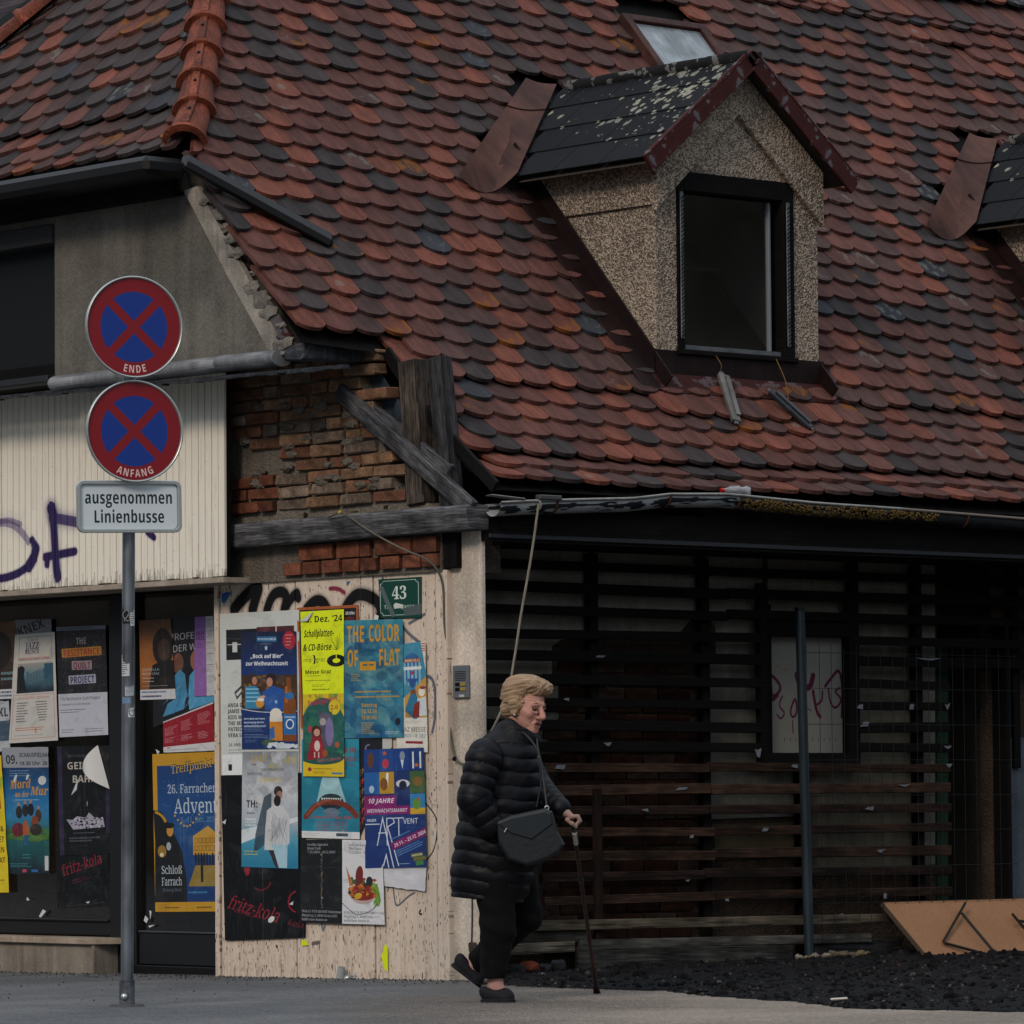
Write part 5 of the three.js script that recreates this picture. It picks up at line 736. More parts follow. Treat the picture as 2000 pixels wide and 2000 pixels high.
poster('dark blue Christmas beer poster with two friends, a bottle and a full glass', [[471, 1234], [579, 1233], [582, 1462], [473, 1463]], A2, 300, 640, (g, W, H) => {
  grad(g, W, H, ['#0d1836', '#11285c', '#0f3a80', '#0c2450', '#0b1a3c']); g.fillStyle = '#1d5a8c'; g.fillRect(88, 26, 106, 30); tx(g, 'PUNTIGAMER', 141, 41, serif(17), '#c9dce6', { al: 'center', sx: 0.85 }); lines(g, 104, 66, 70, 1, 8, '#8fa6ba'); blob(g, 138, 90, 7, 12, '#aebfca'); tx(g, '„Bock auf Bier“', 140, 134, sans(31), '#e6ecec', { al: 'center', sx: 0.78 }); tx(g, 'zur Weihnachtszeit', 140, 174, sans(31), '#e6ecec', { al: 'center', sx: 0.8 });
  blob(g, 262, 48, 35, 50, '#a51c30'); for (let i = 0; i < 4; i++) lines(g, 242, 18 + i * 18, 44, 1, 8, '#e0b0b4', 4);
  g.fillStyle = '#3c2a1c'; g.fillRect(0, 236, W, 190); spray(g, W, 0, 0, [], 1, 2); for (let i = 0; i < 70; i++) { g.globalAlpha = 0.5; blob(g, rnd() * 230, 240 + rnd() * 170, rr(3, 12), rr(4, 14), pick(['#a06a1e', '#c98a2a', '#5a3a1c', '#20304a'])); } g.globalAlpha = 1;
  blob(g, 60, 258, 22, 30, '#3a241c'); blob(g, 72, 268, 14, 22, '#b07a68'); poly(g, [[20, 300], [80, 296], [104, 340], [100, 420], [20, 420]], '#2f7fa8'); for (let i = 0; i < 4; i++) { g.fillStyle = '#8cc0d4'; g.fillRect(24, 310 + i * 22, 70, 7); } blob(g, 162, 262, 27, 34, '#241814'); blob(g, 154, 276, 17, 25, '#b98472'); poly(g, [[112, 330], [170, 296], [232, 318], [236, 430], [130, 430]], '#1d4f9c'); blob(g, 188, 384, 7, 10, '#8fb4d0'); blob(g, 110, 360, 20, 10, '#c49a88', -0.4); blob(g, 100, 390, 22, 26, '#c98a24'); blob(g, 104, 372, 20, 9, '#e2ddd0');
  poly(g, [[0, 418], [70, 440], [160, 446], [300, 430], [300, 640], [0, 640]], '#0f2c66'); g.strokeStyle = '#cfdbe2'; g.lineWidth = 4; g.beginPath(); g.moveTo(0, 420); g.quadraticCurveTo(110, 452, 300, 436); g.stroke(); ['Hat’s Bock auf einen', 'Spaziergang durchs', 'weihnachtliche Graz?'].forEach((s, i) => tx(g, s, 12, 474 + i * 20, sans(15), '#d5dfe4', { sx: 0.78 })); lines(g, 14, 524, 120, 3, 9, '#7f96b4'); lines(g, 14, 560, 140, 3, 9, '#8fa4be'); lines(g, 20, 592, 90, 2, 9, '#7f96b4');
  poly(g, [[244, 250], [266, 250], [270, 330], [292, 376], [294, 600], [226, 600], [228, 376], [242, 330]], '#7a4316'); g.fillStyle = '#a9602a'; g.fillRect(236, 300, 14, 90); g.fillStyle = '#2868a8'; g.fillRect(226, 452, 68, 112); blob(g, 260, 506, 22, 28, '#e2e8ea'); blob(g, 260, 506, 16, 21, '#1d4f94'); tx(g, 'PUNTIGAMER', 260, 468, sans(11), '#d8e4ea', { al: 'center', sx: 0.8 }); blob(g, 259, 352, 24, 20, '#2868a8');
  blob(g, 186, 452, 32, 34, '#ddd8cc'); poly(g, [[152, 470], [220, 470], [222, 596], [152, 596]], '#c97f1e'); g.fillStyle = '#d8d4c8'; g.fillRect(153, 462, 67, 30); poly(g, [[152, 532], [176, 516], [180, 580], [154, 592]], '#2a62a0'); blob(g, 150, 606, 46, 16, '#2c4a30'); for (let i = 0; i < 26; i++) blob(g, 140 + rnd() * 160, 612 + rnd() * 24, 14, 9, '#c8d2da');
});
poster('grey and blue theatre poster with a bearded man in a white shirt', [[474, 1468], [582, 1467], [583, 1697], [472, 1693]], A2, 280, 590, (g, W, H) => {
  grad(g, W, H, ['#7e8288', '#aab0b6', '#b4bac0', '#a9b4be', '#3f8fac', '#1f7396']); spray(g, W, H * 0.45, 60, ['#d0d4d8', '#8d9299'], 12, 50); poly(g, [[0, 400], [W, 330], [W, 350], [0, 470]], '#cfd8dc'); tx(g, 'TANZ', 40, 40, sans(46, 'normal'), '#b9a02c', { rot: -0.06, w: 92 }); tx(g, 'MIT', 136, 78, sans(44, 'normal'), '#b9a02c', { w: 52 }); tx(g, 'MIR', 212, 46, sans(50, 'normal'), '#c0a82c', { w: 60 }); tx(g, 'ein', 50, 66, sans(14), '#2b2f34'); tx(g, 'MONOLOG', 26, 112, sans(20, 'normal'), '#24282c', { w: 74 }); tx(g, 'PERFORMATIVER', 90, 92, sans(20, 'normal'), '#24282c', { w: 120 }); lines(g, 90, 136, 170, 2, 12, '#c9b44e', 5);
  tx(g, 'TH:', 22, 268, sans(52), '#14181c', { w: 58 }); lines(g, 24, 312, 56, 1, 8, '#3a4046', 5); ['PREMIERE', '8.11.2024', '20:00 UHR'].forEach((s, i) => tx(g, s, 16, 346 + i * 15, sans(12, 'normal'), '#eef2f4', { w: 56 }));
  poly(g, [[112, 230], [148, 210], [150, 320], [120, 470], [60, 520], [70, 420]], 'rgba(34,52,66,.75)'); poly(g, [[126, 300], [160, 272], [206, 276], [236, 320], [238, 460], [226, 480], [228, 520], [148, 540], [140, 500], [114, 500], [118, 400]], '#c3c7cb'); poly(g, [[150, 470], [228, 470], [226, 588], [176, 588]], '#9fc4d4'); poly(g, [[134, 500], [160, 500], [186, 588], [170, 588]], '#2c2a30'); blob(g, 182, 202, 21, 26, '#241a18'); blob(g, 188, 222, 15, 22, '#9c6e60'); blob(g, 178, 250, 17, 28, '#1c1412'); for (let i = 0; i < 24; i++) { g.strokeStyle = 'rgba(100,108,120,.5)'; g.lineWidth = 2; g.beginPath(); g.moveTo(140 + rnd() * 90, 300 + rnd() * 60); g.lineTo(140 + rnd() * 90, 400 + rnd() * 100); g.stroke(); } tx(g, 'www.theater', 14, 508, sans(11), '#c9b44e'); lines(g, 12, 522, 90, 1, 8, '#c9b44e', 4);
});
poster('black concert poster with orange border behind the neon yellow flyer', [[580, 1187], [700, 1181], [706, 1420], [588, 1422]], A1, 256, 512, (g, W, H) => { g.fillStyle = '#a2562a'; g.fillRect(0, 0, W, H); g.fillStyle = '#140f12'; g.fillRect(9, 12, W - 18, H - 20); tx(g, 'ARTinfo • Graz • Kammersaal • 20 Uhr', 16, 34, sans(17), '#dfe2e4', { w: 226 }); g.fillStyle = '#5c1a20'; g.fillRect(180, 50, 60, 200); });
poster('blue-green concert poster with tall orange capital lettering', [[672, 1212], [787, 1209], [789, 1440], [673, 1442]], A3, 320, 640, (g, W, H) => {
  grad(g, W, H, ['#2c8296', '#2a6f88', '#4d8088', '#2b6d8c', '#2a6a86', '#175a86']); spray(g, W, H, 150, ['#14406a', '#5d9298', '#2a8aa0', '#123a60', '#6fa0a0'], 10, 60); const O = '#c8901c'; const big = (s, x, y, w, h) => tx(g, s, x, y, sans(60), O, { w, sy: h / 44 }); big('THE', 16, 76, 98, 92); big('COLOR', 134, 74, 168, 92); big('OF', 18, 208, 62, 92); big('FLAT', 188, 206, 116, 92); g.save(); g.translate(88, 240); g.rotate(0); g.fillStyle = O; g.fillRect(0, -14, 86, 48); g.fillStyle = '#2a6078'; g.fillRect(16, 0, 24, 9); g.fillRect(50, 0, 24, 9); g.restore(); blob(g, 128, 168, 52, 13, '#15506e'); blob(g, 128, 186, 40, 10, '#1d5c78');
  lines(g, 40, 290, 60, 4, 11, 'rgba(190,150,70,.7)', 6); lines(g, 60, 386, 240, 1, 10, O, 7); lines(g, 60, 414, 240, 1, 10, O, 7); ['Sonntag', '12.12.24', '19:30 Uhr'].forEach((s, i) => tx(g, s, 94, 462 + i * 34, sans(28), O, { w: 84 })); lines(g, 94, 556, 76, 6, 11, 'rgba(190,150,70,.8)', 6); blob(g, 290, 554, 14, 20, '#0f1720'); lines(g, 220, 606, 84, 2, 9, '#9db4bc', 4);
});
poster('circus poster with a hot air balloon and clown above a cream strip', [[770, 1259], [831, 1253], [836, 1469], [776, 1467]], A2, 200, 640, (g, W, H) => {
  g.fillStyle = '#cfd0c2'; g.fillRect(0, 0, W, H); poly(g, [[60, 0], [170, 0], [200, 170], [200, 320], [40, 320]], '#3a86a4'); poly(g, [[60, 320], [200, 200], [200, 440], [60, 440]], '#c08f3e'); poly(g, [[60, 400], [120, 240], [160, 400], [130, 460]], '#2a6f92'); blob(g, 112, 150, 62, 90, '#2a5f96'); for (let i = -2; i < 3; i++) blob(g, 112 + i * 24, 170, 8, 80, '#7fb0c8'); g.fillStyle = '#8a3a2c'; g.fillRect(60, 92, 108, 22); g.fillStyle = '#d9dfdc'; g.fillRect(56, 140, 116, 18); tx(g, 'RONCALLI', 114, 104, sans(22), '#e4d8b0', { al: 'center', w: 96 }); poly(g, [[76, 210], [148, 210], [122, 262], [102, 262]], '#28508a'); blob(g, 112, 176, 10, 12, '#a8321f'); g.fillStyle = '#7a4a24'; g.fillRect(98, 276, 30, 26); blob(g, 170, 290, 21, 26, '#e4ded4'); blob(g, 178, 266, 22, 9, '#7a2c34'); poly(g, [[140, 330], [196, 318], [200, 430], [150, 430]], '#c4cfd4'); poly(g, [[120, 360], [156, 340], [150, 440], [108, 440]], '#7e241e'); g.strokeStyle = '#3b2a1a'; g.lineWidth = 2; for (let i = 0; i < 6; i++) { g.beginPath(); g.moveTo(70 + i * 8, 400); g.lineTo(72 + i * 8, 440); g.stroke(); } g.fillStyle = '#b5432e'; for (let i = 0; i < 4; i++) g.fillRect(176, 8 + i * 14, 22, 6);
  g.fillStyle = '#d8d5ca'; g.fillRect(0, 448, W, 192); lines(g, 60, 460, 120, 2, 10, '#6a6e70'); tx(g, 'GRAZ MESSE', 8, 510, sans(38, 'normal'), '#3a3e40', { w: 184 }); tx(g, '20. NOV – 8. DEZ', 10, 546, sans(30, 'normal'), '#3a6f90', { w: 180 }); g.fillStyle = '#8c2634'; g.fillRect(58, 578, 112, 15);
}, { torn: 0.004 });
poster('strip of dark torn poster between the turquoise and circus posters', [[698, 1444], [766, 1441], [766, 1482], [698, 1646]], A1, 96, 200, (g, W, H) => { g.fillStyle = '#151820'; g.fillRect(0, 0, W, H); g.fillStyle = '#b9bab6'; g.fillRect(70, 0, 26, 90); tx(g, 'C', 20, 24, sans(26), '#7e78a0'); for (let i = 0; i < 6; i++) tx(g, 'EK', 2, 70 + i * 22, sans(18), pick(['#b04030', '#c0b8a8', '#8a6a3a'])); });
poster('turquoise poster of a shark biting a sausage', [[590, 1444], [702, 1443], [703, 1639], [590, 1636]], A2, 300, 520, (g, W, H) => {
  grad(g, W, H, ['#2a8ba0', '#1f7f96', '#1b6f88', '#1d86a0']); spray(g, W, H, 40, ['#2f9ab0', '#146078'], 20, 60); tx(g, 'MEHR IM', 286, 60, sans(36), '#8c2f3a', { al: 'right', sx: 0.8 }); tx(g, 'TANKEN', 286, 106, sans(36), '#8c2f3a', { al: 'right', sx: 0.8 }); lines(g, 236, 134, 50, 1, 8, '#7a3a48', 5);
  poly(g, [[110, 190], [190, 190], [206, 250], [230, 330], [80, 330], [96, 250]], '#8fbcc4'); blob(g, 150, 226, 46, 40, '#9ecad0'); blob(g, 154, 330, 64, 44, '#14262e'); for (let i = 0; i < 9; i++) poly(g, [[102 + i * 12, 308], [112 + i * 12, 308], [107 + i * 12, 326]], '#cfdcdc'); g.strokeStyle = '#6e2b1c'; g.lineWidth = 28; g.lineCap = 'round'; g.beginPath(); g.moveTo(22, 410); g.quadraticCurveTo(80, 320, 154, 330); g.quadraticCurveTo(240, 330, 282, 400); g.stroke(); g.strokeStyle = '#8c4028'; g.lineWidth = 8; g.beginPath(); g.moveTo(26, 402); g.quadraticCurveTo(84, 316, 154, 324); g.stroke(); blob(g, 154, 384, 42, 24, '#5a6e80'); tx(g, 'Premiere 21. Nov. 2024', 56, 410, sans(24), '#b23a34', { w: 200 }); for (let i = 0; i < 5; i++) tx(g, 'Komödie im Keller Graz', 70, 436 + i * 14, sans(12), '#a8404a', { w: 170 }); g.fillStyle = '#d4d8d8'; g.fillRect(0, 484, W, 36); lines(g, 10, 496, 90, 2, 9, '#8d9498'); g.fillStyle = '#3a4a5a'; g.fillRect(180, 492, 60, 16);
});
poster('fairy tale theatre poster with a girl in a red cape below the neon yellow flyer', [[592, 1356], [672, 1354], [673, 1517], [593, 1516]], A4, 260, 520, (g, W, H) => {
  g.fillStyle = '#d6b81c'; g.fillRect(0, 0, W, H); blob(g, 128, 262, 150, 236, '#1d5850'); spray(g, W, 420, 90, ['#2c7a58', '#14403c', '#3f8a5a', '#225f66'], 8, 36); g.fillStyle = '#d6b81c'; g.fillRect(0, 430, W, 90); blob(g, 120, 400, 140, 46, '#1d5048'); tx(g, 'Rotkäppchen', 30, 60, serif(46), '#b42a4c', { rot: -0.16, w: 190 }); blob(g, 200, 86, 36, 46, '#d8c022'); tx(g, '2.0', 200, 86, serif(40), '#8c2030', { al: 'center', sx: 0.8 });
  poly(g, [[92, 100], [150, 130], [186, 110], [182, 190], [200, 330], [120, 340], [108, 170]], '#4b4a5c'); blob(g, 140, 158, 38, 36, '#5a586a'); blob(g, 126, 176, 20, 24, '#a79e9c'); blob(g, 168, 240, 26, 90, '#7a70a0'); poly(g, [[60, 250], [104, 230], [150, 400], [24, 420]], '#8c1626'); blob(g, 86, 236, 32, 38, '#3a1c16'); blob(g, 88, 244, 20, 24, '#c4917e'); blob(g, 90, 330, 40, 34, '#a01c2a'); blob(g, 90, 328, 18, 34, '#cfc4bc'); g.fillStyle = '#c9b4a8'; g.fillRect(70, 366, 8, 36); g.fillRect(96, 366, 8, 36); blob(g, 140, 376, 18, 22, '#8a4a20'); blob(g, 44, 222, 12, 24, '#b03a40'); blob(g, 216, 320, 15, 20, '#a05a34'); tx(g, 'Next Liberty', 90, 424, serif(26), '#c04a6a', { rot: -0.14, w: 150 }); blob(g, 42, 476, 12, 13, '#8a2a34'); lines(g, 62, 470, 140, 1, 8, '#5a4a18', 4); lines(g, 62, 490, 100, 2, 8, '#6e5a1c', 3); g.fillStyle = '#3a7a9c'; g.fillRect(180, 494, 70, 12);
});
poster('neon yellow record fair flyer with one folded corner', [[587, 1195], [672, 1190], [672, 1354], [592, 1356]], A4, 260, 520, (g, W, H) => {
  g.fillStyle = '#dcec1e'; g.fillRect(0, 0, W, H); const B = '#15170c'; tx(g, '1. Dez. ‘24', 30, 52, sans(56), B, { w: 222 }); tx(g, 'Schallplatten-', 16, 142, sans(54, 'bold italic'), B, { w: 184, sy: 1.15 }); tx(g, '& CD-Börse', 8, 228, sans(50, 'bold italic'), B, { w: 176, sy: 1.15 }); tx(g, 'mcg', 10, 306, sans(30, 'normal'), '#5d641c', { w: 50 }); tx(g, '}', 66, 302, serif(64), B); tx(g, 'graz', 88, 306, sans(36, 'normal'), '#4c521c', { w: 58 }); blob(g, 214, 316, 58, 38, B); blob(g, 214, 316, 24, 15, '#dcec1e'); g.fillStyle = '#dcec1e'; g.fillRect(211, 200, 5, 110); g.strokeStyle = 'rgba(110,120,30,.6)'; g.lineWidth = 1.5; for (let i = 0; i < 40; i++) { g.beginPath(); g.moveTo(216, 250); g.lineTo(216 + rr(-40, 40), 190 + rr(-60, 60)); g.stroke(); } tx(g, 'Messe Graz', 18, 382, sans(34), B, { w: 164 }); lines(g, 18, 404, 150, 1, 8, '#6a7022', 4); lines(g, 18, 434, 230, 1, 8, '#5d641c', 4); lines(g, 60, 462, 90, 2, 9, '#5d641c', 3); tx(g, 'www.amadeo.at', 60, 492, sans(14), B, { w: 110 });
}, { rough: 0.6 });
{ // its turned-over corner
  const c = [[586, 1217], [611, 1192], [599, 1206], [590, 1214]]; const a = onX(585, 1214, A4 - 0.004), b = onX(612, 1194, A4 - 0.006), d = onX(600, 1213, A4 - 0.016), g = new THREE.BufferGeometry().setFromPoints([a, d, b]); g.computeVertexNormals(); one('paper_flap', g, M({ color: 0xb9bcc0, side: THREE.DoubleSide }), 'white turned-over corner of the neon yellow flyer', 'paper');
}
poster('blue Advent market poster with art panels and white and purple lettering', [[711, 1464], [828, 1460], [834, 1693], [714, 1696]], A3, 320, 640, (g, W, H) => {
  g.fillStyle = '#14275e'; g.fillRect(0, 0, W, H); const cell = (i, j, c) => { g.fillStyle = c; g.fillRect(2 + i * 80, 2 + j * 122, 78, 118); }; cell(0, 0, '#163a7c'); cell(1, 0, '#1a4488'); cell(2, 0, '#173c82'); cell(3, 0, '#123470'); cell(0, 1, '#1d5a9c'); cell(1, 1, '#b08a2c'); cell(2, 1, '#1a2f66'); cell(3, 1, '#3c5c34'); blob(g, 36, 60, 16, 44, '#5c3a2c'); blob(g, 116, 80, 18, 26, '#b9344a'); blob(g, 112, 24, 10, 10, '#c05030'); poly(g, [[196, 60], [214, 60], [206, 112]], '#ccd2d8'); blob(g, 206, 40, 14, 24, '#7e8ea4'); g.fillStyle = '#d8dce0'; g.fillRect(258, 20, 9, 90); g.fillRect(296, 20, 9, 90); blob(g, 280, 92, 10, 10, '#b4622a'); blob(g, 40, 216, 14, 20, '#a8c0d4'); poly(g, [[120, 130], [132, 130], [128, 200], [108, 216]], '#e2e4e2'); blob(g, 106, 190, 20, 34, '#7a4a1c'); blob(g, 206, 190, 36, 22, '#c4cad2'); blob(g, 206, 200, 20, 26, '#1c2038'); blob(g, 284, 180, 26, 26, '#7a5c2c'); cell(3, 2, '#2f7ab0'); g.fillStyle = '#c8a02c'; g.fillRect(242, 322, 78, 42); blob(g, 276, 300, 22, 30, '#5c8a3c'); blob(g, 286, 276, 6, 8, '#b03a2c');
  g.fillStyle = '#7a1a62'; g.fillRect(0, 252, 170, 56); g.fillRect(0, 308, 242, 46); tx(g, '10 JAHRE', 16, 280, sans(36, 'bold italic'), '#dcd6e0', { w: 140 }); tx(g, 'WEIHNACHTSMARKT', 12, 332, sans(28, 'bold italic'), '#d4ccda', { w: 212 }); g.fillStyle = '#14306e'; g.fillRect(0, 356, W, H - 356); g.strokeStyle = '#d5dde4'; g.lineWidth = 5; const ln = (...p) => { g.beginPath(); p.forEach((q, i) => i ? g.lineTo(...q) : g.moveTo(...q)); g.stroke(); }; ln([66, 520], [96, 372], [150, 640]); ln([72, 452], [120, 452]); ln([118, 372], [118, 520]); ln([118, 374], [150, 374], [158, 398], [122, 420], [176, 632]); ln([156, 374], [206, 374]); ln([180, 374], [180, 470]); tx(g, 'VENT', 204, 392, sans(40, 'normal'), '#d5dde4', { w: 76 }); tx(g, 'GRAZER', 12, 382, sans(20), '#c8d2da', { w: 50 }); ln([4, 404], [80, 404]); g.save(); g.translate(160, 520); g.rotate(-0.42); g.fillStyle = '#7a1a5c'; g.fillRect(-20, -20, 230, 40); tx(g, '29.11. – 23.12. 2024', -8, 0, sans(26, 'bold italic'), '#dcd4e0', { w: 180 }); lines(g, -14, -40, 170, 1, 8, '#5a86b8', 5); lines(g, -10, 30, 170, 3, 12, '#5a86b8', 5); g.restore(); ln([96, 630], [112, 570], [124, 640]); g.save(); g.translate(282, 588); g.rotate(-0.15); g.fillStyle = '#6c6a2a'; g.fillRect(-40, -26, 62, 20); g.fillRect(-30, -4, 66, 20); g.fillStyle = '#3f7a3a'; g.fillRect(-22, 18, 40, 24); tx(g, 'MADE IN GRAZ', -34, -15, sans(13), '#d8d8c0', { w: 54 }); g.restore(); lines(g, 176, 618, 80, 1, 8, '#8fa4c0', 4);
});
poster('blank white sheet hanging below the blue Advent market poster', [[748, 1690], [834, 1688], [831, 1741], [752, 1731]], A1, 64, 48, (g, W, H) => { g.fillStyle = '#c9cad0'; g.fillRect(0, 0, W, H); spray(g, W, H, 14, ['#b4b6be', '#dcdce0'], 4, 12); }, { torn: 0.006, amp: 0.006 });
const halle = (bg, fg, t) => (g, W, H) => { g.fillStyle = bg; g.fillRect(0, 0, W, H); t.forEach((s, i) => tx(g, s, W * 0.16, 26 + i * 20, serif(18), fg, { sx: 0.82 })); ['HALLE FÜR KUNST Steiermark', 'Burgring 2, 8010 Graz (AT)', 'halle-fuer-kunst.at'].forEach((s, i) => tx(g, s, 8, H - 62 + i * 22, serif(18), fg, { sx: 0.78 })); };
poster('black art hall poster with a thin vertical chain of figures', [[588, 1640], [669, 1640], [669, 1804], [587, 1801]], A3, 220, 450, (g, W, H) => { halle('#0d1014', '#9da4aa', ['Cecilia Spectre', 'Dead End', '7.12.2024 – 23.2.2025'])(g, W, H); for (let i = 0; i < 34; i++) blob(g, 112 + rr(-4, 4), 72 + i * 9, rr(1.5, 6), rr(3, 7), pick(['#5c5a58', '#8a8880', '#6a5a34', '#3c4048'])); });
poster('white art hall poster with a bowl of meat and vegetables', [[669, 1640], [747, 1642], [752, 1806], [669, 1804]], A3, 220, 450, (g, W, H) => { halle('#cfd2d6', '#5a6066', ['Lucy McKenzie', 'The Feast', '7.12.2024 – 23.2.2025'])(g, W, H); spray(g, W, H, 16, ['#dcdee0', '#bcc0c6'], 20, 60); blob(g, 110, 300, 62, 44, '#b3a098'); blob(g, 108, 280, 74, 44, '#7a2416'); for (let i = 0; i < 60; i++) blob(g, 108 + rr(-70, 70), 250 + rr(-40, 50), rr(5, 16), rr(4, 12), pick(['#8c2a1c', '#b4541e', '#6c1c18', '#c47a22', '#3c5a26', '#2a2018', '#9c3a2a']), rnd() * 3); blob(g, 92, 190, 20, 52, '#6e2420', 0.1); blob(g, 84, 300, 22, 16, '#c49a24', -0.5); poly(g, [[20, 140], [60, 240], [40, 250]], '#b06a2a'); for (let i = 0; i < 20; i++) { g.strokeStyle = pick(['#4c7a2a', '#6c9a34']); g.lineWidth = 4; g.beginPath(); g.moveTo(160 + rr(-10, 10), 240 + rr(-20, 40)); g.quadraticCurveTo(210, 230 + rr(0, 60), 185 + rr(-20, 15), 330 + rr(-20, 40)); g.stroke(); } blob(g, 146, 220, 18, 26, '#1e2a2c'); g.strokeStyle = '#2a2f38'; g.lineWidth = 3; g.beginPath(); g.moveTo(0, 340); g.quadraticCurveTo(30, 370, 70, 400); g.quadraticCurveTo(150, 400, 186, 336); g.stroke(); });
// posters behind the shop glass line
const S1 = XG - 0.006, S2 = XG - 0.011, S3 = XG - 0.016;
poster('grey poster with tilted black letters above the jazz sheet', [[29, 1211], [101, 1209], [104, 1300], [30, 1302]], S1, 128, 160, (g, W, H) => { g.fillStyle = '#777b82'; g.fillRect(0, 0, W, H); tx(g, 'KNEX', 10, 44, sans(44), '#14161a', { rot: -0.35, w: 96 }); });
poster('white jazz restaurant sheet with skyline photo and programme list', [[30, 1240], [107, 1234], [114, 1446], [18, 1452]], S2, 280, 620, (g, W, H) => {
  g.fillStyle = '#c0bfba'; g.fillRect(0, 0, W, H); g.strokeStyle = '#3a3a48'; g.lineWidth = 2; g.strokeRect(34, 20, 222, 130); tx(g, 'Florian', 110, 36, serif(16, 'italic'), '#4a4a58'); tx(g, 'JAZZ', 80, 70, serif(52), '#22243c', { w: 92 }); tx(g, 'BRUNCH', 76, 104, serif(34), '#22243c', { w: 96 }); tx(g, 'PARKHOTEL RESTAURANT FLORIAN', 34, 142, sans(16, 'bold italic'), '#a03c30', { w: 204 });
  const k = g.createLinearGradient(0, 170, 0, 336); k.addColorStop(0, '#9c9a92'); k.addColorStop(0.5, '#4f7c8c'); k.addColorStop(1, '#102030'); g.fillStyle = k; g.fillRect(30, 168, 234, 170); g.fillStyle = '#4a6674'; for (let i = 0; i < 8; i++) g.fillRect(90 + i * 20, 200 + hash(i, 2) * 30, 16, 60); g.fillStyle = '#2a5468'; g.fillRect(206, 176, 58, 110); poly(g, [[30, 190], [58, 180], [78, 196], [74, 240], [86, 300], [96, 338], [30, 338]], '#14161c');
  g.strokeStyle = '#b0504a'; g.strokeRect(12, 348, 252, 250); tx(g, 'Jazzbrunch 2024 / 2025 Termine', 44, 366, sans(18, 'italic'), '#b04a34', { w: 190 }); for (let i = 0; i < 8; i++) { lines(g, 36, 392 + i * 15, 74, 1, 8, '#34363c', 5); lines(g, 150 + i * 3, 390 + i * 15, 84 - i * 3, 1, 8, '#3c3e44', 5); } lines(g, 34, 536, 180, 2, 12, '#b0563a', 4); g.fillStyle = '#c07a2a'; g.fillRect(150, 540, 8, 30); lines(g, 30, 578, 200, 1, 8, '#8a8c90', 4);
});
poster('black poster with patchwork lettering above a white text half', [[110, 1225], [207, 1221], [212, 1435], [117, 1440]], S2, 300, 640, (g, W, H) => {
  g.fillStyle = '#14151b'; g.fillRect(0, 0, W, 390); for (let i = 0; i < 260; i++) blob(g, rnd() * W, rnd() * 385, rr(1.5, 5), rr(1.5, 4), pick(['#3a2c34', '#2c3440', '#5a3a3c', '#4a4a52', '#6a4a50']), rnd() * 3); g.fillStyle = '#6a7484'; g.fillRect(0, 0, W, 22); lines(g, 8, 8, 270, 1, 8, '#39414e', 6); const w = (s, y, fw, bg, fc, rot) => { g.save(); g.translate(150, y); g.rotate(rot); if (bg) { g.fillStyle = bg; g.fillRect(-fw / 2 - 8, -26, fw + 16, 52); } tx(g, s, 0, 2, sans(54), fc, { al: 'center', w: fw }); g.restore(); }; w('THE', 84, 64, null, '#8f868c', -0.02); w('RESISTANCE', 150, 226, '#a8752c', '#8c1e1e', -0.03); w('QUILT', 228, 106, '#8c8288', '#6e1c38', 0.02); w('PROJECT', 310, 150, '#9aa0b0', '#1e1c4c', -0.02);
  g.fillStyle = '#b6bac6'; g.fillRect(0, 390, W, H - 390); tx(g, 'The Resistance Quilt Project', 10, 420, sans(26, 'normal'), '#23262e', { w: 246 }); tx(g, 'A monument to the end of femicide', 10, 452, sans(18, 'normal'), '#3c404a', { w: 184 }); lines(g, 10, 482, 180, 2, 14, '#4a4e58', 4); lines(g, 14, 598, 80, 2, 14, '#5a5e68', 4); lines(g, 160, 598, 120, 2, 14, '#5a5e68', 4);
});
poster('dark orange portrait poster with logo strip beside the jazz sheet', [[-52, 1220], [34, 1213], [35, 1364], [-50, 1368]], S1, 160, 300, (g, W, H) => { grad(g, W, H, ['#6a4626', '#3a2618', '#14100e']); blob(g, 90, 110, 50, 76, '#1c120e'); tx(g, 'KONZERT', 100, 200, sans(14), '#7fb0c0'); tx(g, 'ENSEMBLE', 100, 222, sans(14), '#7fb0c0'); g.fillStyle = '#c4c8cc'; g.fillRect(0, 262, W, 38); lines(g, 80, 270, 70, 2, 14, '#4a5a78', 7); });
poster('pale torn bill with big letters at the edge of the shop window', [[-45, 1372], [18, 1368], [20, 1466], [-42, 1470]], S1, 128, 200, (g, W, H) => { g.fillStyle = '#aab0b6'; g.fillRect(0, 0, W, H); g.fillStyle = '#3c5064'; g.fillRect(0, 80, W, 80); tx(g, 'KL', 84, 46, sans(50), '#1c2128', { w: 40 }); spray(g, W, H, 12, ['#c9ced2', '#7d8894'], 5, 18); }, { torn: 0.01 });
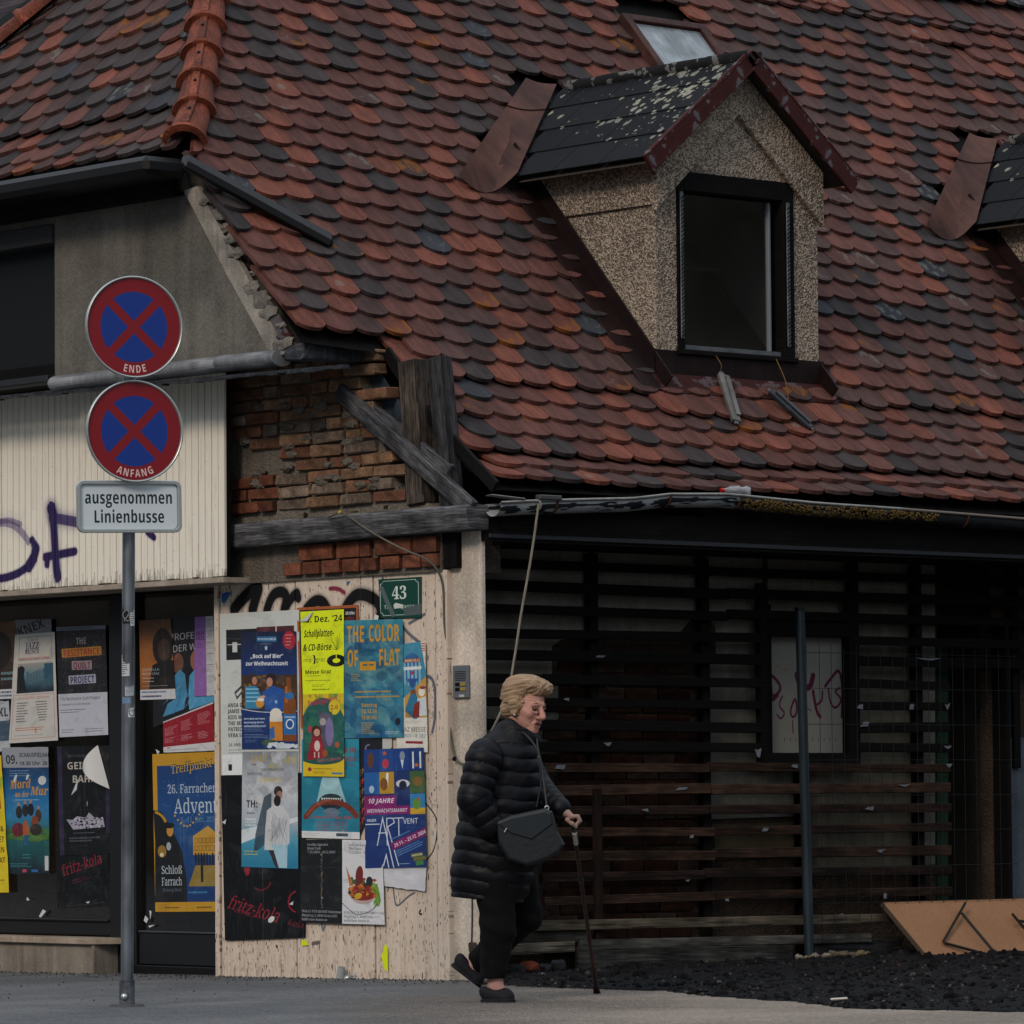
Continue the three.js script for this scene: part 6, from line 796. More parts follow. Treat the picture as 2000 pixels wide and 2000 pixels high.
poster('blue band poster with orange slanted lettering and a group in a meadow', [[4, 1460], [95, 1459], [97, 1706], [16, 1707]], S2, 280, 720, (g, W, H) => {
  g.fillStyle = '#8d929a'; g.fillRect(0, 0, W, 120); tx(g, '09.', 20, 70, sans(70), '#1a1e24', { w: 74 }); tx(g, 'SCHAUSPIELHAUS', 104, 44, sans(34), '#1a2028', { w: 200 }); tx(g, '19.30 Uhr  20', 104, 92, sans(30), '#1a2028', { w: 170 }); const k = g.createLinearGradient(0, 120, 0, 720); k.addColorStop(0, '#12345e'); k.addColorStop(0.25, '#1a6298'); k.addColorStop(0.45, '#2a78a8'); k.addColorStop(0.6, '#1d5a5c'); k.addColorStop(0.8, '#10484c'); k.addColorStop(1, '#0c1a24'); g.fillStyle = k; g.fillRect(0, 116, W, 604); lines(g, 40, 132, 180, 3, 14, '#7f9ab4', 4); for (const [x, y, a, b] of [[74, 178, 8, 26], [150, 170, 7, 18], [240, 190, 24, 26]]) blob(g, x, y, a, b, '#c0c6ca', 0.4); tx(g, 'Mord', 36, 214, serif(66, 'bold italic'), '#c88a24', { w: 130, rot: -0.05 }); tx(g, 'an der', 66, 268, serif(40, 'bold italic'), '#c88a24', { w: 90 }); tx(g, 'Mur', 164, 250, serif(66, 'bold italic'), '#c88a24', { w: 108 }); lines(g, 66, 298, 170, 1, 8, '#8fb4cc', 4);
  for (let i = 0; i < 60; i++) { g.globalAlpha = 0.5; blob(g, rnd() * W, 470 + rnd() * 60, rr(12, 40), rr(8, 18), pick(['#3c6a2a', '#5a8034', '#2c4a24'])); } g.globalAlpha = 1; const man = (x, y, c) => { blob(g, x, y - 34, 9, 12, '#9a7464'); blob(g, x, y + 10, 20, 36, c); }; man(90, 360, '#15161c'); man(130, 350, '#181a20'); man(166, 346, '#141519'); man(214, 380, '#3a2a22'); blob(g, 190, 430, 24, 40, '#7a3a1e'); blob(g, 80, 470, 40, 40, '#5c1a26'); blob(g, 130, 470, 20, 54, '#a0522a'); g.fillStyle = '#1c4f7a'; g.fillRect(118, 500, 28, 60); blob(g, 196, 470, 40, 34, '#2a2420'); lines(g, 100, 610, 60, 2, 18, '#4a9aa8', 3); lines(g, 20, 660, 170, 3, 9, '#3c8a94', 3); g.fillStyle = '#b04050'; g.fillRect(100, 694, 26, 18); g.fillStyle = '#2c62a0'; g.fillRect(160, 696, 44, 14); g.fillStyle = '#b8bcc0'; g.fillRect(250, 620, 24, 84);
}, { torn: 0.003 });
poster('bright yellow bill hanging crumpled at the edge of the shop window', [[-60, 1470], [4, 1476], [20, 1742], [-50, 1748]], S3, 160, 420, (g, W, H) => { g.fillStyle = '#d2bd18'; g.fillRect(0, 0, W, H); spray(g, W, 120, 14, ['#7a9a24', '#a8ae1c'], 10, 30); g.fillStyle = '#9c2a1c'; g.fillRect(104, 120, 40, 44); ['JAZZ &', 'FUNKET', 'EIN', 'DUCAT'].forEach((s, i) => tx(g, s, 150, 226 + i * 32, sans(24), '#5a3c14', { al: 'right' })); lines(g, 80, 380, 66, 1, 8, '#8a7a14', 5); }, { amp: 0.01, torn: 0.006 });
poster('black ghost train poster with a white folded flap', [[112, 1458], [214, 1456], [216, 1667], [118, 1671]], S2, 300, 620, (g, W, H) => {
  kola(g, W, H); g.fillStyle = '#2a2440'; g.fillRect(0, 0, 26, H); g.fillRect(W - 24, 200, 24, 300); tx(g, 'IM SCHLOSSBERG', 60, 54, sans(20, 'normal'), '#5c6068', { w: 150 }); tx(g, 'GEISTER', 54, 112, sans(58), '#b0aca4', { w: 210 }); tx(g, 'BAHN', 82, 188, sans(58), '#b0aca4', { w: 150 }); poly(g, [[120, 180], [110, 250], [76, 280]], '#c4c8c8'); poly(g, [[44, 416], [84, 476], [270, 466], [262, 420], [210, 410], [180, 380], [160, 410], [110, 400], [80, 420]], '#9a98a8'); for (let i = 0; i < 70; i++) blob(g, rr(70, 256), rr(412, 468), rr(2, 8), rr(2, 7), pick(['#1c1a24', '#3c3848', '#b8b6c0'])); lines(g, 86, 494, 140, 1, 8, '#5a6670', 4); lines(g, 60, 520, 190, 2, 16, '#4c5058', 9); lines(g, 110, 566, 80, 1, 8, '#3c4048', 3); blob(g, 170, 330, 3, 16, '#8d9096');
}, { rough: 0.3, amp: 0.005 });
{ // its folded-down flap: white back of the sheet, curled
  const tip = onX(191, 1455, S3 - 0.006), low = onX(214, 1541, S3 - 0.004), left = onX(161, 1500, S3 - 0.055), P = [], I = [], n = 10; for (let i = 0; i <= n; i++) for (let j = 0; j <= n; j++) { const u = i / n, v = j / n * (1), a = tip.clone().lerp(low, u), b = left.clone(), q = a.lerp(b, v * (1 - 0.0 * u)); q.x -= 0.05 * Math.sin(Math.PI * Math.min(1, v)) * (0.6 + 0.4 * u); P.push(q.x, q.y, q.z); } for (let i = 0; i < n; i++) for (let j = 0; j < n; j++) { const a = i * (n + 1) + j; I.push(a, a + n + 1, a + 1, a + 1, a + n + 1, a + n + 2); }
  const g = new THREE.BufferGeometry(); g.setAttribute('position', new THREE.Float32BufferAttribute(P, 3)); g.setIndex(I); g.computeVertexNormals(); one('paper_flap', g, M({ color: 0xc4c6c4, side: THREE.DoubleSide, roughness: 0.7 }), 'large white curled flap of the black ghost train poster', 'paper');
}
poster('creased black drinks poster with red script low in the shop window', [[112, 1669], [214, 1664], [216, 1770], [112, 1774]], S1, 256, 280, (g, W, H) => { kola(g, W, H); tx(g, 'fritz-kola', 22, 90, serif(64, 'italic'), '#8c2232', { rot: -0.3, w: 206, sy: 1.2 }); g.save(); g.translate(70, 140); g.rotate(-0.28); lines(g, 0, 0, 130, 2, 12, '#5c1c26', 4); g.restore(); spray(g, W, H, 10, ['#4a6a74', '#8a9aa0'], 1, 5); }, { rough: 0.25, amp: 0.008 });
poster('dark poster of two men in light blue shirts on the shop door', [[300, 1207], [421, 1200], [421, 1386], [300, 1420]], S1, 256, 440, (g, W, H) => { g.fillStyle = '#12141a'; g.fillRect(0, 0, W, H); tx(g, 'PROFESSOR', 66, 86, sans(40, 'normal'), '#a9acb0', { w: 190 }); tx(g, 'DER WELT', 80, 136, sans(40, 'normal'), '#a9acb0', { w: 150 }); blob(g, 104, 200, 22, 44, '#6a4434'); blob(g, 178, 196, 24, 46, '#8a5a44'); poly(g, [[86, 250], [112, 226], [132, 250], [140, 330], [128, 400], [40, 410], [60, 360], [84, 350]], '#4288b0'); poly(g, [[146, 320], [150, 262], [176, 232], [230, 260], [256, 400], [150, 410]], '#4a94bc'); for (let i = 0; i < 26; i++) { g.strokeStyle = pick(['rgba(120,180,215,.5)', 'rgba(44,106,152,.6)']); g.lineWidth = 5; const x = rr(60, 220), y = rr(270, 380); g.beginPath(); g.moveTo(x, y); g.lineTo(x + rr(-30, 10), y + rr(20, 50)); g.stroke(); } });
poster('dark portrait poster on orange ground with white logo strip on the shop door', [[272, 1212], [334, 1208], [344, 1365], [275, 1367]], S2, 240, 540, (g, W, H) => { grad(g, W, H, ['#5c3c26', '#8a5426', '#a0622a', '#6a4022']); blob(g, 170, 190, 74, 130, '#1b1410'); blob(g, 176, 210, 46, 76, '#3a2a22'); poly(g, [[90, 310], [150, 280], [240, 280], [240, 470], [60, 470], [80, 360]], '#14110f'); ['CAPPELLA', 'NOVA GRAZ'].forEach((s, i) => tx(g, s, 16, 338 + i * 28, sans(22, 'normal'), '#9db4c0', { w: 120 })); lines(g, 16, 392, 100, 2, 22, '#a8a49c', 6); lines(g, 16, 446, 210, 1, 8, '#8d8a84', 4); g.fillStyle = '#c2c6cb'; g.fillRect(0, 472, W, 68); lines(g, 10, 484, 200, 1, 8, '#4a5a80', 10); lines(g, 10, 512, 200, 1, 8, '#3a3a58', 12); });
poster('lilac and white concert season sheet on the shop door', [[381, 1205], [417, 1203], [421, 1358], [380, 1360]], S2, 128, 480, (g, W, H) => { g.fillStyle = '#8a5fa6'; g.fillRect(0, 0, 76, H); g.fillStyle = '#c0c2c6'; g.fillRect(76, 0, W - 76, H); tx(g, '2024', 6, 100, sans(30), '#3a2a50', { w: 60 }); tx(g, '2025', 6, 130, sans(30), '#3a2a50', { w: 60 }); lines(g, 6, 160, 60, 3, 12, '#5c3a78', 4); for (let i = 0; i < 6; i++) { g.fillStyle = '#4a4c52'; g.fillRect(80, 20 + i * 68, 44, 3); lines(g, 80, 30 + i * 68, 40, 4, 10, '#85888e', 3); } });
poster('crimson programme sheet with white foot, torn along its top, on the shop door', [[319, 1410], [417, 1371], [420, 1466], [320, 1470]], S3, 280, 300, (g, W, H) => { g.fillStyle = '#c8c9cc'; g.fillRect(0, 0, W, H); g.fillStyle = '#8c1020'; g.fillRect(0, 10, W, 236); for (let c = 0; c < 3; c++) { lines(g, 8 + c * 92, 70 - c * 14, 74, 9, 9, '#c48a90', 3); lines(g, 8 + c * 92, 168, 60, 5, 10, '#c89aa0', 3); } g.fillStyle = '#9c2430'; g.fillRect(20, 256, 16, 8); lines(g, 14, 276, 240, 1, 8, '#7a7e84', 5); }, { torn: 0.002 });
poster('blue and golden Advent castle market poster on the shop door', [[298, 1473], [424, 1468], [429, 1780], [304, 1781]], S2, 320, 760, (g, W, H) => {
  g.fillStyle = '#b98a1c'; g.fillRect(0, 0, W, H); grad2(g, 22, 58, W - 22, 656, ['#12386e', '#16447c', '#143e76', '#123466']); for (let i = 0; i < 60; i++) blob(g, 40 + rnd() * 270, 70 + rnd() * 320, rr(1, 4), rr(1, 4), 'rgba(90,160,210,.5)'); tx(g, 'Treffpunkt', 90, 76, serif(56, 'bold italic'), '#17202e', { w: 206, rot: -0.14 }); tx(g, 'Treffpunkt', 88, 80, serif(56, 'italic'), '#c9a24c', { w: 206, rot: -0.14 }); const c = '#b9c6d0'; tx(g, '26. Farracher', 72, 172, serif(58, 'normal'), c, { w: 240 }); tx(g, 'Advent', 104, 256, serif(96, 'normal'), c, { w: 214 }); tx(g, '8.–11. Dez. 2016', 136, 320, serif(38, 'normal'), '#5c84a8', { w: 180 }); for (let i = 0; i < 9; i++) blob(g, 108 + i * 15, 300 + Math.sin(i * 0.4) * 52, 5, 5, '#c0963a');
  poly(g, [[0, 270], [40, 280], [66, 320], [100, 380], [140, 470], [160, 600], [160, 714], [0, 714], [6, 420]], '#0d0f14'); g.strokeStyle = '#b98a1c'; g.lineWidth = 12; g.beginPath(); g.moveTo(8, 280); g.quadraticCurveTo(46, 290, 62, 330); g.stroke(); blob(g, 82, 372, 17, 28, '#b98436'); blob(g, 80, 346, 24, 14, '#0d0f14'); blob(g, 40, 470, 22, 30, '#8a6a24'); blob(g, 38, 486, 10, 10, '#e2d8b0'); blob(g, 74, 446, 12, 20, '#9ca4ac'); poly(g, [[196, 400], [270, 352], [320, 396], [320, 490], [196, 490]], '#b98a2a'); g.strokeStyle = '#3a2c14'; g.lineWidth = 2; for (let i = 0; i < 6; i++) { g.strokeRect(206 + i * 19, 410, 12, 24); g.strokeRect(206 + i * 19, 446, 12, 24); } for (let i = 0; i < 8; i++) g.fillStyle = '#14161a', g.fillRect(204 + i * 14, 480 + hash(i, 5) * 10, 8, 60); poly(g, [[206, 540], [310, 540], [320, 640], [170, 640]], '#8a7434'); g.fillStyle = '#14161a'; g.fillRect(232, 500, 12, 120); tx(g, 'Schloß', 34, 560, serif(52, 'normal'), c, { w: 106 }); tx(g, 'Farrach', 34, 616, serif(52, 'normal'), c, { w: 104 }); tx(g, 'Zeltweg-West', 40, 656, serif(22), '#5a6a78', { w: 94 }); lines(g, 170, 664, 140, 1, 8, '#3c78a8', 9); lines(g, 50, 736, 90, 1, 8, '#6a5014', 8); lines(g, 210, 736, 100, 1, 8, '#6a5014', 8);
});
function grad2(g, x, y, w, h, cs) { const k = g.createLinearGradient(0, y, 0, y + h); cs.forEach((c, i) => k.addColorStop(i / (cs.length - 1), c)); g.fillStyle = k; g.fillRect(x, y, w, h); }
// loose scraps of paper stuck on stone and shop front
{
  const scrap = (pts, k, col, label, group) => { const g = extrX(pts.map(([a, b]) => { const p = onX(a, b, k); return [p.z, p.y]; }), k - 0.001, k); one('paper_scrap', g, M({ color: col, roughness: 0.8 }), label, 'paper scrap', group); };
  scrap([[752, 1843], [757, 1850], [758, 1899], [751, 1892], [745, 1870]], -0.012, 0xcfe020, 'slim neon yellow remnant of a flyer low on the stone slabs'); scrap([[589, 1836], [597, 1836], [603, 1846], [589, 1847]], -0.012, 0xcfe020, 'small neon yellow corner of paper at the foot of the black drinks poster');
  scrap([[433, 1160], [443, 1156], [452, 1158], [446, 1164], [438, 1178], [433, 1176]], -0.012, 0x2c5a9c, 'blue and white paper remnant at the upper corner of the stone slabs'); scrap([[676, 1138], [684, 1134], [679, 1143]], -0.008, 0x2f6a94, 'tiny blue paper remnant near the green number plate'); scrap([[733, 1200], [740, 1203], [738, 1212], [730, 1210]], -0.009, 0xd0d2d2, 'small white paper remnant under the green number plate');
  for (const p of [[[284, 1788], [290, 1795], [286, 1803], [281, 1798]], [[292, 1778], [296, 1780], [294, 1796]], [[290, 1808], [303, 1806], [292, 1812]], [[53, 1752], [58, 1758], [52, 1759]], [[76, 1790], [84, 1776], [90, 1780], [80, 1792]], [[168, 1762], [176, 1760], [172, 1765]], [[304, 1463], [312, 1468], [308, 1474]]]) scrap(p, S3 + 0.004, 0xc4c8cb, 'small white shred of paper stuck on the dark shop front', 'white shreds on the shop front');
  for (const p of [[[565, 1766], [573, 1760], [572, 1768]], [[434, 1606], [442, 1600], [440, 1610]]]) scrap(p, A2, 0xc4c8cb, 'small white shred of paper stuck on the stone pillar posters', 'white shreds on the pillar');
}
// ---------------------------------------------------------------- street sign
{
  const t = thing('no_stopping_sign', 'grey pole with two round red and blue no-stopping signs and a white text plate', 'street sign');
  const b = onY(248, 1966, 0), D = b.clone().sub(EYE).dot(FW), top = EYE.clone().addScaledVector(ray(253, 560), D / ray(253, 560).dot(FW));
  const W = (px, py, off = 0) => { const d = ray(px, py); return EYE.clone().addScaledVector(d, D / d.dot(FW)).addScaledVector(F0, -off); };
  const axis = top.clone().sub(b).normalize(), L = top.distanceTo(b); const g = new THREE.CylinderGeometry(0.0295, 0.0295, L - 0.12, 24); g.translate(0, (L + 0.12) / 2, 0); const Q = new THREE.Quaternion().setFromUnitVectors(UP, axis); g.applyQuaternion(Q); g.translate(b.x, b.y, b.z); mesh('pole', muvCyl(g), mt.galv, t);
  const s = new THREE.CylinderGeometry(0.036, 0.037, 0.125, 24); s.translate(0, 0.0625, 0); s.applyQuaternion(Q); s.translate(b.x, b.y, b.z); mesh('ground_sleeve', s, M2(mt.zincDull, { color: 0x757c82 }), t);
  const pl = new THREE.CylinderGeometry(0.075, 0.085, 0.012, 24); pl.translate(b.x, 0.006, b.z); mesh('base_collar', pl, M2(mt.asphalt, {}), t);
  const bo = new THREE.SphereGeometry(0.016, 10, 8); const bp = W(244, 1946, 0.038); bo.translate(bp.x, bp.y, bp.z); mesh('bolt', bo, mt.alu, t);
  const yaw = 0.43, n = RT.clone().multiplyScalar(Math.sin(yaw)).addScaledVector(F0, -Math.cos(yaw)).normalize(), rx = V().crossVectors(UP, n).normalize(); // sign faces turn to the right
  const lean = 0.018, uy = UP.clone().multiplyScalar(Math.cos(lean)).addScaledVector(rx, -Math.sin(lean)).normalize(), ux = V().crossVectors(uy, n).normalize();
  const base = (c) => { const m = new THREE.Matrix4().makeBasis(ux, uy, n); m.setPosition(c); return m; };
  const disc = (px, py, word, name) => {
    const c = W(px, py, 0.05), R = 0.233, gp = grp('sign_disc', t), m = base(c);
    const pr = [[0, -0.004], [R + 0.004, -0.004], [R + 0.006, 0.0], [R + 0.006, 0.016], [R + 0.0, 0.018], [R - 0.004, 0.012], [R - 0.006, 0.003]].map(([x, y]) => new THREE.Vector2(x, y)); const rim = new THREE.LatheGeometry(pr, 64); rim.rotateX(Math.PI / 2); rim.applyMatrix4(m); mesh('rim', rim, M2(mt.alu, { side: THREE.DoubleSide, color: 0xb4b9b6 }), gp);
    const tex = ctex(512, 512, (g2, W2) => {
      const C = W2 / 2; g2.fillStyle = '#780a16'; g2.fillRect(0, 0, W2, W2); blob(g2, C, C, 186, 186, '#0a2f80'); g2.save(); g2.beginPath(); g2.arc(C, C, 196, 0, 7); g2.clip(); g2.strokeStyle = '#780a16'; g2.lineWidth = 46; g2.beginPath(); g2.moveTo(C - 150, C - 150); g2.lineTo(C + 150, C + 150); g2.moveTo(C + 150, C - 150); g2.lineTo(C - 150, C + 150); g2.stroke(); g2.restore();
      g2.font = 'bold 56px sans-serif'; g2.fillStyle = '#cfb8b4'; g2.textAlign = 'center'; g2.textBaseline = 'middle'; const ws = [...word].map((ch) => g2.measureText(ch).width * 0.8 + 4), tot = ws.reduce((a, q) => a + q, 0); let a = tot / 2; [...word].forEach((ch, i) => { a -= ws[i] / 2; const an = Math.PI / 2 + a / 222; g2.save(); g2.translate(C + Math.cos(an) * 222, C + Math.sin(an) * 222); g2.rotate(an - Math.PI / 2); g2.scale(0.8, 1); g2.fillText(ch, 0, 0); g2.restore(); a -= ws[i] / 2; });
    });
    const fg = new THREE.CircleGeometry(R - 0.006, 64); fg.translate(0, 0, 0.006); fg.applyMatrix4(m); mesh('face', fg, M({ map: tex, roughness: 0.4 }), gp);
    const cl = barG(c.clone().addScaledVector(n, -0.012).addScaledVector(ux, -0.05), c.clone().addScaledVector(n, -0.012).addScaledVector(ux, 0.05), 0.03, 0.02); mesh('clamp', cl, mt.zinc, gp);
  };
  disc(262.5, 641, 'ENDE'); disc(263.5, 844, 'ANFANG');
  const c = W(253, 991, 0.05), gp = grp('text_plate', t), m = base(c), w = 0.51, h = 0.238, rd = 0.035; const rs = (w2, h2, r2) => { const s2 = new THREE.Shape(), x = -w2 / 2, y = -h2 / 2; s2.moveTo(x + r2, y); s2.lineTo(x + w2 - r2, y); s2.quadraticCurveTo(x + w2, y, x + w2, y + r2); s2.lineTo(x + w2, y + h2 - r2); s2.quadraticCurveTo(x + w2, y + h2, x + w2 - r2, y + h2); s2.lineTo(x + r2, y + h2); s2.quadraticCurveTo(x, y + h2, x, y + h2 - r2); s2.lineTo(x, y + r2); s2.quadraticCurveTo(x, y, x + r2, y); return s2; };
  const ps = rs(w, h, rd); ps.holes.push(rs(w - 0.024, h - 0.024, rd - 0.01)); const pg = new THREE.ExtrudeGeometry(ps, { depth: 0.014, bevelEnabled: true, bevelSize: 0.003, bevelThickness: 0.003, bevelSegments: 2 }); pg.applyMatrix4(m); mesh('rim', pg, M2(mt.alu, { color: 0xb4b9b6 }), gp);
  const tex = ctex(640, 300, (g2, W2, H2) => { g2.fillStyle = '#c3cdd2'; g2.fillRect(0, 0, W2, H2); g2.strokeStyle = '#2a3036'; g2.lineWidth = 3; g2.beginPath(); g2.roundRect(6, 6, W2 - 12, H2 - 12, 34); g2.stroke(); tx(g2, 'ausgenommen', 320, 92, sans(100), '#10202c', { al: 'center', w: 570, sy: 1.12 }); tx(g2, 'Linienbusse', 320, 214, sans(100), '#10202c', { al: 'center', w: 460, sy: 1.12 }); });
  const fs = new THREE.ShapeGeometry(rs(w - 0.02, h - 0.02, rd - 0.01)), fp = fs.attributes.position, fu = []; for (let i = 0; i < fp.count; i++) fu.push(fp.getX(i) / (w - 0.02) + 0.5, fp.getY(i) / (h - 0.02) + 0.5); fs.setAttribute('uv', new THREE.Float32BufferAttribute(fu, 2)); fs.translate(0, 0, 0.004); fs.applyMatrix4(m); mesh('face', fs, M({ map: tex, roughness: 0.4 }), gp);
  const back = new THREE.ExtrudeGeometry(rs(w - 0.004, h - 0.004, rd), { depth: 0.003, bevelEnabled: false }); back.translate(0, 0, -0.002); back.applyMatrix4(m); mesh('back', back, mt.zinc, gp);
  // stickers and paper rests round the pole
  const stick = (py, hpx, a0, a1, draw) => { const y0 = W(250, py + hpx / 2).y, y1 = W(250, py - hpx / 2).y, f = Math.atan2(-F0.x, -F0.z), gg = new THREE.CylinderGeometry(0.0302, 0.0302, y1 - y0, 10, 1, true, f + a0, a1 - a0), cc = b.clone().addScaledVector(axis, (y0 + y1) / 2); gg.translate(cc.x, (y0 + y1) / 2, cc.z); mesh('sticker', gg, M({ map: ctex(64, 96, draw), roughness: 0.6, side: THREE.DoubleSide }), t); };
  const wl = (bg) => (g2, W2, H2) => { g2.fillStyle = bg; g2.fillRect(0, 0, W2, H2); lines(g2, 6, 10, 50, 9, 9, '#4a4e54', 4); };
  stick(1198, 40, -1.1, 0.3, (g2, W2, H2) => { g2.fillStyle = '#1a1c20'; g2.fillRect(0, 0, W2, H2); g2.strokeStyle = '#9a9ea2'; g2.lineWidth = 4; for (let i = 0; i < 5; i++) { g2.beginPath(); g2.moveTo(rnd() * W2, rnd() * H2); g2.lineTo(rnd() * W2, rnd() * H2); g2.stroke(); } }); stick(1200, 46, 0.4, 1.3, wl('#b9bec0')); stick(1300, 42, -1.3, 0.3, wl('#b4b8ba')); stick(1346, 26, -0.4, 1.2, wl('#aab4bc')); stick(1368, 12, -0.9, 0.4, wl('#6d93b8')); stick(1388, 26, 0.1, 1.4, (g2, W2, H2) => { g2.fillStyle = '#c4c8c8'; g2.fillRect(0, 0, W2, H2); g2.strokeStyle = '#2a2c30'; g2.lineWidth = 6; g2.beginPath(); g2.ellipse(W2 / 2, H2 / 2, 26, 40, 0, 0, 7); g2.stroke(); tx(g2, 'STUR', 10, 48, sans(18), '#3a3c40'); });
}
function muvCyl(g) { const u = g.attributes.uv; for (let i = 0; i < u.count; i++) u.setXY(i, u.getX(i) * 0.4, u.getY(i) * 4); return g; }
// --- house number plate, intercom
{
  const q = [[741, 1132], [823, 1127], [823, 1206], [746, 1207]].map(([a, b]) => onX(a, b, -0.006)), t = thing('house_number_plate', 'green enamel house number plate 43, smeared with grey paint, above the posters', 'number plate');
  const tex = ctex(256, 256, (g, W, H) => { g.fillStyle = '#0d3f35'; g.fillRect(0, 0, W, H); g.strokeStyle = '#b4c4bc'; g.lineWidth = 4; g.beginPath(); g.moveTo(30, 14); g.lineTo(226, 14); g.quadraticCurveTo(228, 30, 244, 34); g.lineTo(244, 222); g.quadraticCurveTo(228, 226, 226, 242); g.lineTo(30, 242); g.quadraticCurveTo(28, 226, 12, 222); g.lineTo(12, 34); g.quadraticCurveTo(28, 30, 30, 14); g.stroke(); tx(g, '43', 128, 96, serif(120), '#cfd8d2', { al: 'center', w: 92 }); tx(g, 'Ta        gasse', 128, 186, sans(34), '#9db4a8', { al: 'center', w: 190 }); g.strokeStyle = 'rgba(92,100,102,.9)'; g.lineCap = 'round'; g.lineWidth = 26; g.beginPath(); g.moveTo(20, 60); g.quadraticCurveTo(50, 150, 90, 240); g.stroke(); poly(g, [[150, 200], [256, 176], [256, 246], [160, 250]], 'rgba(84,92,96,.92)'); poly(g, [[92, 176], [104, 160], [152, 176], [150, 196], [96, 200]], '#c4cac6'); });
  const g = extrX(q.map((p) => [p.z, p.y]), -0.012, -0.004, { bevel: 0.0015 }), p = g.attributes.position, u = [], nn = g.attributes.normal; const z0 = q[0].z, z1 = q[1].z, y0 = q[3].y, y1 = q[0].y; for (let i = 0; i < p.count; i++) u.push((p.getZ(i) - z0) / (z1 - z0), (p.getY(i) - y0) / (y1 - y0)); g.setAttribute('uv', new THREE.Float32BufferAttribute(u, 2)); mesh('plate', g, M({ map: tex, roughness: 0.35 }), t);
  for (const [a, b] of [[748, 1138], [817, 1134]]) { const c = onX(a, b, -0.015), s = new THREE.SphereGeometry(0.005, 8, 6); s.translate(c.x, c.y, c.z); mesh('screw', s, mt.zinc, t); }
  const k = 0.018, i0 = onX(887, 1364, k), i1 = onX(917, 1299, k), ti = thing('door_intercom', 'grey metal intercom with speaker slots and two yellow name buttons on the plaster pier', 'intercom');
  mesh('plate', cbx(0.008, 0.0245, i0.y, i1.y, i0.z, i1.z, 0.003), M({ map: T.metal, color: 0xb9c3cc, roughness: 0.5, metalness: 0.05 }), ti); const zc = (i0.z + i1.z) / 2, hh = i1.y - i0.y, ww = i1.z - i0.z;
  for (let i = 0; i < 6; i++) mesh('speaker_slot', bx(0.0065, 0.0079, i1.y - hh * (0.2 + i * 0.052), i1.y - hh * (0.182 + i * 0.052), zc - ww * 0.34, zc + ww * 0.34), mt.black, ti);
  for (const f of [0.42, 0.27]) { mesh('name_field', bx(0.0055, 0.0079, i0.y + hh * f - 0.009, i0.y + hh * f + 0.009, zc - ww * 0.32, zc - ww * 0.04), mt.black, ti); mesh('bell_button', cbx(0.003, 0.0079, i0.y + hh * f - 0.009, i0.y + hh * f + 0.009, zc, zc + ww * 0.34, 0.002), M({ color: 0x8f7d3c, roughness: 0.5 }), ti); } mesh('label', bx(0.0065, 0.0079, i0.y + 0.006, i0.y + 0.018, zc - 0.01, zc + 0.03), M({ color: 0xb0b4b4 }), ti);
}
// --- cable over the pillar, rope from the gutter
{
  const c = [[640, 1010, -0.13], [664, 1001, -0.14], [672, 1003, -0.14], [720, 1036, -0.13], [790, 1074, -0.12], [832, 1092, -0.085], [852, 1110, -0.05], [864, 1140, -0.02], [868, 1220, -0.012], [878, 1300, 0.012], [878, 1400, 0.014], [884, 1460, 0.012], [892, 1484, 0.008], [906, 1493, 0.004], [922, 1490, 0.006], [932, 1500, 0.01]].map(([a, b, k]) => onX(a, b, k));
  const t = thing('cable', 'pale cable slung from the timber beam down the corner pier', 'cable'); mesh('cord', tube(c, 0.0062, 120, 7), M({ map: T.fabric, color: 0x7a766a, roughness: 0.8 }), t); const kn = new THREE.SphereGeometry(0.012, 8, 8); kn.translate(c[1].x, c[1].y, c[1].z); mesh('tie', kn, M({ color: 0xa8983c }), t); const cp = new THREE.SphereGeometry(0.013, 8, 8); const cc = onX(888, 1482, 0.004); cp.translate(cc.x, cc.y, cc.z); mesh('clip', cp, mt.black, t);
  const gx = onZ(1052, 984, 0.175), pts = [gx, ...[[1040, 1070], [1030, 1130], [1016, 1210], [1004, 1290], [990, 1362], [972, 1404]].map(([a, b]) => onZ(a, b, 0.175)), ...[[950, 1450], [936, 1496]].map(([a, b]) => onZ(a, b, 0.09))]; const r = thing('rope', 'long pale rope hanging from the gutter to the corner pier', 'rope'); mesh('strand', tube(pts, 0.0072, 80, 7), M({ map: T.fabric, color: 0xa09a8c, roughness: 0.9 }), r); const lp = new THREE.TorusGeometry(0.024, 0.0065, 6, 16); lp.rotateY(Math.PI / 2); lp.translate(gx.x, gx.y - 0.008, gx.z - 0.006); mesh('knot', lp, M({ map: T.fabric, color: 0x9a958a }), r);
  const d = [[922, 1738], [922, 1800], [921, 1848]].map(([a, b]) => onX(a, b, 0.018)); const t2 = thing('wall_cable', 'short dark cable ending in a broken wall socket low on the pier', 'cable'); mesh('cord', tube(d, 0.004, 20, 6), M({ color: 0x2a2c2e }), t2); const so = onX(924, 1852, 0.02); mesh('socket', cham(0.02, 0.06, 0.05, 0.006, 0.006).translate(so.x, so.y, so.z), M({ color: 0x3c352f }), t2);
}
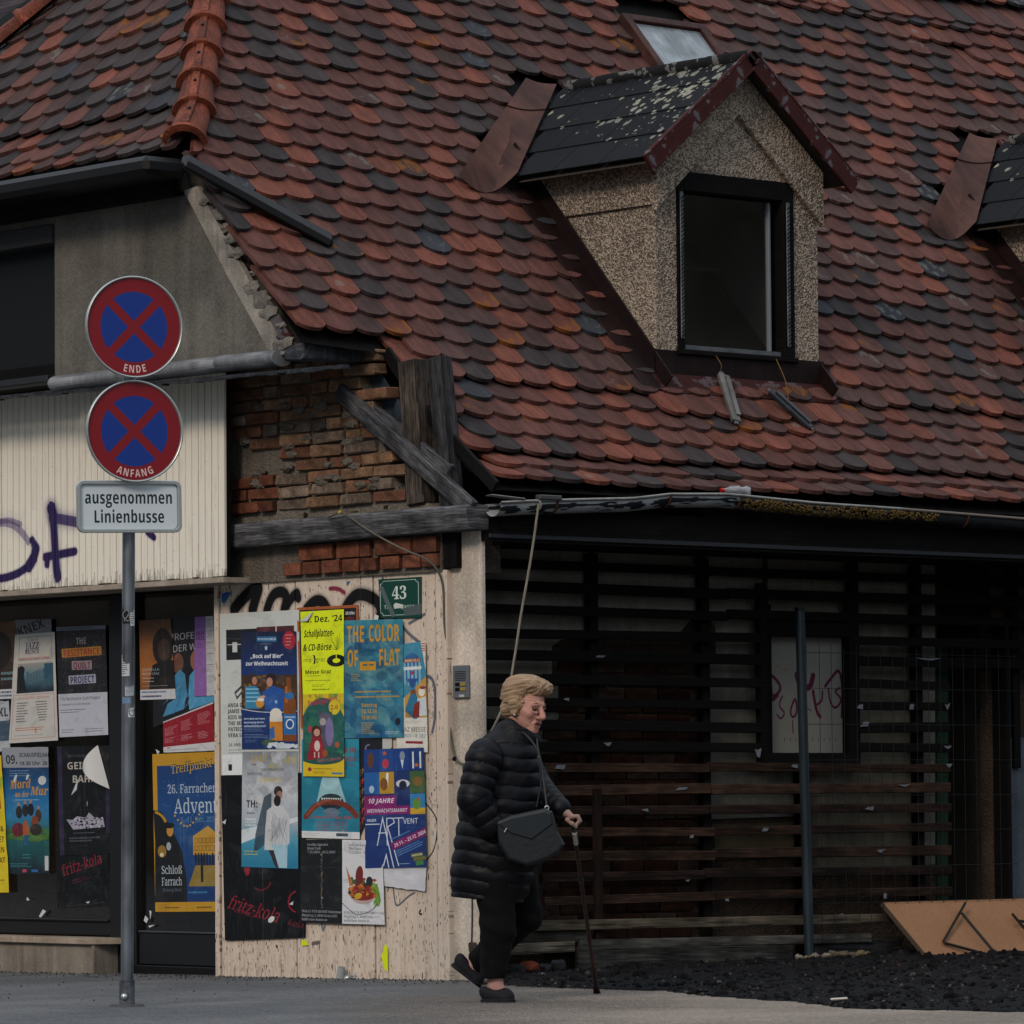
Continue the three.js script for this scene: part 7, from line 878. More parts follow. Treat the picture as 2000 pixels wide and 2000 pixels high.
// --- plastic bottle in the gutter, shutter pieces on the roof, litter
{
  const c = onZ(1440, 962, 0.13), t = thing('plastic_bottle', 'crumpled clear plastic bottle with red cap lying on the roof edge', 'bottle'), x0 = onZ(1408, 965, 0.13).x, y = gutY(c.x) + 0.03; const pr = [[0, 0], [0.026, 0.002], [0.029, 0.02], [0.025, 0.06], [0.029, 0.09], [0.028, 0.13], [0.018, 0.165], [0.011, 0.185], [0.011, 0.195]].map(([a, b]) => new THREE.Vector2(a, b)); const g = new THREE.LatheGeometry(pr, 20); const p = g.attributes.position; for (let i = 0; i < p.count; i++) { const f = 1 + 0.16 * Math.sin(p.getY(i) * 70 + Math.atan2(p.getZ(i), p.getX(i)) * 3); p.setX(i, p.getX(i) * f); p.setZ(i, p.getZ(i) * f); } g.computeVertexNormals(); g.rotateZ(Math.PI / 2); g.translate(x0 + 0.215, y, 0.125); mesh('body', g, new THREE.MeshPhysicalMaterial({ color: 0xe8eef0, transmission: 0.75, thickness: 0, roughness: 0.15, side: THREE.DoubleSide }), t); const cp = new THREE.CylinderGeometry(0.014, 0.014, 0.022, 14); cp.rotateZ(Math.PI / 2); cp.translate(x0 + 0.012, y, 0.125); mesh('cap', cp, M({ color: 0xa8141c, roughness: 0.4 }), t);
  const piece = (a, b, col, label, w) => { const p0 = onR(...a, 0.11), p1 = onR(...b, 0.085), o = thing('shutter_piece', label, 'shutter piece', 'shutter pieces lying under the dormer window'), m = M({ map: T.metal, color: col, roughness: 0.5, metalness: 0.3 }); mesh('profile', barG(p0, p1, 0.026, w, nR, 0.004), m, o); const off = V(0.022, 0, 0).addScaledVector(nR, 0.018); mesh('flange', barG(p0.clone().add(off).lerp(p1, 0.06), p1.clone().add(off).lerp(p0, 0.1), 0.014, w * 0.5, nR, 0.003), M({ map: T.metal, color: col, roughness: 0.45, metalness: 0.4 }), o); mesh('inner_profile', barG(p0.clone().lerp(p1, -0.06), p1.clone().lerp(p0, -0.05), 0.014, w * 0.45, nR, 0.003), M({ color: 0x55585a, roughness: 0.6 }), o); };
  piece([1410, 732], [1438, 824], 0x8d8a84, 'pale grey broken shutter profile leaning below the dormer window', 0.06); piece([1504, 764], [1584, 836], 0x4a5056, 'dark grey broken shutter profile lying flat below the dormer window', 0.05);
  for (const [a, b] of [[[1514, 697], [1540, 780]], [[1395, 690], [1408, 724]]]) { const p0 = onZ(...a, ZD + 0.02), p1 = onR(...b, 0.1); one('hanging_wire', tube([p0, p0.clone().lerp(p1, 0.5).add(V(0.01, -0.02, 0.02)), p1], 0.003, 16, 5), M({ color: 0x6a5234 }), 'thin rusty wire hanging from the dormer sill to a shutter piece', 'wire', 'wires under the dormer window'); }
  // cup and foil at the pillar foot
  const cc = onX(666, 1886, -0.05); const cu = new THREE.CylinderGeometry(0.019, 0.025, 0.062, 16, 1, true); cu.rotateX(0.15); cu.translate(-0.05, gy(cc.z) + 0.034, cc.z); one('paper_cup', cu, M({ color: 0x8d9296, side: THREE.DoubleSide }), 'small grey paper cup upside down at the foot of the stone slabs', 'cup'); const fo = new THREE.IcosahedronGeometry(0.03, 2), fp = fo.attributes.position; for (let i = 0; i < fp.count; i++) { const k = 0.6 + 0.7 * hash(Math.round(fp.getX(i) * 900), Math.round(fp.getY(i) * 900 + fp.getZ(i) * 410)); fp.setXYZ(i, fp.getX(i) * k, Math.max(-0.012, fp.getY(i) * k * 0.5), fp.getZ(i) * k * 1.4); } fo.computeVertexNormals(); const fc = onX(686, 1908, -0.07); fo.translate(-0.075, gy(fc.z) + 0.012, fc.z); one('crumpled_foil', fo, M({ color: 0xa8aaac, metalness: 0.5, roughness: 0.4 }), 'crumpled scrap of foil on the pavement at the stone slabs', 'foil');
  // half bricks and stones by the wall foot
  for (const [px, py, w, h, col] of [[1034, 1898, 0.1, 0.055, 0x7a3c2c], [1062, 1908, 0.08, 0.05, 0x3c4048], [1090, 1905, 0.09, 0.06, 0x34383e], [1010, 1900, 0.07, 0.05, 0x3a3c3e]]) { const p = onZ(px, py, -0.28 + rr(-0.05, 0.05)); const o = one('rubble_brick', muv(cham(w, h, 0.08, 0.014, 0.008), 0.3, rnd()), M({ map: T.brick, color: col }), col === 0x7a3c2c ? 'broken red half brick at the foot of the planks' : 'dark broken stone block at the foot of the planks', 'brick', col === 0x7a3c2c ? null : 'broken blocks at the wall foot'); o.position.set(p.x, moundH(p.x, p.z) + h * 0.42, p.z); o.rotation.y = rr(0, 3); }
  for (let i = 0; i < 12; i++) { const px = rr(1545, 1700), p = onZ(px, 1880, ZW + 0.12 + rr(0, 0.14)), w = rr(0.03, 0.07); const o = one('plaster_fragment', muv(cham(w, w * 0.6, w * 0.8, 0.012, 0.006), 0.3, rnd()), M({ map: T.plaster, color: pick([0x8d8264, 0x9a948a, 0x6c6659]) }), 'pale plaster fragment lying by the foot of the steel post', 'plaster fragment', 'plaster fragments by the steel post'); o.position.set(p.x, moundH(p.x, p.z) + w * 0.22, p.z); o.rotation.set(rr(-0.3, 0.3), rr(0, 3), rr(-0.3, 0.3)); }
  const wp = onY(1622, 1957, 0.03); one('white_splinter', barG(wp, wp.clone().add(V(0.06, 0.004, 0.05)), 0.01, 0.018), M({ color: 0xb8b4ac }), 'small white splinter lying on the dark rubble', 'splinter').position.y = 0.012;
}
// --- folding table leaning upside against the wall
{
  const t = thing('folding_table', 'brown folding table tipped on its edge with thin black legs at the wall', 'table');
  const bl = onZ(1828, 1886, 0.06), tl = onPlane(1725, 1762, V(1, 0, 0), bl.x), up = tl.clone().sub(bl), L = 1.9, A = V(1, 0, 0), h = up.length(), u = up.clone().normalize(), nn = V().crossVectors(A, u).normalize();
  const at = (a, s, o = 0) => bl.clone().addScaledVector(A, a).addScaledVector(u, s).addScaledVector(nn, o);
  const m = new THREE.Matrix4().makeBasis(A, u, nn); const g = muv(cham(L, h + 0.06, 0.028, 0.003), 1.2); g.computeVertexNormals(); g.applyMatrix4(m); const c = at(L / 2, h / 2 - 0.03, -0.014); g.translate(c.x, c.y, c.z); T.chip = dtex(256, (x, y) => { const a = vn(x * 120, y * 120, 120), l = fbm(x * 5, y * 5, 5, 4); return mix3([132, 96, 70], [156, 118, 88], 0.5 * a + 0.6 * l - 0.05); }); mesh('table_top', g, M({ map: T.chip, roughness: 0.7 }), t);
  mesh('edge_band', barG(at(-0.004, -0.03, -0.014), at(-0.004, h + 0.0, -0.014), 0.03, 0.006, nn), M({ color: 0x4c443a, roughness: 0.6 }), t);
  const lm = M({ color: 0x24251f, roughness: 0.4, metalness: 0.5 }), uv = (px, py) => { const p = onPlane(px, py, nn, nn.dot(bl)); const q = p.clone().sub(bl); return [q.dot(A), q.dot(u)]; };
  const leg = (a, b, oa, ob, nm = 'leg') => { const p = uv(...a), q = uv(...b); mesh(nm, barG(at(...p, oa), at(...q, ob), 0.015, 0.015, nn), lm, t); };
  leg([1840, 1843], [1878, 1776], 0.015, 0.05); leg([1840, 1845], [1944, 1880], 0.015, 0.04, 'stretcher'); leg([1870, 1795], [1946, 1882], 0.05, 0.04, 'brace'); leg([1972, 1792], [2020, 1856], 0.03, 0.05); leg([1985, 1806], [2030, 1812], 0.03, 0.03, 'brace');
}
// --- neighbouring roof glimpsed past the far hip
{
  const t = thing('neighbour_house', 'neighbouring house with dusky purple-grey plank roof beyond the far hip tiles', 'house'), th = rad(40), x0 = 2.2, y0 = 4.6, u = V(Math.cos(th), Math.sin(th), 0), n = V(-Math.sin(th), Math.cos(th), 0);
  mesh('wall', muv(bx(2.4, 9, 0, 4.6, -16, -9.4), 2), mt.plasterUpper, t); for (let i = 0; i < 16; i++) { const p = V(x0, y0, 0).addScaledVector(u, i * 0.3).addScaledVector(n, 0.03 * (i % 2)); mesh('roof_course', barG(V(p.x, p.y, -16), V(p.x, p.y, -4.2), 0.03, 0.32, n, 0.004, 0, 1.4), M({ map: T.wood, color: pick([0x5c5158, 0x544c54, 0x635860]), roughness: 0.9 }), t); }
}

// --- unseen houses added across the side street to darken the dormer panes and porch
for (const [x, w, h, col] of [[3, 12, 8.6, 0x9a8f80], [15.2, 13, 9.6, 0x8a8478], [28.4, 14, 8.8, 0xa09684]]) {
  const t = thing('unseen_street_house', `added unseen plastered town house ${h} metres tall on the far side of the side street`.replace(/[0-9.]+ metres tall/, { 8.6: 'of two storeys', 9.6: 'of three storeys', 8.8: 'of two tall storeys' }[h]), 'house', null), z = 21;
  mesh('wall', muv(bx(x, x + w, 0, h, z, z + 9), 2), M2(mt.plasterUpper, { color: col }), t); const n = Math.floor(w / 2.4); for (let f = 0; f < 2; f++) for (let i = 0; i < n; i++) mesh('window', bx(x + 0.8 + i * 2.4, x + 1.9 + i * 2.4, 1.2 + f * 3.4, 2.9 + f * 3.4, z - 0.02, z + 0.02), M({ color: 0x22262a, roughness: 0.2 }), t);
  const rf = extr([[0, 0], [10, 0], [5, 4]], w + 0.4); rf.rotateY(-Math.PI / 2); rf.translate(x + w + 0.2, h, z - 0.5); mesh('roof', rf, M({ map: T.brick, color: 0x6a4236 }), t);
}
for (const [z, w, h, col] of [[-46, 15, 9.2, 0x8f877a], [-30.8, 16, 10.4, 0x9c9284], [-14.6, 14, 8.4, 0x857d72]]) {  // unseen row added to darken what the shop glass mirrors
  const t = thing('unseen_street_house', { 9.2: 'added unseen grey-brown town house across the main street, facing the shop', 10.4: 'added unseen tall pale town house across the main street, between two lower ones', 8.4: 'added unseen low dark town house across the main street, facing the corner' }[h], 'house', null), x = -27;
  mesh('wall', muv(bx(x - 9, x, -0.1, h, z, z + w), 2), M2(mt.plasterUpper, { color: col }), t); const n = Math.floor(w / 2.4); for (let f = 0; f < 2; f++) for (let i = 0; i < n; i++) mesh('window', bx(x - 0.02, x + 0.02, 1.2 + f * 3.4, 2.9 + f * 3.4, z + 0.8 + i * 2.4, z + 1.9 + i * 2.4), M({ color: 0x22262a, roughness: 0.2 }), t);
  const rf = extr([[0, 0], [10, 0], [5, 4]], w + 0.4); rf.translate(x - 9.5, h, z - 0.2); mesh('roof', rf, M({ map: T.brick, color: 0x6a4236 }), t);
}
// ---------------------------------------------------------------- the walking woman
const PS = 412, PO = onY(985, 1957, 0);                                              // metres from pixels at her distance
const TW_ = F0.clone().negate();
const loc = (px, py, t = 0) => V((px - 985) / PS, (1957 - py) / PS, t);              // x to the picture's right, y up, z towards the street
const toWorld = new THREE.Matrix4().makeBasis(RT, UP, TW_).setPosition(PO);
const smin = (a, b, k) => { const h = clamp(0.5 + 0.5 * (b - a) / k); return lerp(b, a, h) - k * h * (1 - h); };
function cap(p, a, b, ra, rb) { // tapered capsule -> [distance, parameter]
  const bx_ = b.x - a.x, by = b.y - a.y, bz = b.z - a.z, t = clamp(((p[0] - a.x) * bx_ + (p[1] - a.y) * by + (p[2] - a.z) * bz) / (bx_ * bx_ + by * by + bz * bz));
  return [Math.hypot(p[0] - a.x - t * bx_, p[1] - a.y - t * by, p[2] - a.z - t * bz) - lerp(ra, rb, t), t];
}
const ell = (p, c, r) => { const x = (p[0] - c[0]) / r[0], y = (p[1] - c[1]) / r[1], z = (p[2] - c[2]) / r[2], k = Math.hypot(x, y, z); return (k - 1) * Math.min(r[0], r[1], r[2]) * (k < 1 ? 1 : 1); };
function march(sdf, c, half, res, colour) {
  const mc = new MarchingCubes(res, new THREE.MeshBasicMaterial(), false, false, 260000), n = res, hs = n / 2; mc.isolation = 0;
  for (let k = 0; k < n; k++) for (let j = 0; j < n; j++) for (let i = 0; i < n; i++) mc.field[k * n * n + j * n + i] = -sdf([c.x + (i - hs) / hs * half, c.y + (j - hs) / hs * half, c.z + (k - hs) / hs * half]);
  mc.update(); const cnt = mc.count ?? mc.geometry.drawRange.count, P = new Float32Array(cnt * 3), N = new Float32Array(cnt * 3);
  for (let i = 0; i < cnt; i++) { P[i * 3] = c.x + mc.positionArray[i * 3] * half; P[i * 3 + 1] = c.y + mc.positionArray[i * 3 + 1] * half; P[i * 3 + 2] = c.z + mc.positionArray[i * 3 + 2] * half; }
  let g = new THREE.BufferGeometry(); g.setAttribute('position', new THREE.BufferAttribute(P, 3));
  g = mergeVertices(g, 1e-5); g.computeVertexNormals();
  { // orient outwards
    const p = g.attributes.position, m = g.attributes.normal; let s = 0; for (let i = 0; i < p.count; i += 37) { const a = [p.getX(i), p.getY(i), p.getZ(i)], e = 0.004; s += sdf([a[0] + m.getX(i) * e, a[1] + m.getY(i) * e, a[2] + m.getZ(i) * e]) - sdf([a[0] - m.getX(i) * e, a[1] - m.getY(i) * e, a[2] - m.getZ(i) * e]); }
    if (s < 0) { const ix = g.index; for (let i = 0; i < ix.count; i += 3) { const a = ix.getX(i); ix.setX(i, ix.getX(i + 1)); ix.setX(i + 1, a); } g.computeVertexNormals(); }
  }
  if (colour) { const p = g.attributes.position, C = []; for (let i = 0; i < p.count; i++) C.push(...colour(p.getX(i), p.getY(i), p.getZ(i))); g.setAttribute('color', new THREE.Float32BufferAttribute(C, 3)); }
  return g;
}
{
  const w = thing('person', 'elderly woman with swept blond hair in a dark quilted coat, walking with a cane', 'person');
  // --- head (own frame: x sideways, y up, z forward)
  const yaw = rad(47), hc = loc(1034, 1386, 0.0), fz = V(Math.sin(yaw), -0.22, Math.cos(yaw)).normalize(), fx0 = V().crossVectors(UP, fz).normalize(), fy = V().crossVectors(fz, fx0).normalize(), roll = 0.06, fx = fx0.clone().multiplyScalar(Math.cos(roll)).addScaledVector(fy, -Math.sin(roll)), fyr = V().crossVectors(fz, fx);
  const headM = new THREE.Matrix4().makeBasis(fx, fyr, fz).setPosition(hc);
  const faceD = (p) => {
    const m = [Math.abs(p[0]), p[1], p[2]];
    let d = ell(p, [0, 0.022, -0.012], [0.074, 0.092, 0.092]); d = smin(d, ell(p, [0, -0.055, 0.030], [0.056, 0.060, 0.052]), 0.035);
    d = smin(d, cap(m, V(0.010, 0.028, 0.080), V(0.038, 0.022, 0.066), 0.011, 0.010)[0], 0.012); d = smin(d, cap(m, V(0.042, -0.022, 0.058), V(0.048, -0.012, 0.040), 0.020, 0.018)[0], 0.02);
    d = smin(d, cap(p, V(0, 0.016, 0.085), V(0, -0.028, 0.110), 0.0085, 0.0145)[0], 0.008); d = smin(d, cap(m, V(0.006, -0.033, 0.098), V(0.014, -0.034, 0.092), 0.009, 0.0075)[0], 0.006);
    d = smin(d, cap(p, V(-0.018, -0.060, 0.083), V(0.018, -0.060, 0.083), 0.0085, 0.0085)[0], 0.008); d = smin(d, cap(p, V(-0.014, -0.074, 0.080), V(0.014, -0.074, 0.080), 0.009, 0.009)[0], 0.008); d = smin(d, ell(p, [0, -0.100, 0.066], [0.026, 0.02, 0.02]), 0.022);
    const eye = Math.hypot(m[0] - 0.031, (m[1] - 0.006) * 1.35, m[2] - 0.099) - 0.0185; d = -smin(-d, eye, 0.010); const bag = cap(m, V(0.02, -0.012, 0.084), V(0.042, -0.012, 0.07), 0.005, 0.005)[0]; d = smin(d, bag, 0.008);
    const slit = Math.max(Math.abs(p[1] + 0.0665 - 0.12 * p[0] * p[0] * 40 * 0.02) - 0.0022, Math.abs(p[0]) - 0.021, 0.078 - p[2]); d = -smin(-d, slit, 0.004); const fold = cap(m, V(0.020, -0.034, 0.092), V(0.034, -0.068, 0.068), 0.0018, 0.0018)[0]; d = -smin(-d, fold, 0.006);
    d = smin(d, ell(m, [0.076, -0.012, -0.006], [0.011, 0.032, 0.019]), 0.006); d = smin(d, cap(p, V(0, -0.05, -0.03), V(0, -0.19, -0.045), 0.052, 0.058)[0], 0.03);
    const wr = p[1] > 0.034 && p[2] > 0.03 ? 0.0009 * Math.sin(p[1] * 560 + Math.sin(p[0] * 60)) : 0; return d + wr + 0.0016 * (vn(p[0] * 130 + 50, p[1] * 130 + p[2] * 70 + 50, 999) - 0.5);
  };
  const skin = (x, y, z) => { let c = [0.45, 0.235, 0.185]; const red = Math.exp(-(((Math.abs(x) - 0.042) / 0.02) ** 2) - (((y + 0.022) / 0.02) ** 2)) + Math.exp(-((x / 0.014) ** 2) - (((y + 0.026) / 0.018) ** 2)); c = mix3(c, [0.34, 0.12, 0.10], clamp(red) * 0.4); const lip = (Math.abs(y + 0.066) < 0.012 && Math.abs(x) < 0.021 && z > 0.07) ? 1 : 0; c = mix3(c, [0.24, 0.08, 0.075], lip * 0.7); const spot = vn(x * 150 + 9, y * 150 + z * 80, 999); return c.map((q) => q * (0.86 + 0.26 * spot)); };
  const head = march(faceD, V(0, -0.03, 0.005), 0.16, 110, skin).applyMatrix4(headM);
  // --- hands: near hand is in the pocket, far hand grips the cane
  const hand = loc(1117, 1606, 0.10), fing = []; for (let f = 0; f < 4; f++) { const z = 0.030 - f * 0.019, l = [0.95, 1.05, 1, 0.82][f]; const k0 = hand.clone().add(V(0.006, 0.016, z)), k1 = k0.clone().add(V(0.026 * l, 0.002, 0.001)), k2 = k1.clone().add(V(0.010 * l, -0.022 * l, 0)), k3 = k2.clone().add(V(-0.014 * l, -0.014, 0)); fing.push([k0, k1, 0.0098, 0.009], [k1, k2, 0.009, 0.0085], [k2, k3, 0.0085, 0.0078]); }
  const wrist = loc(1104, 1590, 0.09), palm = [wrist.clone().add(V(0, 0, 0.0)), hand.clone().add(V(-0.004, 0.010, 0.004))];
  const thumb = [[hand.clone().add(V(-0.018, 0.002, 0.036)), hand.clone().add(V(0.004, -0.016, 0.044)), 0.0115, 0.010], [hand.clone().add(V(0.004, -0.016, 0.044)), hand.clone().add(V(0.022, -0.03, 0.036)), 0.010, 0.0085]];
  const handD = (p) => { let d = cap(p, wrist.clone().add(V(-0.03, 0.03, -0.01)), wrist, 0.026, 0.024)[0]; for (const o of [-0.022, 0, 0.022]) d = smin(d, cap(p, wrist.clone().add(V(0.004, 0, o * 0.6)), hand.clone().add(V(0.004, 0.014, o)), 0.017, 0.014)[0], 0.014); let f = 9; for (const q of fing) f = Math.min(f, cap(p, ...q)[0]); d = smin(d, f, 0.004); let th = 9; for (const q of thumb) th = smin(th, cap(p, ...q)[0], 0.004); return smin(d, th, 0.006); };
  const handG = march(handD, hand.clone().add(V(-0.012, 0.005, 0.0)), 0.095, 76, () => [0.26, 0.17, 0.14]);
  // --- hidden trunk, arms and legs, and the bare ankle
  const J = { neck: loc(1012, 1440), chest: loc(992, 1500), waist: loc(980, 1590), hipN: loc(966, 1680, 0.09), hipF: loc(990, 1680, -0.09), knN: loc(970, 1815, 0.1), knF: loc(1030, 1795, -0.1), anN: loc(968, 1925, 0.1), anF: loc(926, 1886, -0.1), shN: loc(952, 1480, 0.17), elN: loc(930, 1565, 0.22), wrN: loc(960, 1615, 0.2), shF: loc(1020, 1480, -0.13), elF: loc(1058, 1545, -0.04) };
  const bones = [[J.neck, J.chest, 0.05, 0.09], [J.chest, J.waist, 0.1, 0.1], [J.waist, J.hipN, 0.09, 0.075], [J.waist, J.hipF, 0.09, 0.075], [J.hipN, J.knN, 0.075, 0.05], [J.hipF, J.knF, 0.075, 0.05], [J.knN, J.anN, 0.05, 0.034], [J.knF, J.anF, 0.05, 0.034], [J.chest, J.shN, 0.07, 0.045], [J.shN, J.elN, 0.04, 0.034], [J.elN, J.wrN, 0.03, 0.024], [J.chest, J.shF, 0.065, 0.042], [J.shF, J.elF, 0.045, 0.036], [J.elF, wrist, 0.034, 0.026], [J.anN, loc(986, 1945, 0.11), 0.034, 0.026], [J.anF, loc(930, 1908, -0.1), 0.034, 0.026]];
  const bodyD = (p) => { let d = 9; for (const b of bones) d = smin(d, cap(p, ...b)[0], 0.02); return d; };
  const trunk = march(bodyD, loc(985, 1690, 0.02), 0.68, 100, () => [0.40, 0.22, 0.19]);
  const body = mergeGeometries([head, handG, trunk]); body.applyMatrix4(toWorld); mesh('body', body, M({ vertexColors: true, roughness: 0.6 }), w);
  // eyes, brows
  for (const s of [-1, 1]) { const e = new THREE.SphereGeometry(0.0115, 16, 12); e.translate(s * 0.031, 0.003, 0.0725); e.applyMatrix4(headM).applyMatrix4(toWorld); mesh('eye', e, M({ color: 0x3a2e2a, roughness: 0.3 }), w); const li = tube([V(s * 0.017, 0.004, 0.084), V(s * 0.03, 0.012, 0.088), V(s * 0.042, 0.005, 0.076)], 0.0034, 12, 6); li.applyMatrix4(headM).applyMatrix4(toWorld); mesh('eyelid', li, M({ color: 0x7a554a, roughness: 0.7 }), w); const br = tube([V(s * 0.014, 0.029, 0.088), V(s * 0.028, 0.034, 0.083), V(s * 0.042, 0.029, 0.072)], 0.0022, 12, 5); br.applyMatrix4(headM).applyMatrix4(toWorld); mesh('eyebrow', br, M({ color: 0x8a6a56, roughness: 0.9 }), w); }
  // --- hair: swept back, bouffant, with strands
  const strand = (p, f) => vn(p[0] * f + 40 + 3 * vn(p[2] * 9 + 9, p[1] * 9 + 9, 99), (p[1] * 0.94 - p[2] * 0.34) * f + 40 + 3 * vn(p[2] * 11 + 3, p[0] * 8 + 9, 99), 9999);
  const hairD = (p) => { // head frame
    let d = ell(p, [0, 0.056, -0.046], [0.094, 0.092, 0.104]); d = smin(d, ell(p, [0.0, 0.106, 0.016], [0.080, 0.044, 0.068]), 0.03); d = smin(d, ell(p, [0.03, 0.098, 0.050], [0.056, 0.032, 0.036]), 0.02); d = smin(d, ell([Math.abs(p[0]), p[1], p[2]], [0.068, 0.012, -0.012], [0.031, 0.066, 0.046]), 0.02); d = smin(d, ell(p, [0, -0.015, -0.082], [0.076, 0.066, 0.05]), 0.03);
    const fc = Math.max(p[1] - 0.064, 0.040 - p[2], Math.abs(p[0]) - 0.066); d = -smin(-d, fc, 0.016);
    return d + 0.007 * (strand(p, 42) - 0.5) + 0.006 * (strand(p, 110) - 0.5);
  };
  const hair = march(hairD, V(0, 0.045, -0.02), 0.165, 124, (x, y, z) => mix3([0.12, 0.075, 0.045], [0.40, 0.275, 0.17], clamp(0.5 * strand([x, y, z], 90) + 0.5 * strand([x, y, z], 240)))); hair.applyMatrix4(headM).applyMatrix4(toWorld); mesh('hair', hair, M({ vertexColors: true, roughness: 0.6 }), w);
  { const e = new THREE.SphereGeometry(0.006, 8, 8); e.translate(-0.082, -0.042, 0.004); e.applyMatrix4(headM).applyMatrix4(toWorld); mesh('ear_stud', e, mt.alu, w); }
  // --- quilted coat
  const band = (s, l, a) => -0.62 * a * (Math.pow(Math.abs(Math.sin(Math.PI * s / l)), 0.6) - 0.5);
  const T_ = [[loc(1012, 1448), 0.105], [loc(990, 1500), 0.168], [loc(982, 1575), 0.188], [loc(974, 1650), 0.196], [loc(962, 1712), 0.186], [loc(955, 1742), 0.172]];
  const aN = [[J.shN, 0.088], [J.elN, 0.078], [J.wrN, 0.062]], aF = [[J.shF, 0.08], [J.elF, 0.062], [loc(1097, 1582, 0.08), 0.046]];
  const chain = (p, c, l, a) => { let best = 9, s0 = 0; for (let i = 0; i + 1 < c.length; i++) { const L = c[i][0].distanceTo(c[i + 1][0]), [d, t] = cap(p, c[i][0], c[i + 1][0], c[i][1], c[i + 1][1]), e = d + band(s0 + t * L, l, a); best = smin(best, e, 0.015); s0 += L; } return best; };
  const coatD = (p) => {
    const q = [p[0], p[1], p[2] * 1.1]; let d = 9; for (let i = 0; i + 1 < T_.length; i++) d = smin(d, cap(q, T_[i][0], T_[i + 1][0], T_[i][1], T_[i + 1][1])[0], 0.03);
    const s = p[1] + 0.16 * Math.abs(p[0] - 0.03) + 0.04 * Math.sin(p[0] * 9 + 1); d += band(s, 0.066, 0.015) + 0.007 * (vn(p[0] * 22 + 9, p[1] * 30 + p[2] * 22 + 9, 99) - 0.5);
    d = Math.max(d, (0.512 - 0.02 - 0.10 * (p[0] + 0.2)) - p[1] - 0.0);                       // hem
    d = smin(d, chain(p, aN, 0.056, 0.014), 0.014); d = smin(d, chain(p, aF, 0.036, 0.009), 0.014);
    let col = cap([p[0], p[1], p[2] * 0.95], loc(1000, 1454), loc(1022, 1420), 0.098, 0.080)[0]; col = Math.max(col, (p[1] - 1.28) - 0.25 * (0.1 - p[0])); d = smin(d, col, 0.02);
    const inner = cap(p, loc(1024, 1440), loc(1046, 1360), 0.070, 0.088)[0]; d = -smin(-d, inner, 0.008);
    return d;
  };
  const coat = march(coatD, loc(990, 1580, 0.03), 0.48, 150); coat.applyMatrix4(toWorld); mesh('coat', muv(coat, 0.3), M({ color: 0x090a10, roughness: 0.5, specularIntensity: 0.35, bumpMap: T.noise, bumpScale: 0.001 }), w).geometry.computeVertexNormals();
  const zp = tube([loc(1052, 1448, 0.075), loc(1056, 1490, 0.12), loc(1058, 1540, 0.125), loc(1050, 1580, 0.13)], 0.004, 20, 6); zp.applyMatrix4(toWorld); mesh('zip', zp, M({ color: 0x2c2e36, roughness: 0.4, metalness: 0.4 }), w); const zt = cham(0.008, 0.018, 0.006, 0.002).translate(...loc(1055, 1482, 0.128).toArray()); zt.applyMatrix4(toWorld); mesh('zip_pull', zt, mt.alu, w);
  // --- trousers
  const tr = [[loc(968, 1690, 0.07), 0.105], [loc(974, 1815, 0.1), 0.08], [loc(963, 1908, 0.1), 0.062]], tf = [[loc(1002, 1690, -0.07), 0.108], [loc(1026, 1790, -0.1), 0.082], [loc(940, 1878, -0.1), 0.062]];
  const trouD = (p) => { const q = (c, i) => cap(p, c[i][0], c[i + 1][0], c[i][1], c[i + 1][1])[0]; let d = smin(q(tr, 0), q(tr, 1), 0.03); const e = smin(q(tf, 0), q(tf, 1), 0.03); d = smin(d, e, 0.02); d = smin(d, cap(p, loc(980, 1660, 0.06), loc(985, 1660, -0.06), 0.12, 0.12)[0], 0.03); const cutN = 0.115 - p[1]; d = Math.max(d, cutN); return d + 0.004 * Math.sin(p[1] * 70 + p[0] * 30) * vn(p[1] * 9 + 4, p[0] * 12 + 9, 99) + 0.003 * (vn(p[0] * 40 + 9, p[1] * 24 + 9, 99) - 0.5); };
  const trou = march(trouD, loc(985, 1790, 0), 0.44, 100); trou.applyMatrix4(toWorld); mesh('trousers', muv(trou, 0.3), M({ map: T.fabric, color: 0x0d0e12, roughness: 0.95 }), w).geometry.computeVertexNormals();
  // --- loafers
  const shoe = (toe, heel, y, t, upv, name) => { const a = heel, b = toe, D = b.clone().sub(a).normalize(), S = V().crossVectors(D, upv).normalize(), U2 = V().crossVectors(S, D); const L = a.distanceTo(b); const f = (p) => { const q = V(p[0], p[1], p[2]).sub(a), x = q.dot(D) / L, yy = q.dot(U2), z = q.dot(S); let d = cap([q.dot(D), yy, z], V(0.03, 0.036, 0), V(L - 0.045, 0.026, 0), 0.036, 0.040)[0]; d = smin(d, cap([q.dot(D), yy, z], V(0.012, 0.055, 0), V(0.05, 0.05, 0), 0.03, 0.028)[0], 0.02); d = smin(d, cap([q.dot(D), yy, z], V(L * 0.5, 0.05, 0), V(L * 0.66, 0.042, 0), 0.026, 0.026)[0], 0.015); const open_ = ell([q.dot(D), yy, z], [L * 0.3, 0.105, 0], [0.06, 0.05, 0.028]); d = -smin(-d, open_, 0.006); d = Math.max(d, 0.012 - yy); const sole = Math.max(Math.abs(yy - 0.009) - 0.009, cap([q.dot(D), 0, z], V(0.03, 0, 0), V(L - 0.045, 0, 0), 0.041, 0.044)[0]); return Math.min(d, sole); }; const c = a.clone().lerp(b, 0.5).addScaledVector(U2, 0.04); const g = march(f, c, 0.17, 80); g.applyMatrix4(toWorld); mesh(name, muv(g, 0.1), M({ map: T.fabric, color: 0x26272e, roughness: 0.75 }), w).geometry.computeVertexNormals(); };
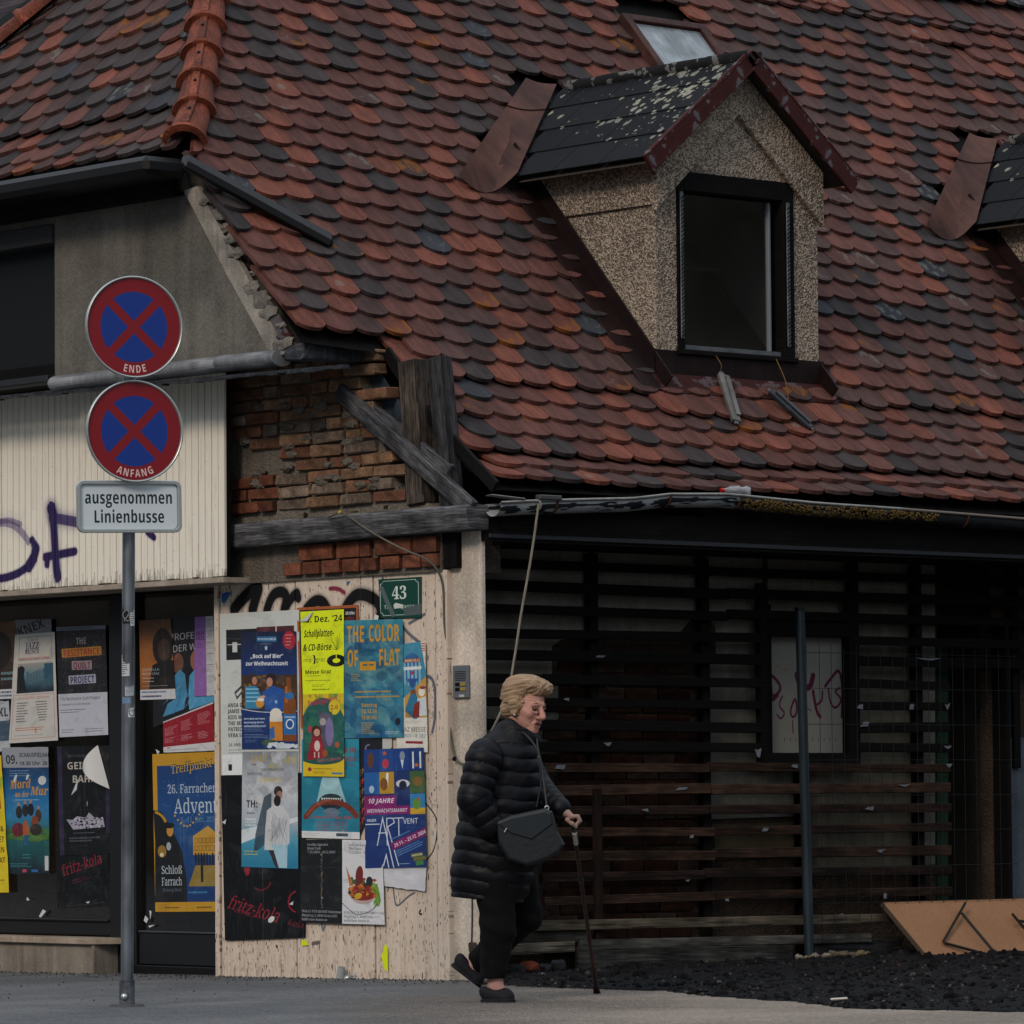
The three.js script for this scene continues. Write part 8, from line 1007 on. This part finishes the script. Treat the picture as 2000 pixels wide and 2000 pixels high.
  shoe(loc(1007, 1957, 0.125), loc(944, 1957, 0.095), 0, 0, UP, 'shoe'); shoe(loc(938, 1932, -0.1), loc(884, 1890, -0.1), 0, 0, V(0.6, 0.8, 0).normalize(), 'shoe');
  // --- cane
  const c = thing('walking_cane', 'dark reddish walking cane with black handle and silver collar held by the woman', 'cane'), k0 = loc(1124, 1634, 0.10).applyMatrix4(toWorld), k1 = onY(1166, 1942, 0); const kk = k1.clone(); kk.y = 0.0;
  const along = (a, b, r0, r1, nm, m) => { const g = new THREE.CylinderGeometry(r0, r1, a.distanceTo(b), 14); g.rotateZ(-Math.PI / 2); g.applyMatrix4(basisFrom(a.clone().sub(b), TW_)); const q = a.clone().add(b).multiplyScalar(0.5); g.translate(q.x, q.y, q.z); mesh(nm, g, m, c); }; const at = (t) => k0.clone().lerp(kk, t);
  along(at(0), at(0.95), 0.0095, 0.0098, 'shaft', M({ map: T.wood, color: 0x5a2c26, roughness: 0.5 })); along(at(-0.01), at(0.055), 0.0118, 0.0118, 'collar', mt.alu); along(at(0.945), at(1), 0.0125, 0.019, 'rubber_tip', M({ color: 0x2c1a18, roughness: 0.9 })); along(at(0.27), at(0.30), 0.012, 0.012, 'joint_ring', M({ color: 0x2a1a18, roughness: 0.5 }));
  const hp = [loc(1124, 1636, 0.10), loc(1122, 1618, 0.10), loc(1119, 1610, 0.098), loc(1116, 1607, 0.125), loc(1114, 1609, 0.15)].map((q) => q.applyMatrix4(toWorld)), hp2 = [loc(1120, 1611, 0.1), loc(1119, 1608, 0.07), loc(1119, 1610, 0.045)].map((q) => q.applyMatrix4(toWorld)); mesh('handle', mergeGeometries([tube(hp, 0.0105, 24, 10), tube(hp2, 0.0108, 14, 10)]), M({ color: 0x0d0d0f, roughness: 0.4 }), c);
  // --- shoulder bag
  const bg = thing('shoulder_bag', 'dark teal leather shoulder bag hanging at the hip of the woman', 'bag'), out = [[978, 1612], [1000, 1603], [1066, 1590], [1074, 1594], [1084, 1630], [1096, 1652], [1090, 1662], [1064, 1676], [1030, 1686], [1000, 1676], [984, 1650]].map(([a, b]) => { const q = loc(a, b); return [q.x, q.y]; });
  const g = extr(out, 0.06, { bevel: 0.018, bs: 3 }); g.translate(0, 0, 0.178); g.applyMatrix4(toWorld); mesh('pouch', muv(g, 0.3), M({ map: T.fabric, color: 0x101b22, roughness: 0.5, bumpMap: T.noise, bumpScale: 0.001 }), bg);
  const fl = extr([[978, 1612], [1000, 1603], [1066, 1590], [1074, 1594], [1079, 1612], [1040, 1640], [1000, 1628]].map(([a, b]) => { const q = loc(a, b); return [q.x, q.y]; }), 0.004, { bevel: 0.003 }); fl.translate(0, 0, 0.258); fl.applyMatrix4(toWorld); mesh('flap', muv(fl, 0.3), M({ map: T.fabric, color: 0x14222a, roughness: 0.48 }), bg);
  for (const p of [[976, 1608], [1070, 1582]]) { const r = new THREE.TorusGeometry(0.009, 0.0028, 6, 14); r.translate(...loc(p[0], p[1], 0.215).toArray()); r.applyMatrix4(toWorld); mesh('ring', r, mt.alu, bg); } const zl = cham(0.006, 0.022, 0.004, 0.001).rotateZ(-0.5).translate(...loc(990, 1624, 0.264).toArray()); zl.applyMatrix4(toWorld); mesh('zip_pull', zl, mt.alu, bg);
  const sp = [loc(1070, 1582, 0.214), loc(1064, 1530, 0.165), loc(1056, 1480, 0.14), loc(1034, 1444, 0.115), loc(1000, 1428, 0.02), loc(968, 1446, -0.1), loc(940, 1500, -0.14)].map((q) => q.applyMatrix4(toWorld)); mesh('strap', tube(sp, 0.0055, 40, 6), M({ color: 0x15181c, roughness: 0.5 }), bg);
}
for (const o of scene.children) if (o.isGroup || (o.isMesh && !o.isInstancedMesh && !o.userData.kind)) { if (!o.isMesh || o.position.lengthSq() === 0) settle(o); }
let tri = 0; scene.traverse((o) => { if (o.isMesh && !o.isInstancedMesh) tri += (o.geometry.index ? o.geometry.index.count : o.geometry.attributes.position.count) / 3; }); console.log('triangles', Math.round(tri));
renderer.render(scene, camera);
